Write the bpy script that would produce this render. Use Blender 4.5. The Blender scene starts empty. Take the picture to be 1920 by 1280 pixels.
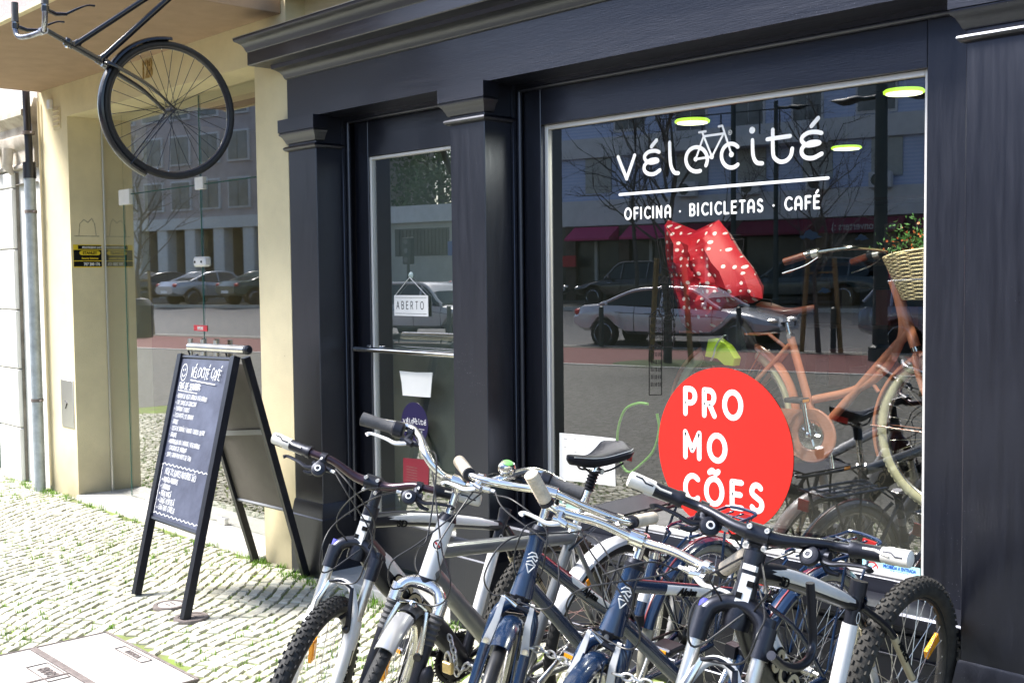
import bpy, math, random
import numpy as np
from mathutils import Vector, Matrix
sc = bpy.context.scene
rad = math.radians
random.seed(7)

# ------------------------------------------------------------------ camera
FPX = 2187.0
CAM = np.array([0.0, -3.395, 1.6])
YAW, PITCH, ROLL = rad(47.438), rad(3.183), rad(-0.639)
_f = np.array([-math.sin(YAW)*math.cos(PITCH), math.cos(YAW)*math.cos(PITCH), -math.sin(PITCH)])
_r = np.array([math.cos(YAW), math.sin(YAW), 0.0]); _u = np.cross(_r, _f)
RT = math.cos(ROLL)*_r + math.sin(ROLL)*_u
UP = -math.sin(ROLL)*_r + math.cos(ROLL)*_u
cd = bpy.data.cameras.new('camera'); cam = bpy.data.objects.new('camera', cd)
sc.collection.objects.link(cam); sc.camera = cam
cd.sensor_width = 36; cd.lens = FPX/1920*36; cd.clip_end = 2000; cd.clip_start = .05
cam.matrix_world = Matrix(((RT[0], UP[0], -_f[0], CAM[0]), (RT[1], UP[1], -_f[1], CAM[1]), (RT[2], UP[2], -_f[2], CAM[2]), (0, 0, 0, 1)))
cd.dof.use_dof = True; cd.dof.focus_distance = 3.9; cd.dof.aperture_fstop = 18

# ------------------------------------------------------------------ world + sun
SUN_EL, SUN_AZ = 50, 222      # azimuth: direction the light comes from, degrees ccw from +x
wd = bpy.data.worlds.new('World'); sc.world = wd; wd.use_nodes = True
wn = wd.node_tree.nodes; wl = wd.node_tree.links
bg = wn['Background']; sky = wn.new('ShaderNodeTexSky'); sky.sky_type = 'NISHITA'; sky.sun_disc = False
sky.sun_elevation = rad(SUN_EL); sky.sun_rotation = rad(90-SUN_AZ)
sky.air_density = 1.0; sky.dust_density = 1.6; sky.ozone_density = 1.0
wl.new(sky.outputs[0], bg.inputs[0]); bg.inputs[1].default_value = 0.12
sd = bpy.data.lights.new('sun', 'SUN'); sun = bpy.data.objects.new('sun', sd); sc.collection.objects.link(sun)
sd.energy = 3.3; sd.angle = rad(22); sd.color = (1, .97, .92)
sv = Vector((math.cos(rad(SUN_AZ))*math.cos(rad(SUN_EL)), math.sin(rad(SUN_AZ))*math.cos(rad(SUN_EL)), math.sin(rad(SUN_EL))))
sun.rotation_euler = sv.to_track_quat('Z', 'Y').to_euler()
sc.view_settings.view_transform = 'Standard'; sc.view_settings.look = 'None'
sc.view_settings.exposure = 1.6; sc.view_settings.gamma = 1
sc.render.engine = 'CYCLES'
sc.cycles.max_bounces = 8; sc.cycles.transparent_max_bounces = 16; sc.cycles.glossy_bounces = 5
sc.cycles.caustics_reflective = False; sc.cycles.caustics_refractive = False

# ------------------------------------------------------------------ sight lines: from a point of the picture to a point on a real plane
def ray(px, py): return RT*((px-960)/FPX) - UP*((py-640)/FPX) + _f
def oy(px, py, y): r = ray(px, py); return CAM + r*((y-CAM[1])/r[1])
def ox(px, py, x): r = ray(px, py); return CAM + r*((x-CAM[0])/r[0])
def oz(px, py, z): r = ray(px, py); return CAM + r*((z-CAM[2])/r[2])
GY = 0.24                                # plane of the shop glass
SU = np.array([.970, -.242, 0]); SV = np.array([-.242, -.970, 0]); S0 = np.array([-14., -12., 0])
def st(u, v, z=0): return S0 + SU*u + SV*v + np.array([0, 0, z])          # street frame: u along, v away from the shop
def sv_(px, py, v):                      # point on the street plane v seen mirrored in the shop glass
    c = np.array([0, 2*GY-CAM[1], CAM[2]]); r = ray(px, py)*np.array([1, -1, 1])
    p = c + r*((v - (c-S0)@SV)/(r@SV)); return (p-S0)@SU, p[2]

# ------------------------------------------------------------------ materials
MATS = {}
def mat(name, col, rough=.5, metal=0., spec=.5, noise=0., nscale=8., bump=0., bscale=60., coat=0., stretch=None, rvar=0., col2=None, emit=None, coord='Object', tint=None):
    if name in MATS: return MATS[name]
    m = bpy.data.materials.new(name); m.use_nodes = True; MATS[name] = m
    n, l = m.node_tree.nodes, m.node_tree.links; b = n['Principled BSDF']
    b.inputs['Base Color'].default_value = (*col, 1); b.inputs['Roughness'].default_value = rough
    b.inputs['Metallic'].default_value = metal; b.inputs['Specular IOR Level'].default_value = spec
    b.inputs['Coat Weight'].default_value = coat; b.inputs['Coat Roughness'].default_value = .08
    if tint: b.inputs['Specular Tint'].default_value = (*tint, 1)
    if emit: b.inputs['Emission Color'].default_value = (*emit[0], 1); b.inputs['Emission Strength'].default_value = emit[1]
    tc = n.new('ShaderNodeTexCoord'); mp = n.new('ShaderNodeMapping'); l.new(tc.outputs[coord], mp.inputs[0])
    if stretch: mp.inputs['Scale'].default_value = stretch
    if noise or col2 or rvar:
        nz = n.new('ShaderNodeTexNoise'); nz.inputs['Scale'].default_value = nscale; nz.inputs['Detail'].default_value = 8; nz.inputs['Roughness'].default_value = .65
        l.new(mp.outputs[0], nz.inputs['Vector'])
        if noise or col2:
            c2 = col2 or tuple(max(0, c*(1-noise)) for c in col); c1 = col if col2 else tuple(min(1, c*(1+noise)) for c in col)
            rp = n.new('ShaderNodeValToRGB'); rp.color_ramp.elements[0].position = .35; rp.color_ramp.elements[1].position = .65
            rp.color_ramp.elements[0].color = (*c2, 1); rp.color_ramp.elements[1].color = (*c1, 1)
            l.new(nz.outputs[0], rp.inputs[0]); l.new(rp.outputs[0], b.inputs['Base Color'])
        if rvar:
            mr = n.new('ShaderNodeMapRange'); mr.inputs[3].default_value = max(.02, rough-rvar); mr.inputs[4].default_value = min(1, rough+rvar)
            l.new(nz.outputs[0], mr.inputs[0]); l.new(mr.outputs[0], b.inputs['Roughness'])
    if bump:
        nb = n.new('ShaderNodeTexNoise'); nb.inputs['Scale'].default_value = bscale; nb.inputs['Detail'].default_value = 5
        l.new(mp.outputs[0], nb.inputs['Vector']); bp = n.new('ShaderNodeBump'); bp.inputs['Strength'].default_value = bump; bp.inputs['Distance'].default_value = .004
        l.new(nb.outputs[0], bp.inputs['Height']); l.new(bp.outputs[0], b.inputs['Normal'])
    return m
def specks(m, scale=90, thr=.035, col=(.25, .26, .3), low=None):
    n, l = m.node_tree.nodes, m.node_tree.links; b = n['Principled BSDF']; src = b.inputs['Base Color'].links[0].from_socket if b.inputs['Base Color'].links else None
    tc = n.new('ShaderNodeTexCoord'); vo = n.new('ShaderNodeTexVoronoi'); vo.inputs['Scale'].default_value = scale; l.new(tc.outputs['Object'], vo.inputs['Vector'])
    nz = n.new('ShaderNodeTexNoise'); nz.inputs['Scale'].default_value = 3.1; l.new(tc.outputs['Object'], nz.inputs['Vector'])
    mr = n.new('ShaderNodeMapRange'); mr.inputs[1].default_value = .45; mr.inputs[2].default_value = .75; mr.inputs[3].default_value = 0; mr.inputs[4].default_value = thr*3; l.new(nz.outputs[0], mr.inputs[0])
    lt = n.new('ShaderNodeMath'); lt.operation = 'LESS_THAN'; l.new(vo.outputs['Distance'], lt.inputs[0]); l.new(mr.outputs[0], lt.inputs[1])
    mx = n.new('ShaderNodeMix'); mx.data_type = 'RGBA'; l.new(lt.outputs[0], mx.inputs['Factor']); mx.inputs['B'].default_value = (*col, 1)
    if src: l.new(src, mx.inputs['A'])
    else: mx.inputs['A'].default_value = b.inputs['Base Color'].default_value
    out = mx.outputs['Result']
    if low:      # grime that gathers in uneven patches near the foot of the wall
        sp = n.new('ShaderNodeSeparateXYZ'); l.new(tc.outputs['Object'], sp.inputs[0]); n2 = n.new('ShaderNodeTexNoise'); n2.inputs['Scale'].default_value = 4; n2.inputs['Detail'].default_value = 9; l.new(tc.outputs['Object'], n2.inputs['Vector'])
        a = n.new('ShaderNodeMath'); a.operation = 'MULTIPLY_ADD'; a.inputs[1].default_value = low[1]; l.new(n2.outputs[0], a.inputs[0]); l.new(sp.outputs['Z'], a.inputs[2])
        m2 = n.new('ShaderNodeMapRange'); m2.inputs[1].default_value = low[1]*.5+low[0]; m2.inputs[2].default_value = low[1]*.5-.02; m2.inputs[3].default_value = 0; m2.inputs[4].default_value = .75; l.new(a.outputs[0], m2.inputs[0])
        m3 = n.new('ShaderNodeMix'); m3.data_type = 'RGBA'; l.new(m2.outputs[0], m3.inputs['Factor']); l.new(out, m3.inputs['A']); m3.inputs['B'].default_value = (*low[2], 1); out = m3.outputs['Result']
    l.new(out, b.inputs['Base Color']); return m
def glass(name, k=1.7, tint=(.86, .92, .9), rough=0.0):
    m = bpy.data.materials.new(name); m.use_nodes = True; n, l = m.node_tree.nodes, m.node_tree.links; n.clear()
    o = n.new('ShaderNodeOutputMaterial'); mx = n.new('ShaderNodeMixShader'); t = n.new('ShaderNodeBsdfTransparent'); g = n.new('ShaderNodeBsdfGlossy')
    t.inputs[0].default_value = (*tint, 1); g.inputs['Roughness'].default_value = rough; g.inputs[0].default_value = (1, 1, 1, 1)
    fr = n.new('ShaderNodeFresnel'); fr.inputs[0].default_value = 1.5; mu = n.new('ShaderNodeMath'); mu.operation = 'MULTIPLY'; mu.inputs[1].default_value = k; mu.use_clamp = True
    ge = n.new('ShaderNodeNewGeometry'); inv = n.new('ShaderNodeMath'); inv.operation = 'SUBTRACT'; inv.inputs[0].default_value = 1; l.new(ge.outputs['Backfacing'], inv.inputs[1])
    m2 = n.new('ShaderNodeMath'); m2.operation = 'MULTIPLY'; l.new(fr.outputs[0], mu.inputs[0]); l.new(mu.outputs[0], m2.inputs[0]); l.new(inv.outputs[0], m2.inputs[1]); l.new(m2.outputs[0], mx.inputs[0]); l.new(t.outputs[0], mx.inputs[1]); l.new(g.outputs[0], mx.inputs[2]); l.new(mx.outputs[0], o.inputs[0])
    return m

M = {}
M['navy'] = mat('black_blue_gloss_paint', (.0022, .0026, .0055), .33, spec=1.0, tint=(.80, .84, 1), noise=.25, nscale=3, bump=.12, bscale=18, stretch=(14, 14, 1), rvar=.13)
M['navyh'] = mat('black_blue_gloss_paint_brushed_along', (.0022, .0026, .0055), .33, spec=1.0, tint=(.80, .84, 1), noise=.25, nscale=3, bump=.12, bscale=18, stretch=(1, 14, 14), rvar=.13)
specks(M['navy']); specks(M['navyh'])
M['steel'] = mat('brushed_steel', (.66, .65, .63), .33, 1, rvar=.06, nscale=40)
M['bead'] = mat('satin_aluminium_bead', (.74, .73, .72), .45, .35, rvar=.06, nscale=20)
M['chrome'] = mat('chrome', (.82, .8, .76), .09, 1, rvar=.05, nscale=14, bump=.03, bscale=8)
M['alu'] = mat('polished_aluminium', (.78, .77, .75), .22, 1, rvar=.08, nscale=20)
M['darkmetal'] = mat('dark_metal', (.05, .05, .055), .35, .8, rvar=.1, nscale=30)
M['rubber'] = mat('tyre_rubber', (.012, .012, .013), .7, noise=.35, nscale=30, bump=.3, bscale=90)
M['dusty'] = mat('dusty_tyre_rubber', (.032, .030, .027), .85, noise=.5, nscale=25, bump=.3, bscale=90)
M['plastic'] = mat('black_plastic', (.006, .006, .008), .45, tint=(.75, .8, 1), noise=.2, nscale=30, bump=.1, bscale=200)
M['matteblack'] = mat('matte_black_paint', (.005, .005, .007), .38, tint=(.75, .8, 1), noise=.2, nscale=20, bump=.06, bscale=120, coat=.2)
M['hangblack'] = mat('black_enamel', (.004, .0045, .008), .25, noise=.2, nscale=10, coat=.3)
M['white'] = mat('white_enamel', (.74, .74, .75), .32, noise=.06, nscale=9, coat=.4)
M['cream'] = mat('cream_rubber', (.66, .58, .47), .6, noise=.18, nscale=30, bump=.2, bscale=150)
M['tan'] = mat('gold_beige_decal', (.47, .40, .27), .35, noise=.05, nscale=9)
M['blue'] = mat('petrol_blue_enamel', (.008, .025, .068), .2, noise=.12, nscale=12, coat=.7)
M['redline'] = mat('red_pinstripe', (.28, .04, .05), .35, noise=.1)
M['grey'] = mat('graphite_grey_enamel', (.22, .225, .23), .3, .55, noise=.1, nscale=12, coat=.4)
M['silver'] = mat('silver_enamel', (.5, .5, .51), .28, .5, noise=.06, nscale=12, coat=.5)
M['plum'] = mat('dark_plum_anodised', (.045, .02, .032), .3, .4, noise=.15, coat=.3)
M['amber'] = mat('amber_reflector', (.95, .36, .02), .25, bump=.4, bscale=220, noise=.12)
M['redref'] = mat('red_reflector', (.5, .03, .03), .3, noise=.2)
M['whitedecal'] = mat('white_decal', (.8, .8, .8), .4, noise=.03)
M['blackdecal'] = mat('black_decal', (.008, .008, .009), .7, noise=.03, spec=.1)
M['copper'] = mat('salmon_copper_enamel', (.62, .24, .135), .26, noise=.08, nscale=8, coat=.5)
M['creamtyre'] = mat('cream_tyre', (.72, .66, .42), .7, noise=.12, nscale=20)
M['leather'] = mat('brown_saddle_leather', (.12, .03, .014), .35, noise=.3, nscale=12, coat=.2)
M['chain'] = mat('galvanised_chain', (.58, .58, .58), .35, .9, noise=.2, nscale=60)
M['brass'] = mat('brass', (.55, .42, .2), .35, .9, noise=.2, nscale=60)
M['cable'] = mat('black_cable_housing', (.02, .02, .022), .35, noise=.1)
M['glass'] = glass('window_glass', 4.7, (.95, .97, .96), .004)
M['lobbyglass'] = glass('lobby_glass', 3.7, (.92, .94, .92), .014)

# ------------------------------------------------------------------ mesh building
def spl(P, k=6):
    P = [np.array(p, float) for p in P]
    if len(P) < 3: return P
    Q = [2*P[0]-P[1]] + P + [2*P[-1]-P[-2]]; out = []
    for i in range(1, len(Q)-2):
        a, b, c, d = Q[i-1], Q[i], Q[i+1], Q[i+2]
        for j in range(k):
            t = j/k; out.append(.5*((2*b)+(c-a)*t+(2*a-5*b+4*c-d)*t*t+(3*b-a-3*c+d)*t**3))
    out.append(P[-1]); return out
class MB:
    def __init__(s, T=None): s.v = []; s.f = []; s.m = []; s.sm = []; s.mats = []; s.T = T
    def mi(s, m):
        if m not in s.mats: s.mats.append(m)
        return s.mats.index(m)
    def add(s, V, F, m, smooth=True):
        o = len(s.v)
        for p in V:
            p = np.array(p, float)
            s.v.append(tuple(s.T(p)) if s.T else tuple(p))
        i = s.mi(m)
        for f in F: s.f.append([o+k for k in f]); s.m.append(i); s.sm.append(smooth)
        return s
    def tube(s, P, r, m, n=10, caps=True, sq=None, closed=False, upv=None):
        P = [np.array(p, float) for p in P]; k = len(P)
        R = list(r) if hasattr(r, '__len__') else [r]*k
        if len(R) != k: R = list(np.interp(np.linspace(0, 1, k), np.linspace(0, 1, len(R)), R))
        D = []
        for i in range(k):
            if closed: d = P[(i+1) % k]-P[i-1]
            else: d = P[min(i+1, k-1)]-P[max(i-1, 0)]
            D.append(d/(np.linalg.norm(d)+1e-12))
        a = np.array(upv, float) if upv is not None else (np.array([0, 0, 1.]) if abs(D[0][2]) < .9 else np.array([1., 0, 0]))
        V = []; sx, sy = sq or (1, 1)
        for i in range(k):
            a = a - D[i]*(a@D[i]); a /= np.linalg.norm(a)+1e-12; b = np.cross(D[i], a)
            for j in range(n):
                t = 2*math.pi*j/n; V.append(P[i]+R[i]*(sx*math.cos(t)*b+sy*math.sin(t)*a))
        F = []
        for i in range(k if closed else k-1):
            for j in range(n):
                i2 = (i+1) % k; F.append([i*n+j, i*n+(j+1) % n, i2*n+(j+1) % n, i2*n+j])
        if caps and not closed: F.append([j for j in range(n)][::-1]); F.append([(k-1)*n+j for j in range(n)])
        return s.add(V, F, m)
    def box(s, lo, hi, m, bev=0):
        (x0, y0, z0), (x1, y1, z1) = lo, hi
        x0, x1 = min(x0, x1), max(x0, x1); y0, y1 = min(y0, y1), max(y0, y1); z0, z1 = min(z0, z1), max(z0, z1)
        if not bev:
            V = [(x, y, z) for z in (z0, z1) for y in (y0, y1) for x in (x0, x1)]
            return s.add(V, [(0, 2, 3, 1), (4, 5, 7, 6), (0, 1, 5, 4), (2, 6, 7, 3), (0, 4, 6, 2), (1, 3, 7, 5)], m, False)
        b = min(bev, (x1-x0)/2.01, (y1-y0)/2.01, (z1-z0)/2.01); V = []; idx = {}
        for ix, x in enumerate((x0, x1)):
            for iy, y in enumerate((y0, y1)):
                for iz, z in enumerate((z0, z1)):
                    dx, dy, dz = [b if q == 0 else -b for q in (ix, iy, iz)]
                    for a, p in enumerate(((x, y+dy, z+dz), (x+dx, y, z+dz), (x+dx, y+dy, z))): idx[ix, iy, iz, a] = len(V); V.append(p)
        F = []
        g = lambda *k: idx[k]
        F += [(g(0,0,0,0), g(0,0,1,0), g(0,1,1,0), g(0,1,0,0)), (g(1,0,0,0), g(1,1,0,0), g(1,1,1,0), g(1,0,1,0)),
              (g(0,0,0,1), g(1,0,0,1), g(1,0,1,1), g(0,0,1,1)), (g(0,1,0,1), g(0,1,1,1), g(1,1,1,1), g(1,1,0,1)),
              (g(0,0,0,2), g(0,1,0,2), g(1,1,0,2), g(1,0,0,2)), (g(0,0,1,2), g(1,0,1,2), g(1,1,1,2), g(0,1,1,2))]
        for ix in (0, 1):
            for iy in (0, 1): F.append((g(ix,iy,0,0), g(ix,iy,0,1), g(ix,iy,1,1), g(ix,iy,1,0)))
            for iz in (0, 1): F.append((g(ix,0,iz,0), g(ix,0,iz,2), g(ix,1,iz,2), g(ix,1,iz,0)))
        for iy in (0, 1):
            for iz in (0, 1): F.append((g(0,iy,iz,1), g(0,iy,iz,2), g(1,iy,iz,2), g(1,iy,iz,1)))
        for ix in (0, 1):
            for iy in (0, 1):
                for iz in (0, 1): F.append((g(ix,iy,iz,0), g(ix,iy,iz,1), g(ix,iy,iz,2)))
        return s.add(V, F, m, False)
    def obox(s, c, u, v, w, m):          # oriented box from centre and three half vectors
        c, u, v, w = [np.array(q, float) for q in (c, u, v, w)]
        V = [c+a*u+b*v+d*w for d in (-1, 1) for b in (-1, 1) for a in (-1, 1)]
        return s.add(V, [(0, 2, 3, 1), (4, 5, 7, 6), (0, 1, 5, 4), (2, 6, 7, 3), (0, 4, 6, 2), (1, 3, 7, 5)], m, False)
    def lathe(s, prof, c, axis, m, n=24, smooth=True):     # prof: (radius, height along axis)
        c = np.array(c, float); w = np.array(axis, float); w /= np.linalg.norm(w)
        a = np.array([0, 0, 1.]) if abs(w[2]) < .9 else np.array([1., 0, 0]); u = np.cross(a, w); u /= np.linalg.norm(u); v = np.cross(w, u)
        V = [c + w*h + r*(math.cos(2*math.pi*j/n)*u+math.sin(2*math.pi*j/n)*v) for r, h in prof for j in range(n)]
        F = [[i*n+j, i*n+(j+1) % n, (i+1)*n+(j+1) % n, (i+1)*n+j] for i in range(len(prof)-1) for j in range(n)]
        if prof[0][0] > 1e-5: F.append(list(range(n))[::-1])
        if prof[-1][0] > 1e-5: F.append([(len(prof)-1)*n+j for j in range(n)])
        return s.add(V, F, m, smooth)
    def extr(s, poly, d, m, smooth=False):      # polygon of 3-D points extruded along vector d
        P = [np.array(p, float) for p in poly]; d = np.array(d, float); k = len(P)
        return s.add(P+[p+d for p in P], [list(range(k))[::-1], [k+i for i in range(k)]]+[[i, (i+1) % k, k+(i+1) % k, k+i] for i in range(k)], m, smooth)
    def ball(s, c, r, m, n=12, sc3=(1, 1, 1)):
        V = []; F = []; c = np.array(c, float); q = n//2
        for i in range(q+1):
            a = math.pi*i/q
            for j in range(n): b = 2*math.pi*j/n; V.append(c+r*np.array([sc3[0]*math.sin(a)*math.cos(b), sc3[1]*math.sin(a)*math.sin(b), sc3[2]*math.cos(a)]))
        for i in range(q):
            for j in range(n): F.append([i*n+j, (i+1)*n+j, (i+1)*n+(j+1) % n, i*n+(j+1) % n])
        return s.add(V, F, m)
    def text(s, body, size, o, u, v, m, th=.0008, align='LEFT', sx=1., bold=0., shear=0., spacing=1., valign='BOTTOM_BASELINE'):
        cu = bpy.data.curves.new('t', 'FONT'); cu.body = body; cu.size = size; cu.extrude = th; cu.align_x = align; cu.offset = bold; cu.shear = shear; cu.space_character = spacing
        cu.resolution_u = 3; cu.align_y = valign
        ob = bpy.data.objects.new('t', cu); me = bpy.data.meshes.new_from_object(ob)
        o, u, v = [np.array(q, float) for q in (o, u, v)]; w = np.cross(u, v)
        s.add([o+u*p.co[0]*sx+v*p.co[1]+w*p.co[2] for p in me.vertices], [list(p.vertices) for p in me.polygons], m, False)
        bpy.data.objects.remove(ob); bpy.data.curves.remove(cu); bpy.data.meshes.remove(me); return s
    def stroke(s, pts, w, o, u, v, m, flat=.12, n=8, round_=True):     # flat painted stroke with rounded ends
        o, u, v = [np.array(q, float) for q in (o, u, v)]; nn = np.cross(u, v); nn /= np.linalg.norm(nn)
        P = [np.array([p[0], p[1], 0.]) for p in pts]; Q = [P[0]]
        for p in P[1:]:
            if np.linalg.norm(p-Q[-1]) > 1e-6: Q.append(p)
        P = Q; h = w/2
        for i in range(1, len(P)-1):
            d0, d1 = P[i]-P[i-1], P[i+1]-P[i]
            if d0@d1/(np.linalg.norm(d0)*np.linalg.norm(d1)) < .55:
                s.stroke([(p_[0], p_[1]) for p_ in P[:i+1]], w, o, u, v, m, flat, n, round_); return s.stroke([(p_[0], p_[1]) for p_ in P[i:]], w, o, u, v, m, flat, n, round_)
        if len(P) < 2: P.append(P[0]+np.array([1e-4, 0, 0]))
        cl = np.linalg.norm(P[0]-P[-1]) < 1e-5 and len(P) > 4
        if cl: P = P[:-1]; R = [h]*len(P)
        elif round_:
            d0 = P[0]-P[1]; d0 /= np.linalg.norm(d0); d1 = P[-1]-P[-2]; d1 /= np.linalg.norm(d1)
            P = [P[0]+d0*h*.98, P[0]+d0*h*.7]+P+[P[-1]+d1*h*.7, P[-1]+d1*h*.98]; R = [h*.2, h*.7]+[h]*(len(P)-4)+[h*.7, h*.2]
        else: R = [h]*len(P)
        t = MB(); t.tube(P, R, m, n=n, closed=cl, upv=(0, 0, 1))
        return s.add([o+u*p[0]+v*p[1]+nn*(p[2]*flat) for p in t.v], t.f, m)
    def build(s, name, parent=None, label=None, cat=None, group=None, kind=None, loc=None):
        me = bpy.data.meshes.new(name); me.from_pydata([tuple(map(float, p)) for p in s.v], [], s.f)
        for m in s.mats: me.materials.append(m)
        me.polygons.foreach_set('material_index', s.m); me.polygons.foreach_set('use_smooth', s.sm)
        me.validate(); me.update()
        if any(s.sm) :
            try: me.set_sharp_from_angle(angle=rad(38))
            except Exception: pass
        o = bpy.data.objects.new(name, me); sc.collection.objects.link(o)
        if loc is not None: o.location = loc
        if parent is not None: o.parent = parent
        tag(o, label, cat, group, kind); return o
def tag(o, label=None, cat=None, group=None, kind=None):
    if label: o['label'] = label
    if cat: o['category'] = cat
    if group: o['group'] = group
    if kind: o['kind'] = kind
def thing(name, label, cat, loc=(0, 0, 0), group=None, rz=0, rx=0, s=1):
    o = bpy.data.objects.new(name, None); sc.collection.objects.link(o); o.empty_display_size = .1
    o.matrix_world = Matrix.Translation(Vector([float(c) for c in loc])) @ Matrix.Rotation(rz, 4, 'Z') @ Matrix.Rotation(rx, 4, 'X') @ Matrix.Scale(s, 4)
    tag(o, label, cat, group); return o
def A(*p): return np.array(p, float)
def arc(cx, cy, rx, ry, a0, a1, k=14): return [(cx+rx*math.cos(rad(a0+(a1-a0)*i/k)), cy+ry*math.sin(rad(a0+(a1-a0)*i/k))) for i in range(k+1)]
# stroke letters, height 1: (advance width, strokes)
GL = {
 'A': (.78, [[(0, 0), (0, .55)]+arc(.32, .6, .32, .4, 180, 0)+[(.64, 0)], [(0, .38), (.64, .38)]]),
 'a': (.82, [[(0, 0), (.36, 1), (.72, 0)], [(.13, .33), (.59, .33)]]),
 'B': (.66, [[(0, 0), (0, 1), (.25, 1)]+arc(.28, .76, .24, .24, 90, -90, 8)+[(0, .52)], [(.25, .52)]+arc(.3, .26, .26, .26, 90, -90, 8)+[(0, 0)]]),
 'C': (.78, [arc(.42, .5, .42, .5, 50, 310, 18)]), 'D': (.8, [[(0, 0), (0, 1), (.2, 1)]+arc(.24, .5, .44, .5, 90, -90, 14)+[(0, 0)]]),
 'E': (.62, [[(.48, 1), (0, 1), (0, 0), (.5, 0)], [(0, .52), (.42, .52)]]), 'F': (.58, [[(.48, 1), (0, 1), (0, 0)], [(0, .52), (.4, .52)]]),
 'G': (.82, [arc(.42, .5, .42, .5, 50, 355, 18)+[(.5, .46)]]), 'H': (.78, [[(0, 0), (0, 1)], [(.6, 0), (.6, 1)], [(0, .5), (.6, .5)]]),
 'I': (.2, [[(0, 0), (0, 1)]]), 'J': (.5, [[(.32, 1), (.32, .2)]+arc(.12, .2, .2, .2, 0, -150, 8)]), 'K': (.66, [[(0, 0), (0, 1)], [(.5, 1), (0, .45), (.54, 0)]]),
 'L': (.56, [[(0, 1), (0, 0), (.46, 0)]]), 'M': (.96, [[(0, 0), (0, 1), (.38, .3), (.76, 1), (.76, 0)]]), 'N': (.8, [[(0, 0), (0, 1), (.6, 0), (.6, 1)]]),
 'O': (1.0, [arc(.42, .5, .42, .5, 0, 360, 26)]), 'P': (.66, [[(0, 0), (0, 1), (.24, 1)]+arc(.26, .72, .27, .28, 90, -90, 10)+[(0, .44)]]),
 'Q': (1.0, [arc(.42, .5, .42, .5, 0, 360, 26), [(.5, .2), (.8, -.06)]]),
 'R': (.7, [[(0, 0), (0, 1), (.24, 1)]+arc(.26, .73, .26, .27, 90, -90, 10)+[(0, .46)], [(.27, .46), (.54, 0)]]),
 'S': (.64, [arc(.26, .75, .24, .25, 35, 200, 10)+[(.1, .6), (.4, .44)]+arc(.26, .25, .26, .25, 40, -150, 12)]),
 'T': (.66, [[(0, 1), (.56, 1)], [(.28, 1), (.28, 0)]]), 'U': (.78, [[(0, 1), (0, .3)]+arc(.3, .3, .3, .3, 180, 360, 10)+[(.6, 1)]]),
 'V': (.76, [[(0, 1), (.32, 0), (.64, 1)]]), 'W': (1.06, [[(0, 1), (.22, 0), (.45, .8), (.68, 0), (.9, 1)]]), 'X': (.7, [[(0, 0), (.55, 1)], [(0, 1), (.55, 0)]]),
 'Y': (.7, [[(0, 1), (.28, .5), (.56, 1)], [(.28, .5), (.28, 0)]]), 'Z': (.68, [[(0, 1), (.52, 1), (0, 0), (.54, 0)]]),
 '.': (.34, [[(.07, .42), (.08, .43)]]), ' ': (.4, []), '-': (.5, [[(0, .4), (.36, .4)]]), '>': (.7, [[(0, .4), (.5, .4)], [(.33, .6), (.5, .4), (.33, .2)]]), '/': (.5, [[(0, -.1), (.35, 1.1)]]), ':': (.3, [[(.05, .2), (.06, .21)], [(.05, .7), (.06, .71)]]),
}
GL['\u00c9'] = (.62, GL['E'][1]+[[(.2, 1.25), (.38, 1.45)]]); GL['\u00c7'] = (.78, GL['C'][1]+[[(.42, 0), (.36, -.22)]])
GL['\u00d5'] = (1.0, GL['O'][1]+[[(.18, 1.24), (.3, 1.33), (.52, 1.22), (.64, 1.31)]]); GL['\u00c3'] = (.82, GL['a'][1]+[[(.14, 1.2), (.28, 1.3), (.46, 1.2), (.6, 1.3)]])
def write(mb, txt, h, w, o, u, v, m, gap=.14, jit=0., slant=0., flat=.12, center=False, sx=1., rnd=None):
    o, u, v = [np.array(q, float) for q in (o, u, v)]; R = rnd or random
    tot = sum((GL.get(c, GL[' '])[0]*sx+gap) for c in txt)*h
    x = -tot/2 if center else 0
    for c in txt:
        wd_, S = GL.get(c, GL[' '])
        dy = R.uniform(-jit, jit)*h
        for k in S:
            pts = [((p[0]*sx+slant*p[1]+R.uniform(-jit, jit)*.5)*h+x, (p[1]+R.uniform(-jit, jit)*.5)*h+dy) for p in k]
            mb.stroke(pts, w, o, u, v, m, flat=flat, n=6)
        x += (wd_*sx+gap)*h
    return tot
def wm(o):
    return (wm(o.parent) @ o.matrix_parent_inverse @ o.matrix_basis) if o.parent else o.matrix_basis.copy()
def W(mb, name, parent=None, *a, **k):            # build from world coordinates; a thing gets its origin at its base
    if parent is None:
        V = np.array(mb.v); c = (V.min(0)+V.max(0))/2; c[2] = V[:, 2].min(); mb.v = [tuple(p-c) for p in V]
        return mb.build(name, None, *a, loc=Vector([float(q) for q in c]), **k)
    o = mb.build(name, parent, *a, **k); o.matrix_parent_inverse = wm(parent).inverted(); return o
def mold(mb, xl, xr, yf, yb, prof, m, right=True):  # moulding round a box: prof = (projection, z)
    V = []; n = len(prof)
    for d, z in prof:
        xr_ = xr+d if right else xr
        V += [(xl-d, yb, z), (xl-d, yf-d, z), (xr_, yf-d, z), (xr_, yb, z)]
    F = [[i*4+j, i*4+j+1, i*4+j+5, i*4+j+4] for i in range(n-1) for j in range(3)]
    F += [[3, 2, 1, 0], [(n-1)*4+j for j in range(4)]]
    return mb.add(V, F, m, True)
CX = ((0, 0),)
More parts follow.
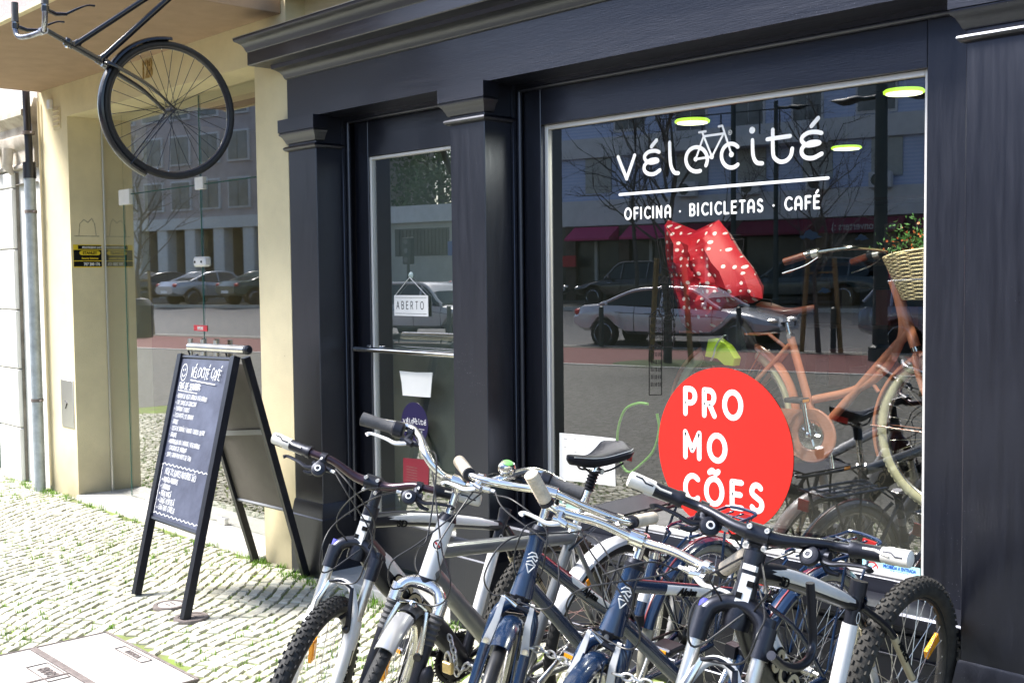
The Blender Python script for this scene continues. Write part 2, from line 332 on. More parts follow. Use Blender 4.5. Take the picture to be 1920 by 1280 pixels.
# ================================================================== materials of the setting
M['stone'] = mat('white_limestone', (.62, .6, .55), .75, noise=.1, nscale=9, bump=.3, bscale=60, coord='Object')
M['stucco'] = mat('cream_yellow_stucco', (.72, .63, .41), .85, noise=.09, nscale=2.2, bump=.5, bscale=170)
specks(M['stucco'], 14, .02, (.45, .38, .22), (.38, .45, (.27, .23, .15)))
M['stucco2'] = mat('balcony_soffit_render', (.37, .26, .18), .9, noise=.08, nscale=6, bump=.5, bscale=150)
M['pink'] = mat('pink_grey_stucco', (.52, .40, .39), .9, noise=.1, nscale=60, bump=.8, bscale=140)
M['creamtrim'] = mat('cream_painted_edge', (.7, .6, .4), .8, noise=.08)
M['oldstone'] = mat('weathered_limestone', (.6, .56, .48), .85, noise=.25, nscale=7, bump=.7, bscale=35, col2=(.36, .31, .25))
M['whitewall'] = mat('white_lime_wall', (.72, .71, .67), .85, noise=.05, nscale=4, bump=.2, bscale=60)
M['joint'] = mat('dark_stone_joint', (.2, .18, .15), .9, noise=.3)
M['green'] = mat('dark_green_door', (.01, .035, .03), .4, noise=.2)
M['pvc'] = mat('galvanised_pipe', (.36, .40, .44), .45, .3, noise=.2, nscale=10)
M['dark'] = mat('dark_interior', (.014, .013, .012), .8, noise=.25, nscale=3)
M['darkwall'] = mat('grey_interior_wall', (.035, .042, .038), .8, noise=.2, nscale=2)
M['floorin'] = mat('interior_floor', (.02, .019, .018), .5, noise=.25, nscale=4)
M['lobby'] = mat('lobby_wall', (.34, .26, .15), .7, noise=.1)

M['brownwood'] = mat('dark_wood', (.03, .018, .012), .6, noise=.2)
for k_, c_ in (('bxa', (.08, .078, .07)), ('bxb', (.07, .015, .014)), ('bxc', (.02, .03, .045)), ('bxd', (.05, .038, .025))): M[k_] = mat('box_card_'+k_, c_, .7, noise=.1)
# ------------------------------------------------------------------ ground
def ground_mat(name, scale, stonec, jointc, jw):
    m = bpy.data.materials.new(name); m.use_nodes = True; n, l = m.node_tree.nodes, m.node_tree.links; b = n['Principled BSDF']
    tc = n.new('ShaderNodeTexCoord'); vo = n.new('ShaderNodeTexVoronoi'); vo.feature = 'DISTANCE_TO_EDGE'; vo.inputs['Scale'].default_value = scale; vo.inputs['Randomness'].default_value = .55
    v2 = n.new('ShaderNodeTexVoronoi'); v2.inputs['Scale'].default_value = scale; v2.inputs['Randomness'].default_value = .55
    mp = n.new('ShaderNodeMapping'); mp.inputs['Rotation'].default_value = (0, 0, .5); l.new(tc.outputs['Object'], mp.inputs[0])
    for x in (vo, v2): l.new(mp.outputs[0], x.inputs['Vector'])
    rp = n.new('ShaderNodeValToRGB'); rp.color_ramp.elements[0].position = jw*.6; rp.color_ramp.elements[1].position = jw; l.new(vo.outputs['Distance'], rp.inputs[0])
    hs = n.new('ShaderNodeMix'); hs.data_type = 'RGBA'; hs.blend_type = 'MIX'
    mr = n.new('ShaderNodeValToRGB'); mr.color_ramp.elements[0].color = (*[c*.6 for c in stonec], 1); mr.color_ramp.elements[1].color = (*stonec, 1)
    l.new(v2.outputs['Color'], mr.inputs[0]); hs.inputs['A'].default_value = (*jointc, 1); l.new(mr.outputs[0], hs.inputs['B']); l.new(rp.outputs[0], hs.inputs['Factor'])
    l.new(hs.outputs['Result'], b.inputs['Base Color']); b.inputs['Roughness'].default_value = .75
    bp = n.new('ShaderNodeBump'); bp.inputs['Distance'].default_value = .01; bp.inputs['Strength'].default_value = .6; l.new(rp.outputs[0], bp.inputs['Height']); l.new(bp.outputs[0], b.inputs['Normal'])
    return m
M['soil'] = mat('mossy_joint_soil', (.20, .29, .045), .95, nscale=5, col2=(.17, .17, .085), bump=.6, bscale=90)
M['cobblefar'] = ground_mat('cobble_paving', 11, (.145, .14, .12), (.045, .045, .028), .09)  # pale limestone darkened in its colour, standing for shade on the mirrored pavement
M['redpath'] = mat('red_cycle_path', (.15, .045, .04), .85, noise=.15, nscale=6, bump=.3)
M['asphalt'] = mat('asphalt', (.11, .11, .112), .85, noise=.2, nscale=9, bump=.4, bscale=120)
M['kerb'] = mat('pale_kerb_stone', (.48, .47, .43), .8, noise=.15)
M['grass'] = mat('grass_blades', (.15, .30, .02), .7, noise=.3, nscale=9)
g = MB(); g.add([(-400, -400, -.06), (400, -400, -.06), (400, 400, -.06), (-400, 400, -.06)], [(0, 1, 2, 3)], M['asphalt'], False); g.build('ground', kind='structure')
g = MB(); g.add([(-14, -3.0, -.004), (-1.2, -3.0, -.004), (-1.2, .5, -.004), (-14, .5, -.004)], [(0, 1, 2, 3)], M['soil'], False); g.build('paving_bed', kind='structure')
def streetquad(name, v0, v1, z0, z1, m, u0=-110, u1=60):
    g = MB(); P = [st(u0, v0, z0), st(u1, v0, z0), st(u1, v1, z1), st(u0, v1, z1)]; g.add(P, [(3, 2, 1, 0)], m, False); return g.build(name, kind='structure')
g = MB(); g.add([(-45, -3.0, -.002), tuple(st(-32, -.5, -.002)), tuple(st(60, -.5, -.002)), (30, -3.0, -.002)], [(3, 2, 1, 0)], M['cobblefar'], False)
for a_, b_ in ((-45, -14), (-1.2, 30)): g.add([(a_, -3, -.002), (b_, -3, -.002), (b_, .5, -.002), (a_, .5, -.002)], [(0, 1, 2, 3)], M['cobblefar'], False)
g.build('pavement', kind='structure')
streetquad('cycle_path', -.5, 3.7, .002, .002, M['redpath'])
streetquad('pavement_verge', 3.7, 4.35, .01, .01, M['cobblefar'])
streetquad('road', 4.4, 13.2, -.05, .5, M['asphalt'])
streetquad('far_pavement', 13.2, 22, .6, .7, M['cobblefar'])
for nm, v0, z in (('kerb', 4.3, .015), ('kerb', 13.1, .62), ('kerb', -.62, .012)):
    g = MB(); P = [st(-110, v0, z), st(60, v0, z), st(60, v0+.14, z), st(-110, v0+.14, z)]; g.extr(P, (0, 0, -.12), M['kerb']); g.build(nm, kind='structure')

# cobbles laid stone by stone in front of the shops
def isl_mat(name, c1, c2):
    m = mat(name, c1, .8, bump=.5, bscale=55); n, l = m.node_tree.nodes, m.node_tree.links
    ge = n.new('ShaderNodeNewGeometry'); rp = n.new('ShaderNodeValToRGB'); rp.color_ramp.elements[0].color = (*c2, 1); rp.color_ramp.elements[1].color = (*c1, 1); rp.color_ramp.elements[1].position = .7
    l.new(ge.outputs['Random Per Island'], rp.inputs[0])
    mx = n.new('ShaderNodeMix'); mx.data_type = 'RGBA'; mx.blend_type = 'MULTIPLY'; mx.inputs['Factor'].default_value = .5
    nz = n.new('ShaderNodeTexNoise'); nz.inputs['Scale'].default_value = 22; nz.inputs['Detail'].default_value = 6; tc = n.new('ShaderNodeTexCoord'); l.new(tc.outputs['Object'], nz.inputs['Vector'])
    r2 = n.new('ShaderNodeValToRGB'); r2.color_ramp.elements[0].position = .3; r2.color_ramp.elements[0].color = (.55, .52, .45, 1); r2.color_ramp.elements[1].position = .55
    l.new(nz.outputs[0], r2.inputs[0]); l.new(rp.outputs[0], mx.inputs['A']); l.new(r2.outputs[0], mx.inputs['B']); l.new(mx.outputs['Result'], n['Principled BSDF'].inputs['Base Color'])
    return m
M['cobble'] = isl_mat('limestone_cobble', (.60, .58, .48), (.42, .40, .31))
PLATE = (-5.10, -4.24, -2.3, -1.235)
joints = []
def cobbles():
    V = []; F = []; R = random.Random(3); a = rad(122); d = A(math.cos(a), math.sin(a)); e = A(-d[1], d[0]); o = A(-6, -1.6)
    wig = lambda s, t: .05*math.sin(s*2.1+t*1.3)+.03*math.sin(s*4.7-t*2.2)
    t = -8.5
    while t < 6.5:
        rw = R.uniform(.054, .072); s = -8.5+R.uniform(0, .08)
        while s < 8.5:
            ln = R.uniform(.055, .092)
            c = [(s, t), (s+ln, t), (s+ln, t+rw), (s, t+rw)]; g_ = .0052
            P = []
            for k, (ss, tt) in enumerate(c):
                ss2 = ss + (g_ if k in (0, 3) else -g_)+R.uniform(-.008, .008); tt2 = tt + (g_ if k in (0, 1) else -g_)+R.uniform(-.0075, .0075)
                P.append(o + d*(ss2+.02*math.sin(tt*3)) + e*(tt2 + wig(ss2, tt2)))
            m = sum(P)/4; s += ln
            if not (-14 < m[0] < -1.2 and -3.0 < m[1] < (.1 if -3.84 < m[0] < -1.7 else .02)): continue
            if -8.42 < m[0] < -5.79 and m[1] > -.06: continue
            if PLATE[0]-.028 < m[0] < PLATE[1]+.028 and PLATE[2]-.028 < m[1] < PLATE[3]+.028: continue
            if min(math.hypot(m[0]+5.31, m[1]+.82), math.hypot(m[0]+5.04, m[1]+.845)) < .075: continue
            if m[0] > -5.9 and m[1] > (.1 if -3.84 < m[0] < -1.7 else -.02): continue
            if R.random() < .34: joints.append(P[R.randrange(4)])
            z = R.uniform(.003, .008); q = len(V); tl = [R.uniform(-.0025, .0025) for _ in range(4)]
            for p in P: V.append((p[0], p[1], -.01))
            for k, p in enumerate(P): V.append((p[0]*.97+m[0]*.03, p[1]*.97+m[1]*.03, z-.005+tl[k]))
            for k, p in enumerate(P): pp = p*.86+m*.14; V.append((pp[0], pp[1], z+tl[k]))
            for b in (0, 4):
                for k in range(4): F.append((q+b+k, q+b+(k+1) % 4, q+b+4+(k+1) % 4, q+b+4+k))
            F.append((q+8, q+9, q+10, q+11))
        t += rw
    mb = MB(); mb.add(V, F, M['cobble'], False); mb.build('cobblestones', kind='structure')
cobbles()
def grass():
    mb = MB(); R = random.Random(5); V = []; F = []
    def tuft(x, y, h, n, sp):
        for _ in range(n):
            a = R.uniform(0, 6.28); b = R.uniform(0, sp); px, py = x+b*math.cos(a), y+b*math.sin(a); hh = h*R.uniform(.5, 1.2); w = .0016+.02*hh*.12; a2 = R.uniform(0, 6.28); ln = hh*R.uniform(.2, .9)
            dx, dy = math.cos(a2), math.sin(a2); q = len(V)
            V.extend([(px-dy*w, py+dx*w, -.002), (px+dy*w, py-dx*w, -.002), (px+dx*ln*.4+dy*w*.7, py+dy*ln*.4-dx*w*.7, hh*.7), (px+dx*ln*.4-dy*w*.7, py+dy*ln*.4+dx*w*.7, hh*.7), (px+dx*ln, py+dy*ln, hh)])
            F.extend([(q, q+1, q+2, q+3), (q+3, q+2, q+4)])
    for p in joints: 
        k = .5+.5*math.sin(p[0]*2.3+1)*math.sin(p[1]*3.1)+R.uniform(-.2, .3)
        if k > .45: tuft(p[0], p[1], .017+.016*k, int(4+7*k), .02)
    for _ in range(150):      # along the foot of the walls
        x = R.choice([R.uniform(-9.6, -8.4), R.uniform(-8.4, -5.3), R.uniform(-5.9, -5.1), R.uniform(-4.8, -3.8)]); y = -.03 if x < -5.5 else -.06
        tuft(x+R.gauss(0, .03), y+R.uniform(-.08, .01), R.uniform(.02, .05), 12, .03)
    mb.add(V, F, M['grass'], False); mb.build('grass', kind='stuff', label='short green grass and moss growing in the cobble joints', cat='grass')
grass()

# manhole plate and two small valve covers
M['ironlid'] = mat('worn_pale_iron_plate', (.55, .53, .50), .6, nscale=9, bump=.6, bscale=50, col2=(.42, .40, .37))
M['ironframe'] = mat('rusty_iron_frame', (.17, .14, .13), .7, noise=.3, nscale=30, bump=.5, bscale=80)
t = thing('manhole_cover', 'large pale rectangular iron manhole plate set in the cobbles', 'manhole cover', (-4.67, -1.75, 0))
x0, x1, y0, y1 = PLATE
fr = MB(); 
for a_, b_ in (((x0-.01, y1-.0), (x1+.01, y1+.01)), ((x0-.01, y0-.02), (x0, y1)), ((x1, y0-.02), (x1+.01, y1)), ((x0, -1.575), (x1, -1.545)), ((x0+.42, y0), (x0+.435, -1.575))): fr.box((*a_, -.02), (*b_, .012), M['ironframe'], .002)
W(fr, 'frame', t)
for (a0, a1, b0, b1) in ((x0, x1, -1.545, y1), (x0, x0+.42, y0, -1.575), (x0+.435, x1, y0, -1.575)):
    l_ = MB(); l_.box((a0+.003, b0+.003, -.02), (a1-.003, b1-.003, .009), M['ironlid'], .002)
    W(l_, 'lid', t)
def plaque(x, y, w, h, txt):
    mk = MB()
    for a_, b_ in (((x, y), (x+w, y+.0025)), ((x, y+h-.0025), (x+w, y+h)), ((x, y), (x+.0025, y+h)), ((x+w-.0025, y), (x+w, y+h))): mk.box((*a_, .009), (*b_, .013), M['ironframe'])
    mk.text(txt, h*.75, (x+w/2, y+h*.25, .0115), (1, 0, 0), (0, 1, 0), M['ironframe'], th=.001, align='CENTER', bold=.001); W(mk, 'lettering', t)
plaque(-4.84, -1.31, .26, .05, 'LISBOA'); plaque(-4.86, -1.68, .24, .09, '8009')
for i, (x, y, lab) in enumerate(((-5.31, -.82, 'small round pale valve cover left of the board foot in the cobbles'), (-5.04, -.845, 'small round rusty valve cover right under the board foot'))):
    t = thing('valve_cover', lab, 'valve cover', (x, y, 0), group='small round covers in the cobbles')
    k = MB(); k.lathe([(.0, .01), (.062, .01), (.062, .014), (.08, .014), (.083, .006), (.083, -.01)][::-1], (x, y, 0), (0, 0, 1), M['ironframe'], 28); W(k, 'rim', t)
    k = MB(); k.lathe([(0, .0135), (.052, .0135), (.058, .012)][::-1], (x, y, 0), (0, 0, 1), M['ironlid' if i == 0 else 'ironframe'], 28)
    for dy in (-.014, .014): k.box((x-.025, y+dy-.004, .0135), (x+.025, y+dy+.004, .016), M['ironframe'])
    W(k, 'lid', t)

# ================================================================== SHOP FRONT
shop = thing('shop_building', 'dark blue-black wooden shopfront with cornice, pilasters, glazed door and display window', 'building', (-3.2, 0, 0))
N, NH = M['navy'], M['navyh']
XL, XR = -5.455, -.75
PIL = ((-5.455, -5.19), (-4.095, -3.86), (-1.675, XR))
for (a_, b_) in PIL:
    k = MB(); k.box((a_, 0, .40), (b_, .32, 2.45), N, .003)
    pl = W(k, 'pilaster', shop)
    c = MB(); mold(c, a_, b_, 0, .19, [(.0, 2.28), (.012, 2.283), (.02, 2.29), (.022, 2.295), (.02, 2.301), (.012, 2.307), (0, 2.309)], NH)
    mold(c, a_, b_, 0, .05, [(.002, 2.318), (.008, 2.322), (.014, 2.336), (.024, 2.355), (.036, 2.366), (.038, 2.372), (.034, 2.3745), (.034, 2.378), (.04, 2.380), (.04, 2.4475)], NH)
    W(c, 'capital', pl)
    c = MB(); mold(c, a_, b_, 0, .3, [(.022, .0), (.022, .325), (.016, .331), (.016, .338), (.006, .40), (.002, .409)], N); W(c, 'plinth', pl)
fa = MB(); fa.box((XL, -.001, 2.449), (XR, .12, 2.68), NH); W(fa, 'fascia', shop)
co = MB(); mold(co, XL, XR, 0, .1, [(.002, 2.662), (.006, 2.664), (.012, 2.672), (.016, 2.685), (.026, 2.70), (.042, 2.712), (.058, 2.72), (.062, 2.74)], NH)
mold(co, XL, XR, 0, .1, [(.145, 2.7405), (.15, 2.745), (.15, 2.81), (.153, 2.813)], NH)
mold(co, XL, XR, 0, .1, [(.153, 2.8135), (.158, 2.822), (.162, 2.835), (.172, 2.85), (.188, 2.862), (.2, 2.868), (.204, 2.876), (.204, 2.886)], NH)
mold(co, XL, XR, 0, .1, [(.208, 2.8865), (.208, 2.889)], M['steel']); W(co, 'cornice', shop)
# reveals, frames: soffit of the recess, jamb mouldings
rv = MB(); rv.box((-5.19, .12, 2.449), (XR, .30, 2.70), NH)
for a_, b_ in ((-5.19, -4.095), (-3.86, -1.675)):
    for xx, sgn in ((a_, 1), (b_, -1)):
        rv.box((xx, .155, .3), (xx+sgn*.018, .3, 2.449), N, .002); rv.tube([(xx+sgn*.028, .185, .3), (xx+sgn*.028, .185, 2.43)], .012, N, 10)
    rv.tube([(a_+.02, .185, 2.425), (b_-.02, .185, 2.425)], .012, NH, 10); rv.box((a_+.018, .17, 2.43), (b_-.018, .3, 2.449), NH)
W(rv, 'recess_frame', shop)
# door
DX0, DX1, DZ0, DZ1 = -5.03, -4.27, .33, 2.232
dr = MB(); yf, yb = .215, .26
dr.box((-5.15, yf, .10), (DX0, yb, 2.42), N, .003); dr.box((DX1, yf, .10), (-4.135, yb, 2.42), N, .003)
dr.box((DX0, yf+.001, DZ1), (DX1, yb, 2.42), NH, .002); dr.box((DX0, yf+.001, .10), (DX1, yb, DZ0), NH, .002)
door = W(dr, 'door', shop)
def rim(mb, x0, x1, z0, z1, w, y0, y1, m):
    mb.box((x0, y0, z0), (x0+w, y1, z1), m, .002); mb.box((x1-w, y0, z0), (x1, y1, z1), m, .002)
    mb.box((x0+w, y0, z1-w), (x1-w, y1, z1), m, .002); mb.box((x0+w, y0, z0), (x1-w, y1, z0+w), m, .002)
k = MB(); rim(k, DX0, DX1, DZ0, DZ1, .016, .224, .25, M['bead']); W(k, 'glazing_bead', door)
k = MB(); k.box((DX0+.016, .24, DZ0+.016), (DX1-.016, .246, DZ1-.016), M['glass']); W(k, 'glass', door)
k = MB(); k.tube([(-5.10, .16, 1.228), (-4.16, .16, 1.228)], .014, M['chrome'], 14)
for x in (-5.05, -4.2): k.tube([(x, .16, 1.228), (x, .215, 1.228)], .011, M['chrome'], 12); k.lathe([(.02, 0), (.02, .006), (.012, .008)], (x, .216, 1.228), (0, -1, 0), M['chrome'])
W(k, 'handle', door)
# step, base under door
k = MB(); k.box((-5.19, -.02, -.05), (-3.86, .30, .045), M['stone'], .006); W(k, 'threshold', shop)
# window
WX0, WX1, WZ0, WZ1 = -3.715, -1.905, .555, 2.262
k = MB(); k.box((-3.842, .2, .50), (WX0, .26, 2.43), N, .003); k.box((WX1, .2, .50), (-1.693, .26, 2.43), N, .003); k.box((WX0, .201, WZ1), (WX1, .26, 2.43), NH, .002); k.box((WX0, .201, .5), (WX1, .26, WZ0), NH, .002)
win = W(k, 'window_frame', shop)
k = MB(); rim(k, WX0, WX1, WZ0, WZ1, .020, .224, .25, M['bead']); W(k, 'glazing_bead', win)
k = MB(); k.box((WX0+.024, GY, WZ0+.024), (WX1-.024, GY+.006, WZ1-.024), M['glass']); W(k, 'glass', win)
k = MB(); k.box((-3.86, .02, .455), (-1.675, .2, .505), NH, .008); k.box((-3.86, .12, 0), (-1.675, .3, .455), NH); 
for z in (.405, .33, .12): k.box((-3.86, .105, z-.004), (-1.675, .12, z+.004), NH, .002)
k.box((-3.86, .09, 0), (-1.675, .12, .10), NH, .004)
W(k, 'sill_panel', shop)
# interior of the shop
k = MB(); k.box((-4.97, .31, .03), (-4.1, .33, 2.4), mat('grey_green_partition', (.10, .115, .10), .8, noise=.08)); W(k, 'partition', shop)
k = MB(); X0, X1, Y1 = -5.3, -.8, 4.6
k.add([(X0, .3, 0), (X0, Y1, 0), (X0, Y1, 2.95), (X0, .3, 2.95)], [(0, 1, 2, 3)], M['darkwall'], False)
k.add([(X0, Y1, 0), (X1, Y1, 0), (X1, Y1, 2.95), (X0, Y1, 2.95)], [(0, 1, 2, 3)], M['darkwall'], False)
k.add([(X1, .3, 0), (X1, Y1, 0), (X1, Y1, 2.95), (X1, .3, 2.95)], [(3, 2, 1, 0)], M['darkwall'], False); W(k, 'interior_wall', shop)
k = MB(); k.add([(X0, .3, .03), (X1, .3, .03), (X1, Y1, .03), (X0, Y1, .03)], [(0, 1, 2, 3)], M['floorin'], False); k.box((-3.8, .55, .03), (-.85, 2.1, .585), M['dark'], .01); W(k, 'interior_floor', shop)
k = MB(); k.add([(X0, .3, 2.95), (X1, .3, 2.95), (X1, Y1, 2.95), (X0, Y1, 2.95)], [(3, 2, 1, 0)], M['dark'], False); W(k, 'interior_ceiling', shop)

R_ = random.Random(4)
for i, (x, lab) in enumerate(((-4.9, 'dark shelf unit with small boxes at the left back of the shop'), (-3.3, 'dark shelf unit with small boxes at the middle back of the shop'), (-1.9, 'dark shelf unit with small boxes at the right back of the shop'))):
    t = thing('shelf_unit', lab, 'shelf', (x+.5, 4.3, .03), 'shelf units inside the shop'); k = MB()
    for xx in (x, x+1.1): k.box((xx-.015, 4.05, .03), (xx+.015, 4.5, 2.3), M['brownwood'])
    for z in (.3, .75, 1.2, 1.65, 2.1): k.box((x+.016, 4.06, z), (x+1.084, 4.5, z+.025), M['brownwood'])
    W(k, 'shelf', t)
    for z in (.3, .75, 1.2, 1.65):
        xx = x+.05
        while xx < x+.95:
            w_ = R_.uniform(.08, .2); h_ = R_.uniform(.12, .34); k = MB(); k.box((xx, 4.12, z+.026), (xx+w_*.9, 4.35, z+.026+h_), M[R_.choice(['bxa', 'bxb', 'bxc', 'bxd'])]); o = W(k, 'box', t); xx += w_+R_.uniform(.0, .12)
# ================================================================== YELLOW BUILDING
yb_ = thing('stucco_building', 'cream yellow stucco building with recessed glass entrance and balcony overhead', 'building', (-7, 0, 0))
S = M['stucco']
k = MB(); k.box((-8.97, .0, 0), (-8.42, .6, 2.79), S); k.box((-5.79, .0, 0), (-5.458, .6, 2.79), S); k.box((-8.97, .0, 2.79), (-5.458, .6, 4.6), S); k.box((-5.457, .12, 2.70), (1.5, .6, 4.6), S); W(k, 'wall', yb_)
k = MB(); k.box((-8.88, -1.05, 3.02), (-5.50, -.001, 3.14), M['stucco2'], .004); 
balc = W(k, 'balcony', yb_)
k = MB(); k.box((-8.90, -1.07, 3.018), (-5.48, -1.05, 3.9), M['pink']); k.box((-8.90, -1.05, 3.018), (-8.88, 0, 3.9), M['pink']); W(k, 'parapet', balc)
k = MB(); k.box((-8.91, -1.078, 3.008), (-5.47, -1.045, 3.03), M['creamtrim'], .003); W(k, 'drip_edge', balc)
k = MB(); k.box((-8.42, -.02, -.03), (-5.79, .6, .035), M['stone'], .006); W(k, 'threshold', yb_)
k = MB(); 
k.box((-5.47, -.10, 3.11), (-4.7, .12, 3.15), M['whitewall'], .004); W(k, 'window_sill', yb_)
v = MB(); v.box((-8.665, -.006, 2.715), (-8.535, 0, 2.875), M['creamtrim'], .002)
for i in range(4): z = 2.735+i*.036; v.extr([(-8.65, -.006, z), (-8.65, -.02, z+.004), (-8.65, -.006, z+.028)], (.1, 0, 0), M['creamtrim'])
W(v, 'vent', yb_)
v = MB(); v.box((-8.72, -.03, 2.87), (-8.66, 0, 2.94), M['white'], .006); W(v, 'junction_box', yb_)
v = MB(); v.box((-8.681, -.006, .52), (-8.455, 0, .875), M['steel'], .002); v.tube([(-8.60, -.008, .72), (-8.57, -.008, .70), (-8.60, -.008, .66)], .004, M['darkmetal'], 6); W(v, 'meter_plate', yb_)
# ghost of a torn sticker on the reveal
v = MB(); 
for P in ([(.06, 1.93), (.07, 2.02), (.10, 2.05), (.13, 2.03), (.16, 2.06), (.18, 2.02), (.19, 1.93)], [(.03, 1.93), (.21, 1.93)]): v.stroke(P, .008, (-8.4195, 0, 0), (0, 1, 0), (0, 0, 1), mat('glue_residue', (.42, .37, .25), .9, noise=.3, nscale=60), flat=.02)
W(v, 'sticker_residue', yb_)
# glazed entrance
ge_ = MB(); G = M['lobbyglass']
for x0, x1, z0, z1 in ((-8.40, -8.055, .04, 2.78), (-8.05, -6.905, 2.216, 2.78), (-8.05, -6.905, .05, 2.208), (-6.9, -5.79, 2.216, 2.78), (-6.9, -5.79, .05, 2.208)): ge_.box((x0, .24, z0), (x1, .25, z1), G)
ent = W(ge_, 'glass_door', yb_)
k = MB(); M['gedge'] = mat('green_glass_edge', (.02, .09, .07), .2)
for x, z0, z1 in ((-8.0525, .05, 2.21), (-6.9025, .05, 2.78)): k.box((x-.004, .238, z0), (x+.004, .252, z1), M['gedge'])
k.box((-8.05, .238, 2.2095), (-5.79, .252, 2.2145), M['gedge']); k.box((-8.4, .236, .035), (-8.385, .254, 2.78), M['steel']); W(k, 'glass_edge', ent)
for x0, x1, z0, z1 in ((-8.10, -7.93, 2.14, 2.25), (-6.955, -6.85, 2.18, 2.26), (-6.77, -6.67, .035, .08), (-7.81, -7.70, .035, .09)):
    k = MB(); k.box((x0, .225, z0), (x1, .265, z1), M['steel'] if z0 < 1 else M['white'], .004); W(k, 'patch_fitting', ent)
k = MB(); k.box((-6.985, .215, 1.685), (-6.83, .275, 1.75), M['white'], .012); 
for x in (-6.955, -6.87): k.lathe([(.008, 0), (.008, .003)], (x, .215, 1.717), (0, -1, 0), M['blackdecal'], 10)
W(k, 'lock', ent)
k = MB()
for x in (-7.0, -6.83, -6.66): k.tube([(x, .19, 1.02), (x, .19, 1.22)], .016, M['steel'], 14)
k.tube([(-7.03, .19, 1.06), (-6.6, .19, 1.06)], .007, M['steel'], 8); W(k, 'pull_handle', ent)
k = MB(); L = M['lobby']
k.add([(-8.42, .6, 0), (-8.42, 5, 0), (-8.42, 5, 2.8), (-8.42, .6, 2.8)], [(0, 1, 2, 3)], L, False); k.add([(-5.79, .6, 0), (-5.79, 5, 0), (-5.79, 5, 2.8), (-5.79, .6, 2.8)], [(3, 2, 1, 0)], L, False)
k.add([(-8.42, 3, 0), (-5.79, 3, 0), (-5.79, 3, 2.8), (-8.42, 3, 2.8)], [(0, 1, 2, 3)], L, False); k.add([(-8.42, .6, 2.8), (-5.79, .6, 2.8), (-5.79, 5, 2.8), (-8.42, 5, 2.8)], [(0, 1, 2, 3)], M['dark'], False)
k.add([(-8.42, .6, .03), (-5.79, .6, .03), (-5.79, 5, .03), (-8.42, 5, .03)], [(0, 1, 2, 3)], M['floorin'], False); W(k, 'lobby', yb_)

# house number over the entrance (brass figures)
k = MB(); c = oy(267, 150, 0)
k.text('128', .17, (c[0], -.003, c[2]), (1, 0, 0), (0, 0, 1), M['brass'], th=.006, sx=.6); W(k, 'house_number', yb_)
# security sticker on the reveal
M['yel'] = mat('yellow_print', (.75, .55, .02), .4, noise=.05); M['blk'] = M['blackdecal']
t = MB(); X = -8.4185; o = lambda y, z: (X, y, z)
def plate(mb, y0, y1, z0, z1, m, x=X): mb.box((x-.002, y0, z0), (x, y1, z1), m)
plate(t, .014, .225, 1.70, 1.868, M['yel']); plate(t, .05, .225, 1.835, 1.862, M['blk'], X+.0006); plate(t, .016, .225, 1.752, 1.829, M['blk'], X+.0006); plate(t, .016, .225, 1.708, 1.746, M['blk'], X+.0006)
t.stroke([(.075, 1.807), (.2, 1.807)], .032, (X+.001, 0, 0), (0, 1, 0), (0, 0, 1), M['yel'], flat=.03)
T = lambda s, y, z, h, m, **k: t.text(s, h, (X+.0018, y, z), (0, 1, 0), (0, 0, 1), m, th=.0003, align='CENTER', **k)
T('STANLEY', .137, 1.7985, .026, M['blk'], bold=.0012); T('Security Solutions', .137, 1.763, .017, M['yel'], bold=.0008); T('707 200 176', .15, 1.715, .03, M['whitedecal'], bold=.001, sx=.8); T('PROTEGIDO 24/7', .152, 1.841, .019, M['whitedecal'], bold=.0006, shear=.2)
W(t, 'security_sticker', None, 'black and yellow security sticker on the yellow entrance reveal', 'sticker')
# small red sticker on the door
t = MB(); a_, b_ = oy(364, 609, .239), oy(389, 621, .239); t.box((a_[0], .236, b_[2]), (b_[0], .239, a_[2]), mat('red_print', (.6, .03, .05), .4)); t.text('EMPURRE', (a_[2]-b_[2])*.8, ((a_[0]+b_[0])/2, .2355, b_[2]+.008), (1, 0, 0), (0, 0, 1), M['whitedecal'], th=.0003, align='CENTER', sx=.62, bold=.001)
W(t, 'push_sticker', None, 'small red push sticker with white letters on the glass entrance', 'sticker')

# drain pipe
t = MB(); P = [(-9.03, -.06, 3.2), (-9.03, -.06, 2.93), (-8.995, -.07, 2.75), (-8.985, -.07, 2.6), (-8.985, -.07, 2.4)]
dp = thing('drain_pipe', 'grey metal drain pipe running down between the white and yellow walls', 'drain pipe', (-8.985, -.07, 0))
t.tube(spl(P, 5), .028, M['darkmetal'], 12); W(t, 'upper_pipe', dp)
t = MB(); t.tube([(-8.985, -.07, 2.42), (-8.985, -.07, -.02)], .042, M['pvc'], 16); t.tube([(-8.985, -.07, 2.5), (-8.985, -.07, 2.38)], .048, M['darkmetal'], 16); W(t, 'pipe', dp)
for z in (2.13, 2.72, .7): t = MB(); t.tube([(-8.985, -.07, z-.012), (-8.985, -.07, z+.012)], .046, M['ironframe'], 16); t.box((-9.06, -.075, z-.006), (-8.90, -.06, z+.006), M['ironframe']); W(t, 'pipe_clip', dp)
t = MB(); t.tube(spl([(-8.91, -.02, 2.95), (-8.9, -.02, 2.2), (-8.905, -.02, 1.2), (-8.9, -.02, .05)], 8), .008, M['creamtrim'], 6); W(t, 'cable', yb_)

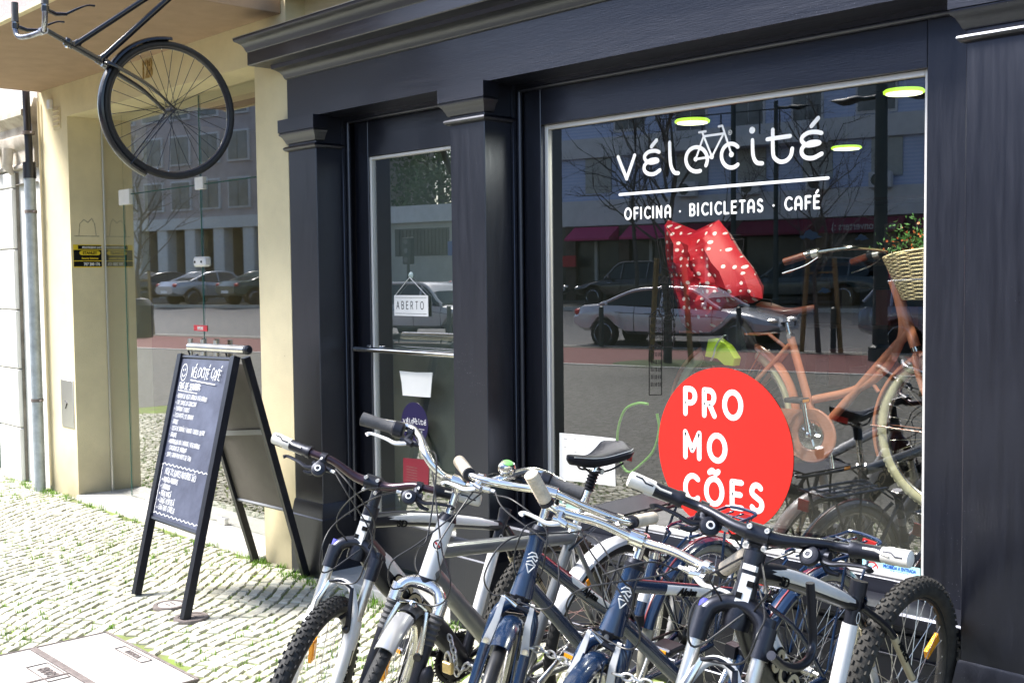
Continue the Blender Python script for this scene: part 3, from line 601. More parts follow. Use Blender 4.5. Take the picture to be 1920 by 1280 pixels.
# ================================================================== WHITE STONE BUILDING at the left
wb = thing('stone_building', 'white stone building with block pilaster, weathered capital and green door', 'building', (-11, 0, 0))
k = MB(); k.box((-14, .02, 0), (-8.975, .6, 2.86), M['whitewall']); k.box((-13.99, .03, 2.86), (-8.975, .6, 9), M['whitewall']); W(k, 'wall', wb)
z = 0
for i, h in enumerate((.44, .47, .47, .48, .48, .125)):
    k = MB(); k.box((-9.93, -.035, z+.004), (-9.47, .05, z+h-.004), M['whitewall'], .008); W(k, 'stone_block', wb); z += h
k = MB(); k.box((-9.462, -.012, 2.36), (-9.05, .05, 2.366), M['joint']); k.box((-9.466, -.005, 0), (-9.46, .05, 2.46), M['joint']); W(k, 'joint', wb)
k = MB(); mold(k, -9.95, -9.04, 0, .1, [(.0, 2.475), (.03, 2.48), (.03, 2.50), (.01, 2.52), (.01, 2.62), (.03, 2.64), (.05, 2.68), (.05, 2.72), (.02, 2.74), (.02, 2.80), (.06, 2.83), (.10, 2.86), (.10, 2.9), (.02, 2.93), (0, 3.0)], M['oldstone'], right=False)
k.tube([(-9.75, -.07, 2.70), (-9.75, -.09, 2.52), (-9.7, -.07, 2.46)], [.05, .045, .02], M['whitewall'], 10); k.tube([(-9.42, -.07, 2.64), (-9.42, -.08, 2.50), (-9.4, -.05, 2.44)], [.045, .04, .015], M['oldstone'], 10)
W(k, 'capital', wb)
k = MB(); k.box((-11.2, -.002, .05), (-9.945, .02, 2.4), M['green'], .003)
for i in range(3): k.box((-11.1+i*.38, -.012, .2), (-10.8+i*.38, -.002, 2.2), M['green'], .004)
W(k, 'door', wb)
# ================================================================== OTHER SIDE OF THE STREET (seen mirrored in the glass)
def SB(mb, u0, u1, v0, v1, z0, z1, m, b=0):       # box in the street frame
    t = MB(); t.box((u0, v0, z0), (u1, v1, z1), m, b)
    return mb.add([S0+SU*p[0]+SV*p[1]+A(0, 0, p[2]) for p in t.v], [f[::-1] for f in t.f], m, False)
def tile_mat():
    m = mat('blue_zigzag_tiles', (.15, .2, .36), .3, coord='Generated'); n, l = m.node_tree.nodes, m.node_tree.links
    tc = n.new('ShaderNodeTexCoord'); w = n.new('ShaderNodeTexWave'); w.wave_type = 'BANDS'; w.bands_direction = 'Z'; w.inputs['Scale'].default_value = 2.6; w.inputs['Distortion'].default_value = 1.6; w.inputs['Detail Scale'].default_value = 3
    l.new(tc.outputs['Object'], w.inputs['Vector']); rp = n.new('ShaderNodeValToRGB'); rp.color_ramp.elements[0].color = (.40, .48, .70, 1); rp.color_ramp.elements[1].color = (.52, .59, .78, 1)
    l.new(w.outputs[0], rp.inputs[0]); l.new(rp.outputs[0], n['Principled BSDF'].inputs['Base Color']); return m
M['tile'] = tile_mat()
M['band'] = mat('pale_render_band', (.62, .62, .62), .8, noise=.08, nscale=3)
M['winglass'] = mat('dim_house_window', (.16, .17, .17), .15, noise=.3, nscale=2)
M['blind'] = mat('pale_blind', (.42, .43, .40), .7, noise=.1)
M['magenta'] = mat('magenta_awning', (.42, .03, .13), .7, noise=.1)
M['maroon'] = mat('maroon_awning', (.16, .012, .035), .7, noise=.1)
M['brown'] = mat('brown_shop_pillar', (.085, .06, .045), .6, noise=.2)
M['shopdark'] = mat('shop_window_dark', (.05, .06, .055), .2, noise=.4, nscale=1.2)
M['carglass'] = mat('car_glass', (.02, .03, .03), .06)
M['bark'] = mat('grey_bark', (.09, .085, .075), .9, noise=.3, bump=.5)
M['stake'] = mat('wooden_stake', (.24, .17, .08), .85, noise=.2)
M['lampgreen'] = mat('dark_green_lamp_paint', (.02, .035, .035), .45)
M['leaf'] = mat('evergreen_leaf', (.05, .10, .03), .7, noise=.5, nscale=2)
M['concrete'] = mat('old_concrete_wall', (.42, .41, .36), .9, noise=.12, nscale=1.5)
Z0 = .6
blk = thing('tiled_building', 'long blue tiled building with pale floor bands, mirrored in the shop window', 'building', tuple(st(0, 23, .6)))
k = MB(); SB(k, -14.6, 26, 20, 30, .5, 15, M['tile']); W(k, 'wall', blk)
k = MB(); SB(k, -14.7, 26, 19.75, 20, 3.47, 4.42, M['band']); SB(k, -14.7, 26, 19.8, 20, 6.02, 6.75, M['band']); SB(k, -14.7, 26, 19.8, 20, 9.4, 10.1, M['band']); SB(k, -14.7, -13.7, 19.85, 20, 3.4, 15, M['band']); SB(k, .15, .9, 19.85, 20, 4.4, 15, M['band'])
SB(k, -9, -3, 19.0, 19.8, 5.95, 6.3, M['band']); W(k, 'floor_band', blk)
wins = [(-11.1, -10, 7.0, 8.2), (-8.6, -7.5, 6.75, 8.4), (-6.4, -5.35, 6.75, 8.2), (-4.25, -3.3, 6.75, 8.1), (-2.05, -.85, 6.9, 8.0), (1.6, 2.6, 6.8, 8.2)]
for i, (u0, u1, z0, z1) in enumerate(wins+[(a, b, z0+3.2, z1+3.3) for a, b, z0, z1 in wins]):
    k = MB(); SB(k, u0-.08, u1+.08, 19.93, 20, z0-.1, z1+.08, M['band']); w = W(k, 'window', blk)
    k = MB(); SB(k, u0, u0+(u1-u0)*.48, 19.9, 19.94, z0, z1, M['winglass']); SB(k, u0+(u1-u0)*.52, u1, 19.9, 19.94, z0, z1, M['winglass']); W(k, 'pane', w)
for (u0, u1, z0, z1) in ((-8.6, -7.4, 4.75, 6.0), (-6.26, -5.24, 4.8, 6.0), (-3.9, -2.9, 4.75, 6.0), (-1.6, -.6, 4.75, 6.0), (-12.4, -11.3, 4.7, 6.0)):
    k = MB(); SB(k, u0, u1, 19.92, 20, z0, z1, M['blind']); W(k, 'window', blk)
for i, (u, z) in enumerate(((-8.03, 4.63), (-5.67, 4.58), (-1.2, 4.6), (-3.3, 4.62))):
    k = MB(); SB(k, u-.36, u+.36, 19.45, 19.75, z-.26, z+.26, M['band'], .02); c = st(u-.08, 19.445, z); k.lathe([(.2, 0), (.2, .004), (.05, .012), (0, .012)], c, -SV, M['shopdark'], 18); W(k, 'air_conditioner', blk)
for u in (-8.7, -7.2, -6.5, -5.1, -4.4, -3.1): k = MB(); SB(k, u-.02, u+.02, 19.0, 19.04, 6.3, 7.1, M['darkmetal']); W(k, 'balcony_post', blk)
k = MB(); SB(k, -9, -3, 19.0, 19.03, 7.08, 7.12, M['darkmetal']); W(k, 'balcony_rail', blk)
k = MB(); SB(k, -14.5, 26, 19.9, 20, .6, 3.45, M['shopdark']); W(k, 'shop_window', blk)
for u in (-14.4, -12.95, -10.65, -8.3, -6.2, -3.2, -.2, 2.5, 5.5): k = MB(); SB(k, u-.22, u+.22, 19.7, 19.92, .6, 3.46, M['brown']); W(k, 'pillar', blk)
for u in (-11.9, -9.6, -7.4): k = MB(); SB(k, u-.06, u+.06, 19.8, 19.92, .6, 2.9, M['blind']); W(k, 'door_frame', blk)
for (u0, u1, m) in ((-12.75, -10.86, 'magenta'), (-10.42, -8.5, 'magenta'), (-8.0, -6.4, 'maroon'), (-6, -3.4, 'maroon'), (-3.0, -.4, 'maroon'), (0, 2.3, 'maroon')):
    k = MB(); P = [st(u0, 19.7, 3.42), st(u0, 18.9, 2.98), st(u0, 18.9, 2.9), st(u0, 19.7, 2.9)]; k.extr(P, SU*(u1-u0), M[m])
    if m == 'maroon' and u0 in (-3.0, 0): k.text('cash converters :)', .36, st(u1-.1, 18.88, 2.93)+A(0, 0, .06), -SU, (0, 0, 1), M['blind'], th=.004, sx=.8, bold=.004)
    W(k, 'awning', blk)
k = MB(); SB(k, -13.3, -12.5, 19.3, 19.36, 1.94, 2.36, mat('red_shop_sign', (.4, .02, .03), .5)); W(k, 'hanging_sign', blk)

wl_ = thing('concrete_wall_building', 'low old concrete building with a slatted window, mirrored in the glazed door', 'building', tuple(st(-20, 22, .6)))
k = MB(); SB(k, -27, -14.9, 20, 24, .5, 4.2, M['concrete']); SB(k, -27.2, -14.8, 19.8, 20, 3.9, 4.6, M['band']); W(k, 'wall', wl_)
k = MB()
for i in range(14): SB(k, -21.6+i*.19, -21.48+i*.19, 19.93, 20, 2.55, 3.6, M['darkmetal'])
SB(k, -21.75, -18.9, 19.97, 20.0, 2.5, 3.65, M['shopdark']); W(k, 'window', wl_)
# building mirrored in the entrance glass of the yellow house
fb = thing('colonnade_building', 'tall brownish building over pale columns with a scaffold of windows, mirrored in the entrance glass', 'building', tuple(st(-36, 26, .6)))
M['plumwall'] = mat('dusky_brown_wall', (.42, .37, .36), .8, noise=.15, nscale=1); M['paleblue'] = mat('pale_column', (.62, .62, .60), .8, noise=.1)
k = MB(); SB(k, -60, -27.2, 24, 30, 4.4, 16, M['plumwall']); SB(k, -60, -27.2, 26, 30, .5, 4.4, M['shopdark']); SB(k, -60, -27.2, 23.8, 24.2, 4.3, 4.9, M['paleblue']); W(k, 'wall', fb)
for i in range(14): k = MB(); u = -28-i*2.2; SB(k, u-.4, u+.4, 23.9, 24.6, .6, 4.4, M['paleblue'], .05); W(k, 'column', fb)
for r in range(4):
    for i in range(12):
        k = MB(); u = -28.6-i*2.2; SB(k, u-.8, u+.8, 23.9, 24, 5.3+r*2.4, 6.9+r*2.4, M['band']); f = W(k, 'window', fb)
        k = MB()
        for q in range(2): SB(k, u-.68+q*.7, u-.02+q*.7, 23.86, 23.9, 5.4+r*2.4, 6.8+r*2.4, M['winglass'])
        W(k, 'pane', f)

# ---- cars
def car_mesh_parts(root, paint, wagon=False, L=4.6, Wd=.9, H=1.42):
    # local: x forward, z up, y left, origin on the ground between the wheels
    x0, x1 = -L*.5, L*.5
    if wagon: st_ = [(x0, .45, .86, .78), (x0+.08, .4, .98, .84), (x0+.6, .35, .98, .89), (0, .32, .95, .9), (x1-1.35, .33, .92, .89), (x1-.5, .36, .78, .86), (x1-.1, .4, .66, .78), (x1, .45, .58, .70)]
    else: st_ = [(x0, .48, .76, .72), (x0+.12, .4, .95, .80), (x0+.9, .34, 1.0, .88), (0, .30, .93, .9), (x1-1.3, .31, .9, .89), (x1-.5, .34, .76, .85), (x1-.1, .38, .62, .76), (x1, .44, .54, .66)]
    b = MB(); V = []; F = []; n = 12
    S_ = list(zip(*[np.interp(np.linspace(x0, x1, 22), [s[0] for s in st_], [s[q] for s in st_]) for q in (1, 2, 3)])); X = np.linspace(x0, x1, 22)
    wx = (x0+.85, x1-.85)
    for x, (zb, zt, w) in zip(X, S_):
        zb2 = zb
        for c in wx:
            d = abs(x-c)
            if d < .36: zb2 = max(zb2, math.sqrt(.36**2-d*d)+.32)
        sec = [(0, zb2), (w*.8, zb2), (w*.98, max(zb2, zb+.02)+.06), (w, max(zb2+.08, .55*(zb+zt))), (w*.985, max(zb2+.1, zt-.14)), (w*.93, zt-.02), (w*.75, zt+.02)]
        full = [(-y, z) for y, z in sec[::-1][:-1]]+sec
        n = len(full); V += [(x, y, z) for y, z in full]
    V0 = [A(*q) for q in V]
    F = [[i*n+j, i*n+(j+1) % n, (i+1)*n+(j+1) % n, (i+1)*n+j] for i in range(21) for j in range(n)]+[list(range(n))[::-1], [21*n+j for j in range(n)]]
    b.add(V, F, paint)
    # greenhouse
    if wagon: g = [(x0+.12, .97, .97), (x0+.35, H-.04, .97), (-.6, H+.02, .97), (.35, H, .95), (x1-1.30, .93, .92)]
    else: g = [(x0+.75, 1.0, 1.0), (x0+1.55, H-.06, 1.0), (-.1, H, .97), (.55, H-.05, .95), (x1-1.25, .91, .92)]
    xs = np.linspace(g[0][0], g[-1][0], 18); zt = np.interp(xs, [q[0] for q in g], [q[1] for q in g]); zl = np.interp(xs, [q[0] for q in g], [q[2] for q in g])
    zt = np.convolve(np.pad(zt, 1, 'edge'), [.25, .5, .25], 'valid')
    gl = MB(); V = []
    for x, a, c in zip(xs, zt, zl):
        a = max(a, c+.005); hw = .83; top = .62+.02
        V += [(x, -hw, c-.02), (x, -(hw*.99-(hw-top)*.9*(a-c)/.45), a-.03), (x, -.45, a), (x, .45, a), (x, hw*.99-(hw-top)*.9*(a-c)/.45, a-.03), (x, hw, c-.02)]
    F = [[i*6+j, i*6+j+1, (i+1)*6+j+1, (i+1)*6+j] for i in range(17) for j in range(5)]
    gl.add(V, F, M['carglass']); 
    b.add([(x, y*1.005, z+.006) for x, y, z in V], [[i*6+j, i*6+j+1, (i+1)*6+j+1, (i+1)*6+j] for i in range(2, 15) for j in (1, 2, 3)], paint)
    body = b.build('body', root)
    gl.build('windows', root)
    p = MB()
    for s_ in (-1, 1):
        for xx in ((x0+1.0, -.15, .9) if not wagon else (x0+.7, -.9, .15, 1.0)):
            i = int(np.argmin(abs(xs-xx))); q = V[i*6+(5 if s_ > 0 else 0)]; r_ = V[i*6+(4 if s_ > 0 else 1)]
            p.tube([A(*q)+A(0, s_*.006, 0), A(*r_)+A(0, s_*.006, 0)], .035, paint, 6)
    for j in (1, 4): p.tube([A(*V[i*6+j]) for i in range(0, 18)], .038, paint, 8)
    p.build('window_pillars', root)
    for xx in wx:
        for s_ in (-1, 1):
            w = MB(); w.lathe([(.20, -.1), (.30, -.1), (.33, -.07), (.33, .07), (.30, .1), (.21, .1)], (xx, s_*.76, .33), (0, s_, 0), M['rubber'], 26); wh = w.build('wheel', root)
            w = MB(); w.lathe([(.20, .06), (.235, .10), (.225, .108), (.20, .07), (.06, .05), (.05, .08), (0, .08)], (xx, s_*.76, .33), (0, s_, 0), M['alu'], 24); w.lathe([(.19, .073), (.07, .073)], (xx, s_*.76, .33), (0, s_, 0), M['blackdecal'], 24)
            for q in range(5): a = q*1.2566; w.obox((xx+.11*math.cos(a), s_*.845, .33+.11*math.sin(a)), (.1*math.cos(a), 0, .1*math.sin(a)), (-.028*math.sin(a), 0, .028*math.cos(a)), (0, .012, 0), M['alu'])
            w.build('rim', wh)
    for s_ in (-1, 1):
        w = MB(); w.ball((x1-.16, s_*.6, .64), .16, M['alu'], 10, (1, .8, .45)); w.build('headlight', root)
        w = MB(); w.ball((x0+.12, s_*.68, .82), .14, M['redref'], 10, (.8, .7, .6)); w.build('tail_light', root)
    for s_ in (-1, 1):
        w = MB()
        for xx in ((-.95, .05, 1.05) if wagon else (-.75, .2, 1.15)):
            i = int(round((xx-x0)/(x1-x0)*21)); i = min(max(i, 1), 20); n_ = 13
            sec = [V0[i*n_+j] for j in ((7, 8, 9, 10, 11) if s_ > 0 else (5, 4, 3, 2, 1))]; w.tube([A(*q)+A(0, s_*.004, 0) for q in sec], .006, M['blackdecal'], 5)
        w.tube([V0[j*13+(10 if s_ > 0 else 2)] + A(0, s_*.006, -.03) for j in range(5, 17)], .007, M['blackdecal'], 5); w.build('door_gap', root)
        w = MB()
        for xx in (-.55, .45): w.tube([A(xx, s_*.905, .80), A(xx+.16, s_*.905, .80)], .012, M['alu'], 6)
        w.build('door_handle', root); w = MB(); w.ball((x1-1.55, s_*.98, .98), .11, paint, 10, (.6, 1, .65)); w.build('side_mirror', root)
    for xx in (x0-.004, x1+.002): w = MB(); w.box((xx-.006, -.26, .50), (xx+.006, .26, .61), M['whitedecal'], .002); w.build('number_plate', root)
    w = MB(); w.box((x1-.06, -.4, .5), (x1+.005, .4, .62), M['plastic'], .02); w.build('grille', root)
def ctree(o, par=None):
    c = o.copy(); sc.collection.objects.link(c); c.parent = par
    if par is not None: c.matrix_parent_inverse = o.matrix_parent_inverse
    for ch in list(o.children): ctree(ch, c)
    return c
def paint(n, c, **k): return mat(n, c, .25, coat=.8, **k)
ang = math.atan2(SU[1], SU[0])
def put(o, u, v, z, flip=False, dz=0): o.matrix_world = Matrix.Translation(Vector([float(q) for q in st(u, v, z)])) @ Matrix.Rotation(ang+(math.pi if flip else 0)+dz, 4, 'Z')
cars = [('silver parked sedan nearest the bollards, mirrored in the shop window', paint('silver_car_paint', (.62, .63, .65), metal=.25), False, -1.55, 5.4, -.05, 0, 4.95),
        ('grey-blue parked estate car cut by the right window edge, mirrored in the shop window', paint('grey_blue_car_paint', (.22, .26, .32), metal=.4), True, 4.9, 5.5, -.03, 0, 4.6),
        ('white parked car mirrored behind the open sign in the glazed door', paint('white_car_paint', (.5, .51, .5)), True, -8.9, 5.6, -.03, 0, 4.5),
        ('black parked hatchback in the far row, left, mirrored in the shop window', paint('black_car_paint', (.02, .022, .022)), True, -8.4, 16.3, .55, 1, 4.1),
        ('dark teal parked estate car in the far row, mirrored in the shop window', paint('teal_car_paint', (.035, .055, .055)), True, -2.6, 16.3, .57, 1, 4.7),
        ('dark red parked car in the far row, right, mirrored in the shop window', paint('red_car_paint', (.18, .015, .02)), True, 1.9, 16.6, .57, 0, 4.3),
        ('dark grey parked car in the far row, far left of the hatchback', paint('grey_car_paint', (.06, .06, .065)), False, -13.6, 16.4, .57, 0, 4.4),
        ('pale silver parked car facing the pavement, mirrored in the entrance glass', paint('pale_car_paint', (.40, .43, .46), metal=.3), False, -27.5, 15, .57, 2, 4.4),
        ('black parked car mirrored left in the entrance glass', paint('black_car_paint2', (.03, .03, .035)), False, -31.0, 15.4, .57, 2, 4.4),
        ('dark green parked car mirrored right in the entrance glass', paint('green_car_paint', (.02, .06, .045)), False, -24.2, 15.2, .57, 2, 4.4)]
for lab, pm, wag, u, v, z, fl, L in cars:
    o = thing('parked_car', lab, 'car', (0, 0, 0), group='cars parked across the street'); car_mesh_parts(o, pm, wag, L, H=1.40 if not wag else 1.5); put(o, u, v, z, fl == 1, -1.35 if fl == 2 else 0)

# ---- bollards
def bollard(u, v, lab):
    t = thing('bollard', lab, 'bollard', tuple(st(u, v, 0)), 'dark bollards along the kerb')
    k = MB(); k.lathe([(.055, 0), (.055, .86), (.05, .9), (.0, .93)], st(u, v, 0), (0, 0, 1), M['lampgreen'], 16); W(k, 'post', t)
for i, u in enumerate((-2.97, .3, 2.3)): bollard(u, 4.1, ('dark bollard in front of the rear wheel of the silver sedan', 'dark bollard in front of the front wheel of the silver sedan', 'dark bollard beside the wooden tree stakes')[i])
for i, u in enumerate((-7.2, -22, -19)): bollard(u, 4.1, ('dark bollard before the white car mirrored in the glazed door', 'dark bollard mirrored left in the entrance glass', 'dark bollard mirrored right in the entrance glass')[i])
# ---- lamp posts
def lamp(u, v, z, h, lab, r=.09, double=True):
    t = thing('street_lamp', lab, 'street lamp', tuple(st(u, v, z)), 'street lamps across the street')
    k = MB(); k.tube([st(u, v, z), st(u, v, z+h*.5), st(u, v, z+h)], [r, r*.85, r*.75], M['lampgreen'], 14); k.lathe([(r*1.5, 0), (r*1.5, .25), (r, .3)], st(u, v, z), (0, 0, 1), M['lampgreen'], 16); W(k, 'pole', t)
    for s_ in ((-1, 1) if double else (1,)):
        k = MB(); c = st(u+s_*.62, v+.1, z+h-.25)
        k.tube([st(u, v, z+h-.2), st(u+s_*.35, v+.05, z+h-.22)], .04, M['lampgreen'], 8)
        P = [st(u+s_*(.3+q*.08), v+.06, z+h-.22+.02*math.sin(q)) for q in range(9)]; k.tube(P, [.03, .09, .13, .15, .155, .15, .12, .07, .02], M['lampgreen'], 12, sq=(1, .45)); W(k, 'lamp_head', t)
lamp(3.68, 2.5, 0, 4.95, 'dark double-headed street lamp at the right of the shop window reflection', .14)
lamp(-3.95, 14, .6, 7.2, 'tall thin green lamp post, left of the two behind the sedan', .09, False)
lamp(-2.63, 14, .6, 6.0, 'tall thin green lamp post, right of the two behind the sedan', .08, False)
t = thing('traffic_light', 'green traffic light on a pole mirrored in the glazed door', 'traffic light', tuple(st(-14.72, 12, .5)))
k = MB(); k.tube([st(-14.72, 12, .5), st(-14.72, 12, 2.1)], .05, M['lampgreen'], 10); W(k, 'pole', t)
k = MB(); SB(k, -14.9, -14.55, 11.9, 12.15, 2.05, 2.95, M['lampgreen'], .03); W(k, 'signal_head', t)
for z in (2.2, 2.5, 2.8): k = MB(); k.lathe([(.09, 0), (.09, .03), (0, .03)], st(-14.72, 11.9, z), -SV, M['winglass'], 14); W(k, 'lens', t)
t = thing('parking_sign', 'blue parking sign with white P mirrored in the glazed door', 'sign', tuple(st(-14.0, 14, .6)))
k = MB(); k.tube([st(-14.2, 14, .6), st(-14.2, 14, 2.8)], .03, M['steel'], 8); W(k, 'pole', t)
k = MB(); SB(k, -14.5, -13.95, 13.94, 13.97, 2.35, 2.85, mat('blue_sign', (.03, .09, .3), .4)); k.text('P', .5, st(-14.05, 13.935, 2.43), -SU, (0, 0, 1), M['whitedecal'], th=.003, bold=.01); W(k, 'panel', t)

# ---- trees
def bare_tree(u, v, z, h, lab, r=.09, seed=1, spread=1., stakes=True):
    R = random.Random(seed); base = st(u, v, z)
    t = thing('bare_tree', lab, 'tree', tuple(base), 'bare street trees across the street')
    k = MB(); top = base+A(0, 0, h); P = [base+A(R.uniform(-.05, .05), R.uniform(-.05, .05), 0)*q+A(0, 0, h*q/6) for q in range(7)]; k.tube(P, [r, r*.8, r*.7, r*.55, r*.42, r*.25, r*.1], M['bark'], 10); W(k, 'trunk', t)
    c = MB()
    def br(p, d, l, rr, dep):
        P = [p]; dd = d.copy()
        for i in range(4): dd = dd+A(*[R.gauss(0, .13) for _ in range(3)])+A(0, 0, .06); dd /= np.linalg.norm(dd); P.append(P[-1]+dd*l/4)
        c.tube(P, [rr, rr*.8, rr*.6, rr*.45, rr*.3], M['bark'], 5, caps=False)
        if dep:
            for i in range(R.randint(2, 4)): q = R.randint(1, 4); nd = dd+A(*[R.gauss(0, .55) for _ in range(3)]); br(P[q], nd/np.linalg.norm(nd), l*R.uniform(.45, .7), rr*.5, dep-1)
    for i in range(15):
        q = .32+.66*i/15; a = R.uniform(0, 6.28); d = A(math.cos(a)*.9*spread, math.sin(a)*.9*spread, .55+.5*q); br(base+A(0, 0, h*q), d/np.linalg.norm(d), h*(.42-.26*q)*spread, r*.35, 3)
    W(c, 'crown', t)
    if stakes:
        for du in (-.32, .35):
            s = MB(); s.tube([st(u+du*1.2, v+.1, z), st(u+du*.8, v+.1, z+1.9)], .05, M['stake'], 8); W(s, 'stake', t)
        s = MB(); s.tube([st(u-.28, v+.1, z+1.6), st(u+.3, v+.1, z+1.62)], .025, M['stake'], 6); W(s, 'tie', t)
bare_tree(.5, .3, 0, 5.0, 'bare young tree with stakes standing in a grass patch, mirrored left in the shop window', .085, 4)
bare_tree(2.0, 4.1, 0, 4.6, 'bare young tree between wooden stakes at the kerb, mirrored right in the shop window', .06, 9)
bare_tree(-6.9, 13.4, .6, 6.5, 'bare thin tree by the far road edge, mirrored at the left window side', .08, 12, 1.1, False)
bare_tree(-21.3, 4.1, 0, 5.2, 'bare tree with stakes mirrored in the entrance glass, left', .07, 15)
bare_tree(-18.6, 4.1, 0, 5.4, 'bare tree with stakes mirrored in the entrance glass, right', .08, 21)
g = MB(); c = st(.5, .3, .004); g.lathe([(.0, .014), (.7, .014), (1.0, .0)][::-1], c, (0, 0, 1), mat('dark_turf', (.05, .075, .02), .9, noise=.4), 30)
g.build('tree_pit_grass', kind='structure')
def leafy(u, v, z, h, w, seed, lab):
    R = random.Random(seed); base = st(u, v, z); t = thing('evergreen_tree', lab, 'tree', tuple(base), 'evergreen trees behind the concrete wall')
    k = MB(); k.tube([base, base+A(.1, 0, h*.4), base+A(0, .2, h*.8)], [.3, .22, .08], M['bark'], 8); W(k, 'trunk', t)
    V = []; F = []
    C = [(base+A(R.gauss(0, w*.3), R.gauss(0, w*.3), h*R.uniform(.35, 1)), R.uniform(.18, .34)*w) for _ in range(26)]
    for c, r in C:
        for _ in range(150):
            d = A(*[R.gauss(0, 1) for _ in range(3)]); d /= np.linalg.norm(d); p = c+d*r*R.uniform(.6, 1.05); a = A(*[R.gauss(0, 1) for _ in range(3)]); a /= np.linalg.norm(a); b = np.cross(a, d); s = R.uniform(.08, .2); q = len(V)
            V += [p-a*s, p+b*s*.6, p+a*s, p-b*s*.6]; F.append((q, q+1, q+2, q+3))
    m = MB(); m.add(V, F, M['leaf'], False); W(m, 'crown', t)
for i, (u, v, h, w) in enumerate(((-24.5, 27, 9, 5.5), (-20.5, 26.5, 8, 5), (-17.2, 26, 9, 5), (-28, 27, 8, 5))): leafy(u, v, .6, h, w, 30+i, ('dense evergreen tree left behind the low concrete building', 'dense evergreen tree above the middle of the concrete building', 'dense evergreen tree next to the tiled building', 'dense evergreen tree between the two far buildings', 'small evergreen tree before the column building')[i])
# ramp walls and bin mirrored in the entrance glass
t = MB(); SB(t, -30, -14.5, .2, .35, 0, .32, M['band']); W(t, 'ramp_wall', None, 'low pale ramp wall on the pavement mirrored in the entrance glass, farther one', 'wall')
t = MB(); SB(t, -26, -12, -3.2, -3.05, 0, .3, M['band']); W(t, 'ramp_wall', None, 'low pale ramp wall on the pavement mirrored in the entrance glass, nearer one', 'wall')
t = thing('waste_bin', 'black waste bin on the pavement mirrored in the entrance glass', 'bin', tuple(st(-17.2, 3.0, 0)))
k = MB(); k.lathe([(.3, 0), (.34, .9), (.3, .95)], st(-17.2, 3.0, 0), (0, 0, 1), M['lampgreen'], 18); W(k, 'bin_body', t); k = MB(); k.lathe([(.31, .95), (.2, 1.08), (0, 1.12)], st(-17.2, 3.0, 0), (0, 0, 1), M['plastic'], 18); W(k, 'lid', t)
# ================================================================== LETTERING AND NOTICES ON THE SHOP GLASS
YL = GY-.0009; WP = M['whitedecal']
M['lettering'] = mat('white_vinyl_lettering', (.85, .85, .84), .5, noise=.02, emit=None)
WP = M['lettering']
def Z(x, y): p = oy(1140+x/4.364, 200+y/4.364, YL); return (p[0], p[2])
LOGO = [[(82, 412), (152, 590), (218, 398)], [(355, 328), (396, 275)],
 [(418, 372), (385, 362), (335, 370), (300, 402), (308, 440), (350, 460), (405, 446), (392, 432), (340, 442), (300, 480), (298, 522), (330, 550), (380, 550), (424, 520)],
 [(504, 295), (508, 430), (520, 500), (545, 540), (575, 545)], [(1182, 275), (1186, 390), (1202, 440), (1225, 462), (1262, 465)],
 [(1348, 190), (1350, 380), (1372, 430), (1415, 452), (1462, 440), (1496, 400), (1507, 345)], [(1303, 268), (1490, 241)], [(1664, 160), (1720, 94)],
 [(1746, 216), (1705, 208), (1640, 214), (1590, 250), (1590, 290), (1640, 318), (1725, 300), (1712, 290), (1650, 296), (1592, 335), (1586, 385), (1620, 418), (1680, 420), (1748, 386)]]
LO = arc(725, 432, 88, 100, -30, 290, 26); LC = arc(1008, 402, 80, 98, 48, 312, 22)
BK = [[(745, 212), (800, 203)], [(772, 215), (850, 410)], [(788, 243), (950, 220)], [(945, 222), (850, 410)], [(850, 410), (718, 430)], [(718, 430), (780, 248)], [(905, 163), (935, 157), (1010, 390)]]
def logo(mb, m, f, w):
    flipy = lambda P, cy: [(x, 2*cy-y) for x, y in P]
    def add(P, w_): mb.stroke([f(*Z(*p)) for p in P], w_, (0, YL, 0), (1, 0, 0), (0, 0, 1), m, flat=.06)
    for P in LOGO: add(P if len(P) < 3 else [tuple(q) for q in spl([(a, b, 0) for a, b in P], 4) for q in [q[:2]]] if len(P) > 4 else P, w)
    add(flipy(LO, 432), w); add(flipy(LC, 402), w)
    for P in BK: add(P, w*.55)
    for c, r in (((1180, 194), .011), ((718, 430), .008), ((850, 411), .008), ((1010, 392), .009)):
        x, z = f(*Z(*c)); mb.lathe([(r*w/.0135, 0), (r*w/.0135, .0012)], (x, YL, z), (0, -1, 0), m, 16, False)
k = MB(); logo(k, WP, lambda x, z: (x, z), .0158)
a_, b_ = Z(95, 728), Z(1802, 575); zl = (a_[1]+b_[1])/2; k.stroke([(a_[0], zl), (b_[0], zl)], .0115, (0, YL, 0), (1, 0, 0), (0, 0, 1), WP, flat=.06)
def fit_write(mb, txt, x0, x1, z, h, w, m, y=YL, sx=1., **kw):
    n = len(txt); base = sum(GL.get(c, GL[' '])[0]*sx for c in txt)*h; gap = ((x1-x0)-base)/n/h
    write(mb, txt, h, w, (x0, y, z), (1, 0, 0), (0, 0, 1), m, gap=gap, sx=sx, **{'flat': .06, **kw})
a_, b_ = Z(140, 918), Z(1762, 830); fit_write(k, 'OFICINA . BICICLETAS . CAF\u00c9', a_[0], b_[0], (a_[1]+b_[1])/2, .043, .0088, WP, sx=.9)
x, z = Z(998, 212); k.stroke(arc(x, z, .0085, .0085, 0, 360, 16), .0016, (0, YL, 0), (1, 0, 0), (0, 0, 1), WP, flat=.1); k.text('R', .012, (x, YL-.0005, z-.0045), (1, 0, 0), (0, 0, 1), WP, th=.0003, align='CENTER')
W(k, 'window_lettering', None, 'white shop name, underline and small bicycle drawing lettered on the display window', 'lettering')
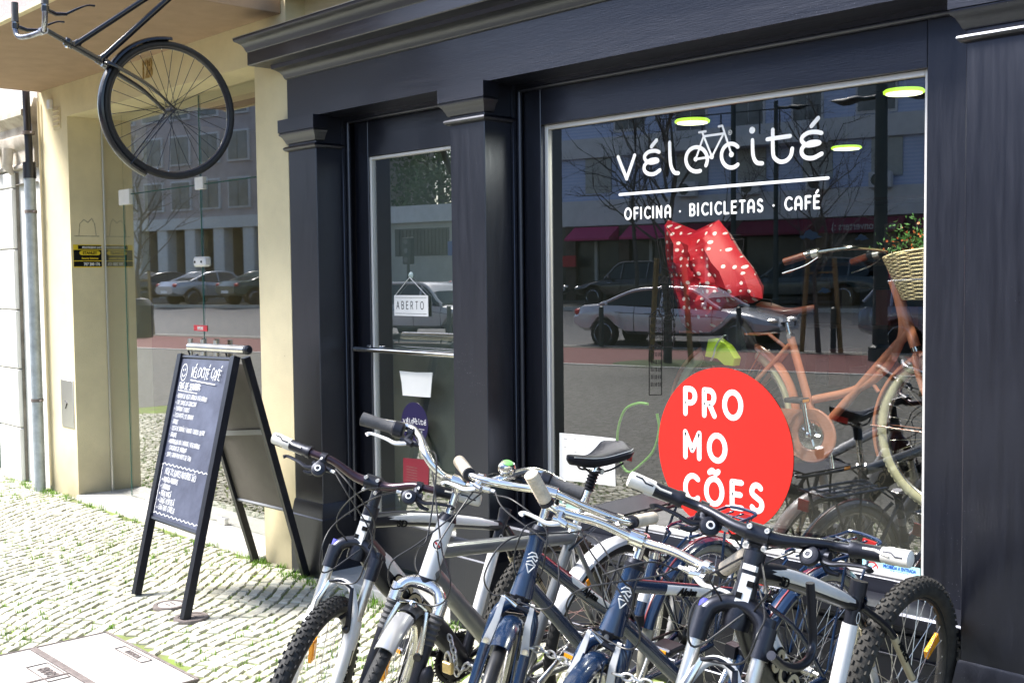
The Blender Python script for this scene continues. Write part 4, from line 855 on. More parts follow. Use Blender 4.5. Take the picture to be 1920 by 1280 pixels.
# round red sticker
M['redvinyl'] = mat('red_vinyl', (.60, .020, .014), .55, spec=.25, noise=.04, nscale=3)
t = thing('round_sticker', 'large round red promotion sticker with white capitals on the display window', 'sticker', (-2.757, YL, .6))
k = MB(); k.lathe([(.322, 0), (.322, .0012)], (-2.757, GY-.0015, .918), (0, -1, 0), M['redvinyl'], 72, False); W(k, 'disc', t)
k = MB(); RY = GY-.0037
for txt, p0, p1, h in (('PRO', (1283, 777), (1404, 783), None), ('MO', (1283, 858), (1373, 864), None), ('\u00c7\u00d5ES', (1283, 938), (1442, 958), None)):
    a_, b_ = oy(*p0, RY), oy(*p1, RY); fit_write(k, txt, a_[0]+.006, b_[0]+.012, (a_[2]+b_[2])/2, .098, .0225, WP, y=RY, sx=.93, flat=.10)
W(k, 'letters', t)
# round sticker on the door with the shop name
t = thing('round_sticker', 'small round navy sticker with the white shop name on the glazed door', 'sticker', (-4.6, YL, .9))
c = oy(777.5, 794, YL); M['navyvinyl'] = mat('navy_vinyl', (.02, .015, .07), .45, noise=.04)
k = MB(); k.lathe([(.110, 0), (.110, .001)], (c[0], GY-.001, c[2]), (0, -1, 0), M['navyvinyl'], 48, False); W(k, 'disc', t)
L0, L1 = Z(82, 412), Z(1748, 386); lc = ((L0[0]+L1[0])/2, Z(900, 440)[1]); sc_ = .19/(L1[0]-L0[0])
k = MB(); yo = YL; YL = GY-.0026; logo(k, WP, lambda x, z: (c[0]+(x-lc[0])*sc_, c[2]+.006+(z-lc[1])*sc_), .0034)
k.stroke([(c[0]-.08, c[2]-.024), (c[0]+.08, c[2]-.024)], .0025, (0, YL, 0), (1, 0, 0), (0, 0, 1), WP, flat=.1); k.text('BICICLETAS - CAF\u00c9', .018, (c[0], YL-.0005, c[2]-.046), (1, 0, 0), (0, 0, 1), WP, th=.0003, align='CENTER', sx=.85); YL = yo
W(k, 'letters', t)
# sheets of paper
M['paper'] = mat('white_paper', (.8, .8, .79), .7, noise=.02)
def sheet(pts, y, th=.001): P = [oy(px, py, y) for px, py in pts]; k = MB(); k.extr(P[::-1], (0, th, 0), M['paper']); return k
k = sheet([(749, 695), (780, 698), (811, 698), (809, 720), (807, 745), (780, 743), (755, 741), (753, 718)], GY-.003); W(k, 'paper_sheet', None, 'blank white sheet taped on the glazed door above the navy sticker', 'paper')
k = sheet([(1049, 811), (1100, 816), (1154, 822), (1153, 865), (1154, 911), (1100, 904), (1049, 899)], GY-.003)
for r in range(9): 
    for q in range(5):
        if random.random() < .5: p = oy(1056+q*18+random.random()*6, 822+r*8, GY-.0045); k.box((p[0], p[1], p[2]), (p[0]+.02*random.random()+.004, p[1]+.0006, p[2]+.0015), M['joint'])
W(k, 'paper_sheet', None, 'printed white notice behind the black saddle, at the lower left of the display window', 'paper')
k = sheet([(1049, 918), (1092, 924), (1092, 958), (1049, 953)], GY-.003); k.m = [0]*len(k.m); k.mats = [mat('mint_sticker', (.42, .66, .56), .5)]
for px in (1066, 1078): p = oy(px, 940, GY-.004); k.stroke(arc(p[0], p[2], .009, .009, 0, 360, 14), .003, (0, p[1], 0), (1, 0, 0), (0, 0, 1), M['lampgreen'], flat=.1)
W(k, 'mint_sticker', None, 'small mint green sticker with two dark rings under the printed notice', 'sticker')
k = sheet([(756, 858), (805, 862), (803, 910), (756, 905)], GY-.003); k.m = [0]*len(k.m); k.mats = [mat('wine_notice', (.2, .015, .03), .5)]
for i in range(6): p = oy(762, 874+i*5, GY-.004); k.box((p[0], p[1], p[2]), (p[0]+.09, p[1]+.0006, p[2]+.0015), M['joint'])
W(k, 'notice', None, 'dark red notice low on the glazed door beneath the navy sticker', 'notice')
# no animals notice
YN = GY-.003; P = [oy(px, py, YN) for px, py in ((1617, 1049), (1617, 1077))]; xr = oy(1725, 1085, YN)[0]-.0; x0, z1, z0 = P[0][0], P[0][2]+.008, P[1][2]
t = thing('no_animals_sticker', 'pale blue notice with a red prohibition ring forbidding animals, lower right of the display window', 'sticker', (x0, YN, z0))
k = MB(); k.box((x0, YN, z0), (xr, YN+.001, z1), mat('pale_blue_print', (.40, .74, .78), .5)); W(k, 'backing', t)
k = MB(); h = z1-z0; BL = mat('blue_print', (.02, .09, .42), .5); cx, cz = x0+h*.62, (z0+z1)/2
k.stroke(arc(cx, cz, h*.36, h*.36, 0, 360, 22), h*.09, (0, YN-.0004, 0), (1, 0, 0), (0, 0, 1), M['redref'], flat=.06); k.stroke([(cx-h*.26, cz-h*.24), (cx+h*.26, cz+h*.24)], h*.08, (0, YN-.0004, 0), (1, 0, 0), (0, 0, 1), M['redref'], flat=.06)
k.stroke([(cx-.1*h, cz+.12*h), (cx, cz+.02*h), (cx+.12*h, cz+.0*h), (cx+.12*h, cz-.15*h)], h*.05, (0, YN, 0), (1, 0, 0), (0, 0, 1), BL, flat=.06)
mx = (cx+h*.45+xr)/2; ww = xr-(cx+h*.45)
for s, q, hh, wd in (('PROIBIDA A ENTRADA', .66, .23, .94), ('DE ANIMAIS', .38, .23, .55), ('EXCEPTO C\u00c3ES DE ASSIST\u00caNCIA', .2, .12, .7)):
    k.text(s, h*hh*1.25, (mx, YN-.0006, z0+h*q), (1, 0, 0), (0, 0, 1), BL, th=.0002, align='CENTER', sx=ww*wd/(len(s)*h*hh*1.25*.66), bold=.0006)
W(k, 'print', t)
# hanging open sign
YS = GY-.012; t = thing('open_sign', 'white open sign hanging on cords from a suction cup on the glazed door', 'sign', oy(770, 597, YS))
P = [oy(*p, YS) for p in ((738, 559), (802, 548), (803, 588), (740, 597))]; xa, xb = (P[0][0]+P[3][0])/2, (P[1][0]+P[2][0])/2; zt, zb = (P[0][2]+P[1][2])/2, (P[2][2]+P[3][2])/2
k = MB(); k.box((xa, YS, zb), (xb, YS+.003, zt), M['paper'], .0008); W(k, 'board', t)
k = MB(); fit_write(k, 'AaBERTO'.replace('Aa', 'a'), xa+.022, xb-.012, zb+(zt-zb)*.34, (zt-zb)*.36, .0042, M['blackdecal'], y=YS-.0005, sx=.8)
for z in (zb+.012, zt-.012): k.box((xa+.012, YS-.0008, z), (xb-.012, YS, z+.0015), M['blackdecal'])
W(k, 'letters', t)
s_ = oy(768, 516, YS); k = MB()
for x in (xa+.012, xb-.012): k.tube([(s_[0], YS, s_[2]-.01), (x, YS, zt)], .0016, M['whitedecal'], 6)
W(k, 'cord', t); k = MB(); k.lathe([(.018, 0), (.016, -.004), (.006, -.008), (.005, -.014), (0, -.015)], (s_[0], GY-.002, s_[2]), (0, 1, 0), mat('clear_rubber', (.5, .6, .58), .15), 18); W(k, 'suction_cup', t)
# line drawing of houses on the glass
k = MB(); BD = M['blackdecal']
def gl(P, w=.0028): k.stroke([(lambda q: (q[0], q[2]))(oy(px, py, GY-.002)) for px, py in P], w, (0, GY-.002, 0), (1, 0, 0), (0, 0, 1), BD, flat=.1, n=4)
for (x0, y0, x1, y1, ro) in ((1217, 594, 1241, 648, 14), (1244, 600, 1263, 650, 16), (1236, 530, 1252, 592, 14), (1217, 655, 1240, 740, 12), (1252, 520, 1262, 590, 10)):
    gl([(x0, y0), (x0, y1), (x1, y1), (x1, y0), (x0, y0)]); gl([(x0, y0), ((x0+x1)/2+3, y0-ro), (x1, y0)])
    for i in range(3):
        for j in range(int((y1-y0)/15)): gl([(x0+4+i*7, y0+6+j*14), (x0+4+i*7, y0+13+j*14)], .0022); gl([(x0+7+i*7, y0+6+j*14), (x0+7+i*7, y0+13+j*14)], .0022)
    for i in range(5): gl([(x0+i*5, y0), (x0+i*5+5, y0-ro*.8)], .0018)
for P in ([(1232, 448), (1240, 500), (1262, 512)], [(1232, 448), (1246, 446), (1254, 490)], [(1238, 450), (1248, 492)], [(1365, 432), (1372, 450), (1395, 448), (1392, 476)], [(1372, 440), (1388, 440)], [(1250, 425), (1262, 440)], [(1250, 505), (1258, 500), (1264, 508), (1270, 514)], [(1430, 560), (1446, 562), (1446, 572)]): gl(P)
W(k, 'house_drawing', None, 'black line drawing of narrow houses on the left half of the display window', 'drawing')
DB = mat('dark_blue_vinyl', (.002, .006, .013), .8, spec=.05)
for (cx, cy, w), lab in zip(((1520, 440, 22), (1546, 544, 13), (1616, 445, 14)), ('larger dark blue cloud decal above the handlebar of the salmon bicycle', 'smallest dark blue cloud decal right of the brown saddle', 'faint dark blue cloud decal beside the flower basket')):
    k = MB()
    P = [oy(cx+a*w, cy+b*w, GY-.002) for a, b in ((-1, .15), (-.6, .05), (-.45, -.3), (-.1, -.45), (.2, -.25), (.55, -.2), (.6, .05), (1, .2), (.5, .3), (.1, .45), (-.4, .25), (-.7, .4))]; k.extr(P[::-1], (0, .0006, 0), DB); W(k, 'cloud_decal', None, lab, 'decal', 'dark blue cloud decals on the display window')

# ================================================================== A-BOARD
ab = thing('chalkboard_sign', 'black framed folding chalkboard with the handwritten cafe menu standing on the cobbles', 'signboard', (-5.45, -.45, 0))
FL, FR, TL, TR = A(-5.60, -.86, .012), A(-5.024, -.886, .012), A(-5.835, -.455, 1.20), A(-5.255, -.46, 1.212)
RL, RR, RTL, RTR = A(-5.80, -.06, .012), A(-5.30, -.045, .012), A(-5.81, -.40, 1.195), A(-5.285, -.385, 1.205)
def lerp(a, b, t): return a+(b-a)*t
def leg(name, a, b, w=.017, d=.012):
    dr_ = (b-a)/np.linalg.norm(b-a); u = A(1, 0, 0)-dr_*dr_[0]; u /= np.linalg.norm(u); v = np.cross(dr_, u); k = MB(); k.obox((a+b)/2, u*w, v*d, dr_*np.linalg.norm(b-a)/2, M['matteblack']); return W(k, name, ab)
for a, b in ((FL, TL), (FR, TR)): leg('leg', a, b, .019, .019)
for a, b in ((RL, RTL), (RR, RTR)): leg('leg', a, b, .015, .019)
M['chalkboard'] = mat('chalkboard_slate', (.032, .037, .068), .42, nscale=6, rvar=.1, col2=(.08, .09, .14), spec=.6)
M['alu2'] = mat('dull_grey_metal', (.22, .23, .25), .5, .3)
M['boardback'] = mat('grey_board_back', (.11, .10, .09), .6, noise=.15, nscale=5)
def panel(a0, a1, b0, b1, t0, t1, m, th, off=0):     # between two legs
    P = [lerp(a0, b0, t0), lerp(a1, b1, t0), lerp(a1, b1, t1), lerp(a0, b0, t1)]; nrm = np.cross(P[1]-P[0], P[3]-P[0]); nrm /= np.linalg.norm(nrm)
    P = [p+nrm*off for p in P]; k = MB(); k.extr(P, -nrm*th, m); return k, P, nrm
k, P, nr = panel(FL, FR, TL, TR, .31, .99, M['chalkboard'], .01, .004); cbp = W(k, 'chalkboard_panel', ab)
k = MB(); k.tube([lerp(FL, TL, .31), lerp(FR, TR, .31)], .013, M['matteblack'], 6); W(k, 'cross_rail', ab); k = MB(); k.tube([lerp(FL, TL, .99), lerp(FR, TR, .99)], .012, M['matteblack'], 6); W(k, 'cross_rail', ab)
k, P2, nr2 = panel(RL, RR, RTL, RTR, .31, .97, M['boardback'], .008); W(k, 'back_panel', ab)
k = MB(); a_, b_ = lerp(RL, RTL, .63), lerp(RR, RTR, .67); k.obox((a_+b_)/2+A(0, -.008, 0), (b_-a_)/2, A(0, .002, 0), A(0, -.004, .014), M['alu2']); W(k, 'back_rail', ab); k = MB(); k.tube([lerp(RL, RTL, .31), lerp(RR, RTR, .31)], .010, M['alu2'], 6); W(k, 'back_rail', ab)
# chalk writing: u across, v up the board
o = P[0]+nr*.0015; Wb = np.linalg.norm(P[1]-P[0]); Hb = np.linalg.norm(P[3]-P[0]); u = (P[1]-P[0])/Wb; v = (P[3]-P[0])/Hb; sk = A(0, 0, 0)
M['chalk'] = mat('white_chalk', (.72, .73, .76), .9, noise=.25, nscale=90)
k = MB(); R = random.Random(11)
def cw(txt, x, y, h, w=.0026, sx=.62, gap=.12): 
    write(k, txt, h, w, o+u*x+v*y, u, v, M['chalk'], gap=gap, jit=.10, slant=.15, flat=.1, sx=sx, rnd=R)
L_ = Wb-.06
k.stroke(arc(.075, Hb-.085, .034, .046, 0, 360, 20), .005, o, u, v, M['chalk'], flat=.1); k.stroke([(.062, Hb-.075), (.064, Hb-.07)], .008, o, u, v, M['chalk'], flat=.1); k.stroke([(.085, Hb-.072), (.087, Hb-.068)], .008, o, u, v, M['chalk'], flat=.1); k.stroke(arc(.075, Hb-.085, .02, .022, 200, 340, 8), .005, o, u, v, M['chalk'], flat=.1)
cw('V\u00c9LOCIT\u00c9 CAF\u00c9', .16, Hb-.105, .052, .0045, .62, .1); k.stroke([(.17, Hb-.122), (.30, Hb-.128), (.45, Hb-.132)], .006, o, u, v, M['chalk'], flat=.1)
cw('FINS DE SEMANA:', .045, Hb-.175, .034, .004); k.stroke([(.045, Hb-.185), (.27, Hb-.19)], .004, o, u, v, M['chalk'], flat=.1)
for i, s in enumerate(('> BRUNCH DE V\u00c9LO E BRUNCH VEGETARIANO', '> CAF\u00c9 SUMOS OU CAPUCCINO', '> TORRADA E IOGURTE', '> TOSTA MISTA E DE GALINHA', '- SANDES', '- TOSTA DE SALM\u00c3O / FRANGO / QUEIJO CHEVRE', '- SALADAS', '- HAMBURGUER BOI / FRANGO / VEGETARIANO', '    CONSERVAS DE SARDINHA', '- SOPA E SUMO POR PERTO DE CASA')):
    cw(s, .04, Hb-.225-i*.035, .022, .0021, .5, .1)
z0 = .03; z1 = .285; zig = lambda a, b, y, n=22: [(a+(b-a)*i/n, y+(.006 if i % 2 else -.004)) for i in range(n+1)]
for Pz in (zig(.03, Wb-.03, z1), zig(.03, Wb-.03, z0), [(.03+(.004 if i % 2 else 0), z0+(z1-z0)*i/14) for i in range(15)], [(Wb-.03+(.004 if i % 2 else 0), z0+(z1-z0)*i/14) for i in range(15)]): k.stroke(Pz, .0042, o, u, v, M['chalk'], flat=.1, n=4)
cw('HOJE OS SUMOS NATURAIS S\u00c3O:', .075, .235, .032, .0028, .50, .08)
for i, s in enumerate(('> MANGA ANAN\u00c1S'.replace('\u00c1', 'a'), '> LARANJA', '> PERA MA\u00c7\u00c3', '> LIM\u00c3O HORTEL\u00c3', '> CH\u00c3 FRIO CANELA')): cw(s, .05, .195-i*.036, .026, .0028, .58, .1)
W(k, 'chalk_writing', cbp)
# picture light on top
k = MB(); a_, b_ = oy(356, 650, -.47), oy(462, 656, -.47); k.tube([a_, b_], .022, M['alu'], 16); W(k, 'top_light', ab)
k = MB()
for q in (.15, .85): c = lerp(TL, TR, q); k = MB(); k.tube([c, c+A(0, -.01, .035), lerp(a_, b_, q)], .005, M['matteblack'], 6); W(k, 'light_bracket', ab)
k = MB(); k.lathe([(.0235, 0), (.0235, .02), (.015, .03)], b_, (1, 0, .05), M['matteblack'], 14); W(k, 'end_cap', ab)
# ================================================================== BICYCLES
KX = math.cos(rad(70))/math.sin(rad(70)); AXD = np.array([-math.cos(rad(70)), 0, math.sin(rad(70))])
def steerf(d, AX):
    A0 = np.array([AX, 0, .335])
    def f(p):
        p = np.array(p, float)-A0; return A0+p*math.cos(d)+np.cross(AXD, p)*math.sin(d)+AXD*(AXD@p)*(1-math.cos(d))
    return f
def circ(c, r, a0=0, a1=360, n=48): return [A(c[0]+r*math.cos(rad(a0+(a1-a0)*i/n)), c[1], c[2]+r*math.sin(rad(a0+(a1-a0)*i/n))) for i in range(n+(0 if a1-a0 == 360 else 1))]
def wheel(root, c, r, tr, T=None, tyre='rubber', rim='darkmetal', knobs=0, ns=32, hubm='alu', spoke='steel', reflect=True, rim_w=.011, seed=0):
    k = MB(T); R = r-2*tr; k.tube(circ(c, R+.004), .011, M[rim], 10, closed=True, upv=(0, 1, 0), sq=(1.0, 1.1)); w = k.build('wheel', root)
    k = MB(T); k.tube(circ(c, r-tr, n=64), tr, M[tyre], 14, closed=True, upv=(0, 1, 0))
    if knobs:
        for i in range(knobs):
            for j, (ph, dt) in enumerate(((-62, 0), (-28, .5), (0, 0), (28, .5), (62, 0))):
                a = 2*math.pi*(i+dt)/knobs; rd_ = A(math.cos(a), 0, math.sin(a)); tg = A(-math.sin(a), 0, math.cos(a)); nn = rd_*math.cos(rad(ph))+A(0, 1, 0)*math.sin(rad(ph)); lt = np.cross(tg, nn)
                p = A(*c)+rd_*(r-tr)+nn*(tr+.0015); k.obox(p, tg*(.0052 if j != 2 else .0068), lt*.0047, nn*.0032, M[tyre])
    else:
        for i in range(90):
            for s in (-1, 1):
                a = 2*math.pi*i/90; rd_ = A(math.cos(a), 0, math.sin(a)); tg = A(-math.sin(a), 0, math.cos(a)); nn = rd_*math.cos(rad(22*s))+A(0, 1, 0)*math.sin(rad(22*s)); lt = np.cross(tg, nn); d = tg+lt*s*.7; d /= np.linalg.norm(d)
                if tr > .019: k.obox(A(*c)+rd_*(r-tr)+nn*(tr+.0002), d*.009, np.cross(nn, d)*.003, nn*.0016, M[tyre])
    k.build('tyre', w)
    k = MB(T)
    for i in range(ns):
        a = 2*math.pi*i/ns; s = 1 if i % 2 else -1; b = a+(.9 if (i//2) % 2 else -.9)
        p = A(c[0]+.022*math.cos(b), c[1]+s*.028, c[2]+.022*math.sin(b)); q = A(c[0]+R*math.cos(a), c[1], c[2]+R*math.sin(a)); k.tube([p, q], .0011 if spoke != 'darkmetal' else .0016, M[spoke], 4, caps=False)
        q2 = q+(p-q)*.035; k.tube([q, q2], .0024, M['alu'], 5)
    k.build('spokes', w)
    k = MB(T); k.tube([A(*c)+A(0, -.05, 0), A(*c)+A(0, -.03, 0), A(*c)+A(0, -.026, 0), A(*c)+A(0, .026, 0), A(*c)+A(0, .03, 0), A(*c)+A(0, .05, 0)], [.009, .009, .02, .016, .009, .009], M[hubm], 12); k.tube([A(*c)+A(0, -.068, 0), A(*c)+A(0, .068, 0)], .006, M['darkmetal'], 8); k.build('hub', w)
    if reflect:
        for a0 in ((reflect if isinstance(reflect, tuple) else (100,))):
            k = MB(T); a = rad(a0); rd_ = A(math.cos(a), 0, math.sin(a)); tg = A(-math.sin(a), 0, math.cos(a)); p = A(*c)+rd_*(R-.07); k.obox(p, tg*.014, rd_*.038, A(0, .005, 0), M['amber']); k.obox(p, tg*.009, rd_*.03, A(0, .0075, 0), M['amber']); k.build('reflector', w)
    return w
def fender(root, c, r, a0, a1, w, m, T=None, stay=None, name='mudguard', line=None):
    k = MB(T); n = 26; V = []; sec = [(-1, -.5), (-.85, -.1), (-.45, .14), (0, .2), (.45, .14), (.85, -.1), (1, -.5)]
    for dr in (0, -.003):
        for i in range(n+1):
            a = rad(a0+(a1-a0)*i/n)
            for y, h in sec: rr = r+h*w*.45+dr; V.append(A(c[0]+rr*math.cos(a), c[1]+y*w/2*(1 if dr == 0 else .93), c[2]+rr*math.sin(a)))
    F = []; q = (n+1)*7
    for i in range(n):
        for j in range(6): F.append((i*7+j, i*7+j+1, i*7+j+8, i*7+j+7)); F.append((q+i*7+j, q+i*7+j+7, q+i*7+j+8, q+i*7+j+1))
        for j in (0, 6): F.append((i*7+j, (i+1)*7+j, q+(i+1)*7+j, q+i*7+j))
    for i in (0, n):
        for j in range(6): F.append((i*7+j, i*7+j+1, q+i*7+j+1, q+i*7+j))
    k.add(V, F, m)
    if line:
        k.tube([A(c[0]+(r+.1*w)*math.cos(rad(a0+(a1-a0)*i/n)), c[1]+0*w, c[2]+(r+.1*w)*math.sin(rad(a0+(a1-a0)*i/n))) for i in range(n+1)], .0035, line, 6)
    f = k.build(name, root)
    if stay is not None:
        k = MB(T)
        for a in stay:
            p = A(c[0]+r*math.cos(rad(a)), 0, c[2]+r*math.sin(rad(a)))
            for s in (-1, 1): k.tube([A(c[0], s*.062, c[2]), p+A(0, s*w/2, 0)], .0028, m, 6)
        k.build('mudguard_stay', f)
    return f
def crank(root, bb, ring, side=-1, a=40, arm=.17, m='darkmetal', ringm='darkmetal', pedal='plastic', y0=.045):
    bb = A(*bb); k = MB(); y = side*y0
    for rr, yy in ((ring, 0), (ring*.8, -.008), (ring*.58, -.016)):
        k.lathe([(rr, -.0012), (rr, .0012), (rr-.012, .0012), (rr-.012, -.0012), (rr, -.0012)], bb+A(0, y+side*yy, 0), (0, 1, 0), M[ringm], 40)
    for q in range(5): b = q*1.2566; k.tube([bb+A(0, y, 0), bb+A(ring*.9*math.cos(b), y, ring*.9*math.sin(b))], .007, M[ringm], 6)
    for q in range(40): b = q*2*math.pi/40; k.obox(bb+A((ring+.003)*math.cos(b), y, (ring+.003)*math.sin(b)), A(math.cos(b), 0, math.sin(b))*.004, A(-math.sin(b), 0, math.cos(b))*.0028, A(0, .0012, 0), M[ringm])
    cr = k.build('chainring', root)
    k = MB()
    for s, aa in ((side, a), (-side, a+180)):
        d = A(math.cos(rad(aa)), 0, math.sin(rad(aa))); o_ = bb+A(0, s*(y0+.02), 0); k.tube([o_, o_+d*arm*.5, o_+d*arm], [.016, .011, .013], M[m], 10, sq=(.6, 1)); k.lathe([(.018, 0), (.018, .012), (.008, .016)], o_, (0, s, 0), M[m], 12)
    k.tube([bb+A(0, -y0-.02, 0), bb+A(0, y0+.02, 0)], .02, M['darkmetal'], 12); k.build('crank', root)
    for s, aa in ((side, a), (-side, a+180)):
        d = A(math.cos(rad(aa)), 0, math.sin(rad(aa))); p = bb+A(0, s*(y0+.07), 0)+d*arm; k = MB(); k.box(p-A(.045, .04, .011), p+A(.045, .04, .011), M[pedal], .006); k.box(p+A(.044, -.025, -.006), p+A(.048, .025, .006), M['amber']); k.build('pedal', root)
def cassette(root, c, ring, bb, side=-1):
    k = MB(); c = A(*c)
    for i in range(7): rr = .05-.0045*i; k.lathe([(rr, 0), (rr, .0015), (rr-.008, .0015), (rr-.008, 0)], c+A(0, side*(.022+i*.005), 0), (0, side, 0), M['darkmetal'], 30)
    k.build('cassette', root)
    k = MB(); bb = A(*bb); y = side*.043
    for s in (1, -1):
        if s < 0: k.build('chain', root); k = MB()
        a, b = bb+A(0, y, s*ring), c+A(0, y, s*.032); L = np.linalg.norm(b-a); n = int(L/.0127)
        for i in range(n): p = a+(b-a)*(i+.5)/n; k.obox(p, (b-a)/L*.005, A(0, .0035, 0), np.cross((b-a)/L, A(0, 1, 0))*.0035, M['darkmetal'])
    k.build('chain', root); k = MB()
    k.tube([c+A(.005, y, -.03), c+A(.02, y, -.09), c+A(.03, y, -.13)], .006, M['darkmetal'], 6); k.lathe([(.02, -.004), (.02, .004)], c+A(.025, y, -.09), (0, 1, 0), M['plastic'], 14); k.lathe([(.02, -.004), (.02, .004)], c+A(.03, y, -.14), (0, 1, 0), M['plastic'], 14)
    k.build('rear_derailleur', root)
def grip(root, T, a, b, kind):
    a, b = A(*a), A(*b); d = (b-a)/np.linalg.norm(b-a); L = np.linalg.norm(b-a); k = MB(T)
    if kind == 'twotone':
        k.tube([a, a+d*.012, a+d*.016, a+d*L*.62], [.019, .019, .0165, .0165], M['plastic'], 16)
        k.tube([a+d*L*.5, a+d*L*.62, a+d*L*.9, a+d*L, a+d*(L+.003)], [.0162, .0172, .0185, .018, .012], M['whiterub'], 16)
        u = np.cross(d, A(0, 0, 1)); u /= np.linalg.norm(u); w = np.cross(u, d)
        for th in (35, 150, 265):
            n = u*math.cos(rad(th))+w*math.sin(rad(th)); t2 = np.cross(d, n)
            k.tube([a+d*.03+n*.0158, a+d*L*.45+n*.016, a+d*L*.6+n*.016+t2*.006, a+d*L*.7+n*.015+t2*.008], .003, M['whiterub'], 6)
            k.tube([a+d*L*.58+n*.0165, a+d*L*.72+n*.0174, a+d*L*.8+n*.0165+t2*.007, a+d*L*.92+n*.0165+t2*.007], .0022, M['plastic'], 6)
    elif kind == 'cream':
        k.tube([a, a+d*.004, a+d*L*.96, a+d*L], [.017, .0185, .0175, .012], M['cream'], 16); k.tube([a-d*.012, a], .0195, M['plastic'], 16)
        for i in range(int(L/.008)): k.tube([a+d*(.008+i*.008), a+d*(.010+i*.008)], .019, M['cream'], 14)
    else:
        m = M['greyrub'] if kind == 'grey' else M['plastic']
        k.tube([a, a+d*.01, a+d*L*.5, a+d*L, a+d*(L+.002)], [.021, .0175, .019, .021, .014], m, 16)
        k.tube([a-d*.035, a-d*.03, a-d*.005, a], [.018, .024, .025, .02], M['plastic'], 16)
    return k.build('grip', root)
def lever(root, T, p, d, s, m='plastic', gauge=True, L=.115, white=False):   # p: clamp centre on the bar, d: outward along the bar
    p = A(*p); d = A(*d)/np.linalg.norm(d); f = np.cross(d, A(0, 0, 1))*(1 if s > 0 else -1); f /= np.linalg.norm(f); f = f if f[0] > 0 else -f; z = A(0, 0, 1)
    k = MB(T); k.tube([p-d*.009, p+d*.009], .0165, M[m], 14)
    b = p+f*.030-z*.018; k.tube([p+f*.010-z*.006-d*.004, b, b-d*.022+f*.012], [.012, .014, .009], M[m], 10); k.tube([b+d*.018, b-d*.045], [.011, .008], M[m], 10)
    if gauge:
        g_ = b-d*.016-z*.004+f*.018; k.lathe([(.0, .0), (.021, .0), (.023, .006), (.021, .013), (.014, .016), (0, .018)], g_, f*.8+z*.6-d*.1, M['plastic'], 20); k.lathe([(.0095, .0165), (.0095, .019), (.006, .0195), (.006, .0165)], g_, f*.8+z*.6-d*.1, M['whitedecal'], 16)
        k.obox(p+f*.024-z*.004-d*.0, d*.003, f*.014-z*.012, z*.0015+f*.0015, M['whitedecal'])
        k.tube(spl([b-z*.01, b-z*.03+d*.02, b-z*.034+d*.045], 4), [.005, .007, .005], M[m], 8)
    k.tube([b-d*.045, b-d*.06], .0052, M['white'], 8)
    br = k.build('brake_lever', root)
    k = MB(T); lm = M['white'] if white else M[m]
    P = spl([b+f*.004-z*.004, b+d*.028+f*.016-z*.010, b+d*.06+f*.012-z*.006, b+d*L*.9+f*.006-z*.006, b+d*L+f*.014-z*.010], 5); k.tube(P, [.009, .0075, .0065, .0055, .0055, .007], lm, 10, sq=(1.3, .8)); k.build('lever_blade', br)
    return b-d*.06
def cable(root, pts, T=None, r=.0024, name='cable', m='cable'):
    k = MB(T); k.tube(spl(pts, 7), r, M[m], 7); return k.build(name, root)
def saddle(root, c, m='plastic', m2=None, L=.27, Wd=.155, tilt=0, name='saddle'):
    V = []; n = 14; c = A(*c)
    for i in range(17):
        t = i/16; x = (.55-t)*L; w = Wd/2*(.20+.80*max(0, (t-.30)/.7)**1.25) if t > .3 else Wd/2*.2*(.75+.25*math.sin(min(1, t/.1)*1.57)); w *= (math.sqrt(max(0, 1-((t-.86)/.145)**2)) if t > .86 else 1); w = max(w, .004); w *= .35 if i == 0 else 1
        top = .012*math.cos(t*5.2+.6)+.012*t; th = .022+.028*t
        for j in range(n):
            a = 2*math.pi*j/n; y = w*math.cos(a); z = (top + .014*math.sin(a)) if math.sin(a) > 0 else (top+th*math.sin(a)*(.9 if i not in (0, 16) else .3)); V.append(c+A(x, y, z+tilt*x))
    F = [[i*n+j, i*n+(j+1) % n, (i+1)*n+(j+1) % n, (i+1)*n+j] for i in range(16) for j in range(n)]+[list(range(n))[::-1], [16*n+j for j in range(n)]]
    k = MB(); k.add(V, F, M[m])
    if m2: 
        for s in (-1, 1): k.tube([A(*V[i*n+(1 if s > 0 else 6)])+A(0, 0, .0012) for i in range(1, 16)], .0012, M[m2], 5)
    if m2: k.obox(c+A(-.13, 0, -.012), A(.003, 0, 0), A(0, .045, 0), A(0, 0, .012), M['redref'])
    sd = k.build(name, root)
    k = MB()
    for s in (-1, 1): k.tube(spl([c+A(.10, s*.008, -.012), c+A(.05, s*.022, -.045), c+A(-.04, s*.022, -.05), c+A(-.10, s*.035, -.03)], 5), .0037, M['darkmetal'], 7)
    k.tube([c+A(0, -.028, -.048), c+A(0, .028, -.048)], .011, M['alu'], 8); k.build('saddle_rail', sd); return sd
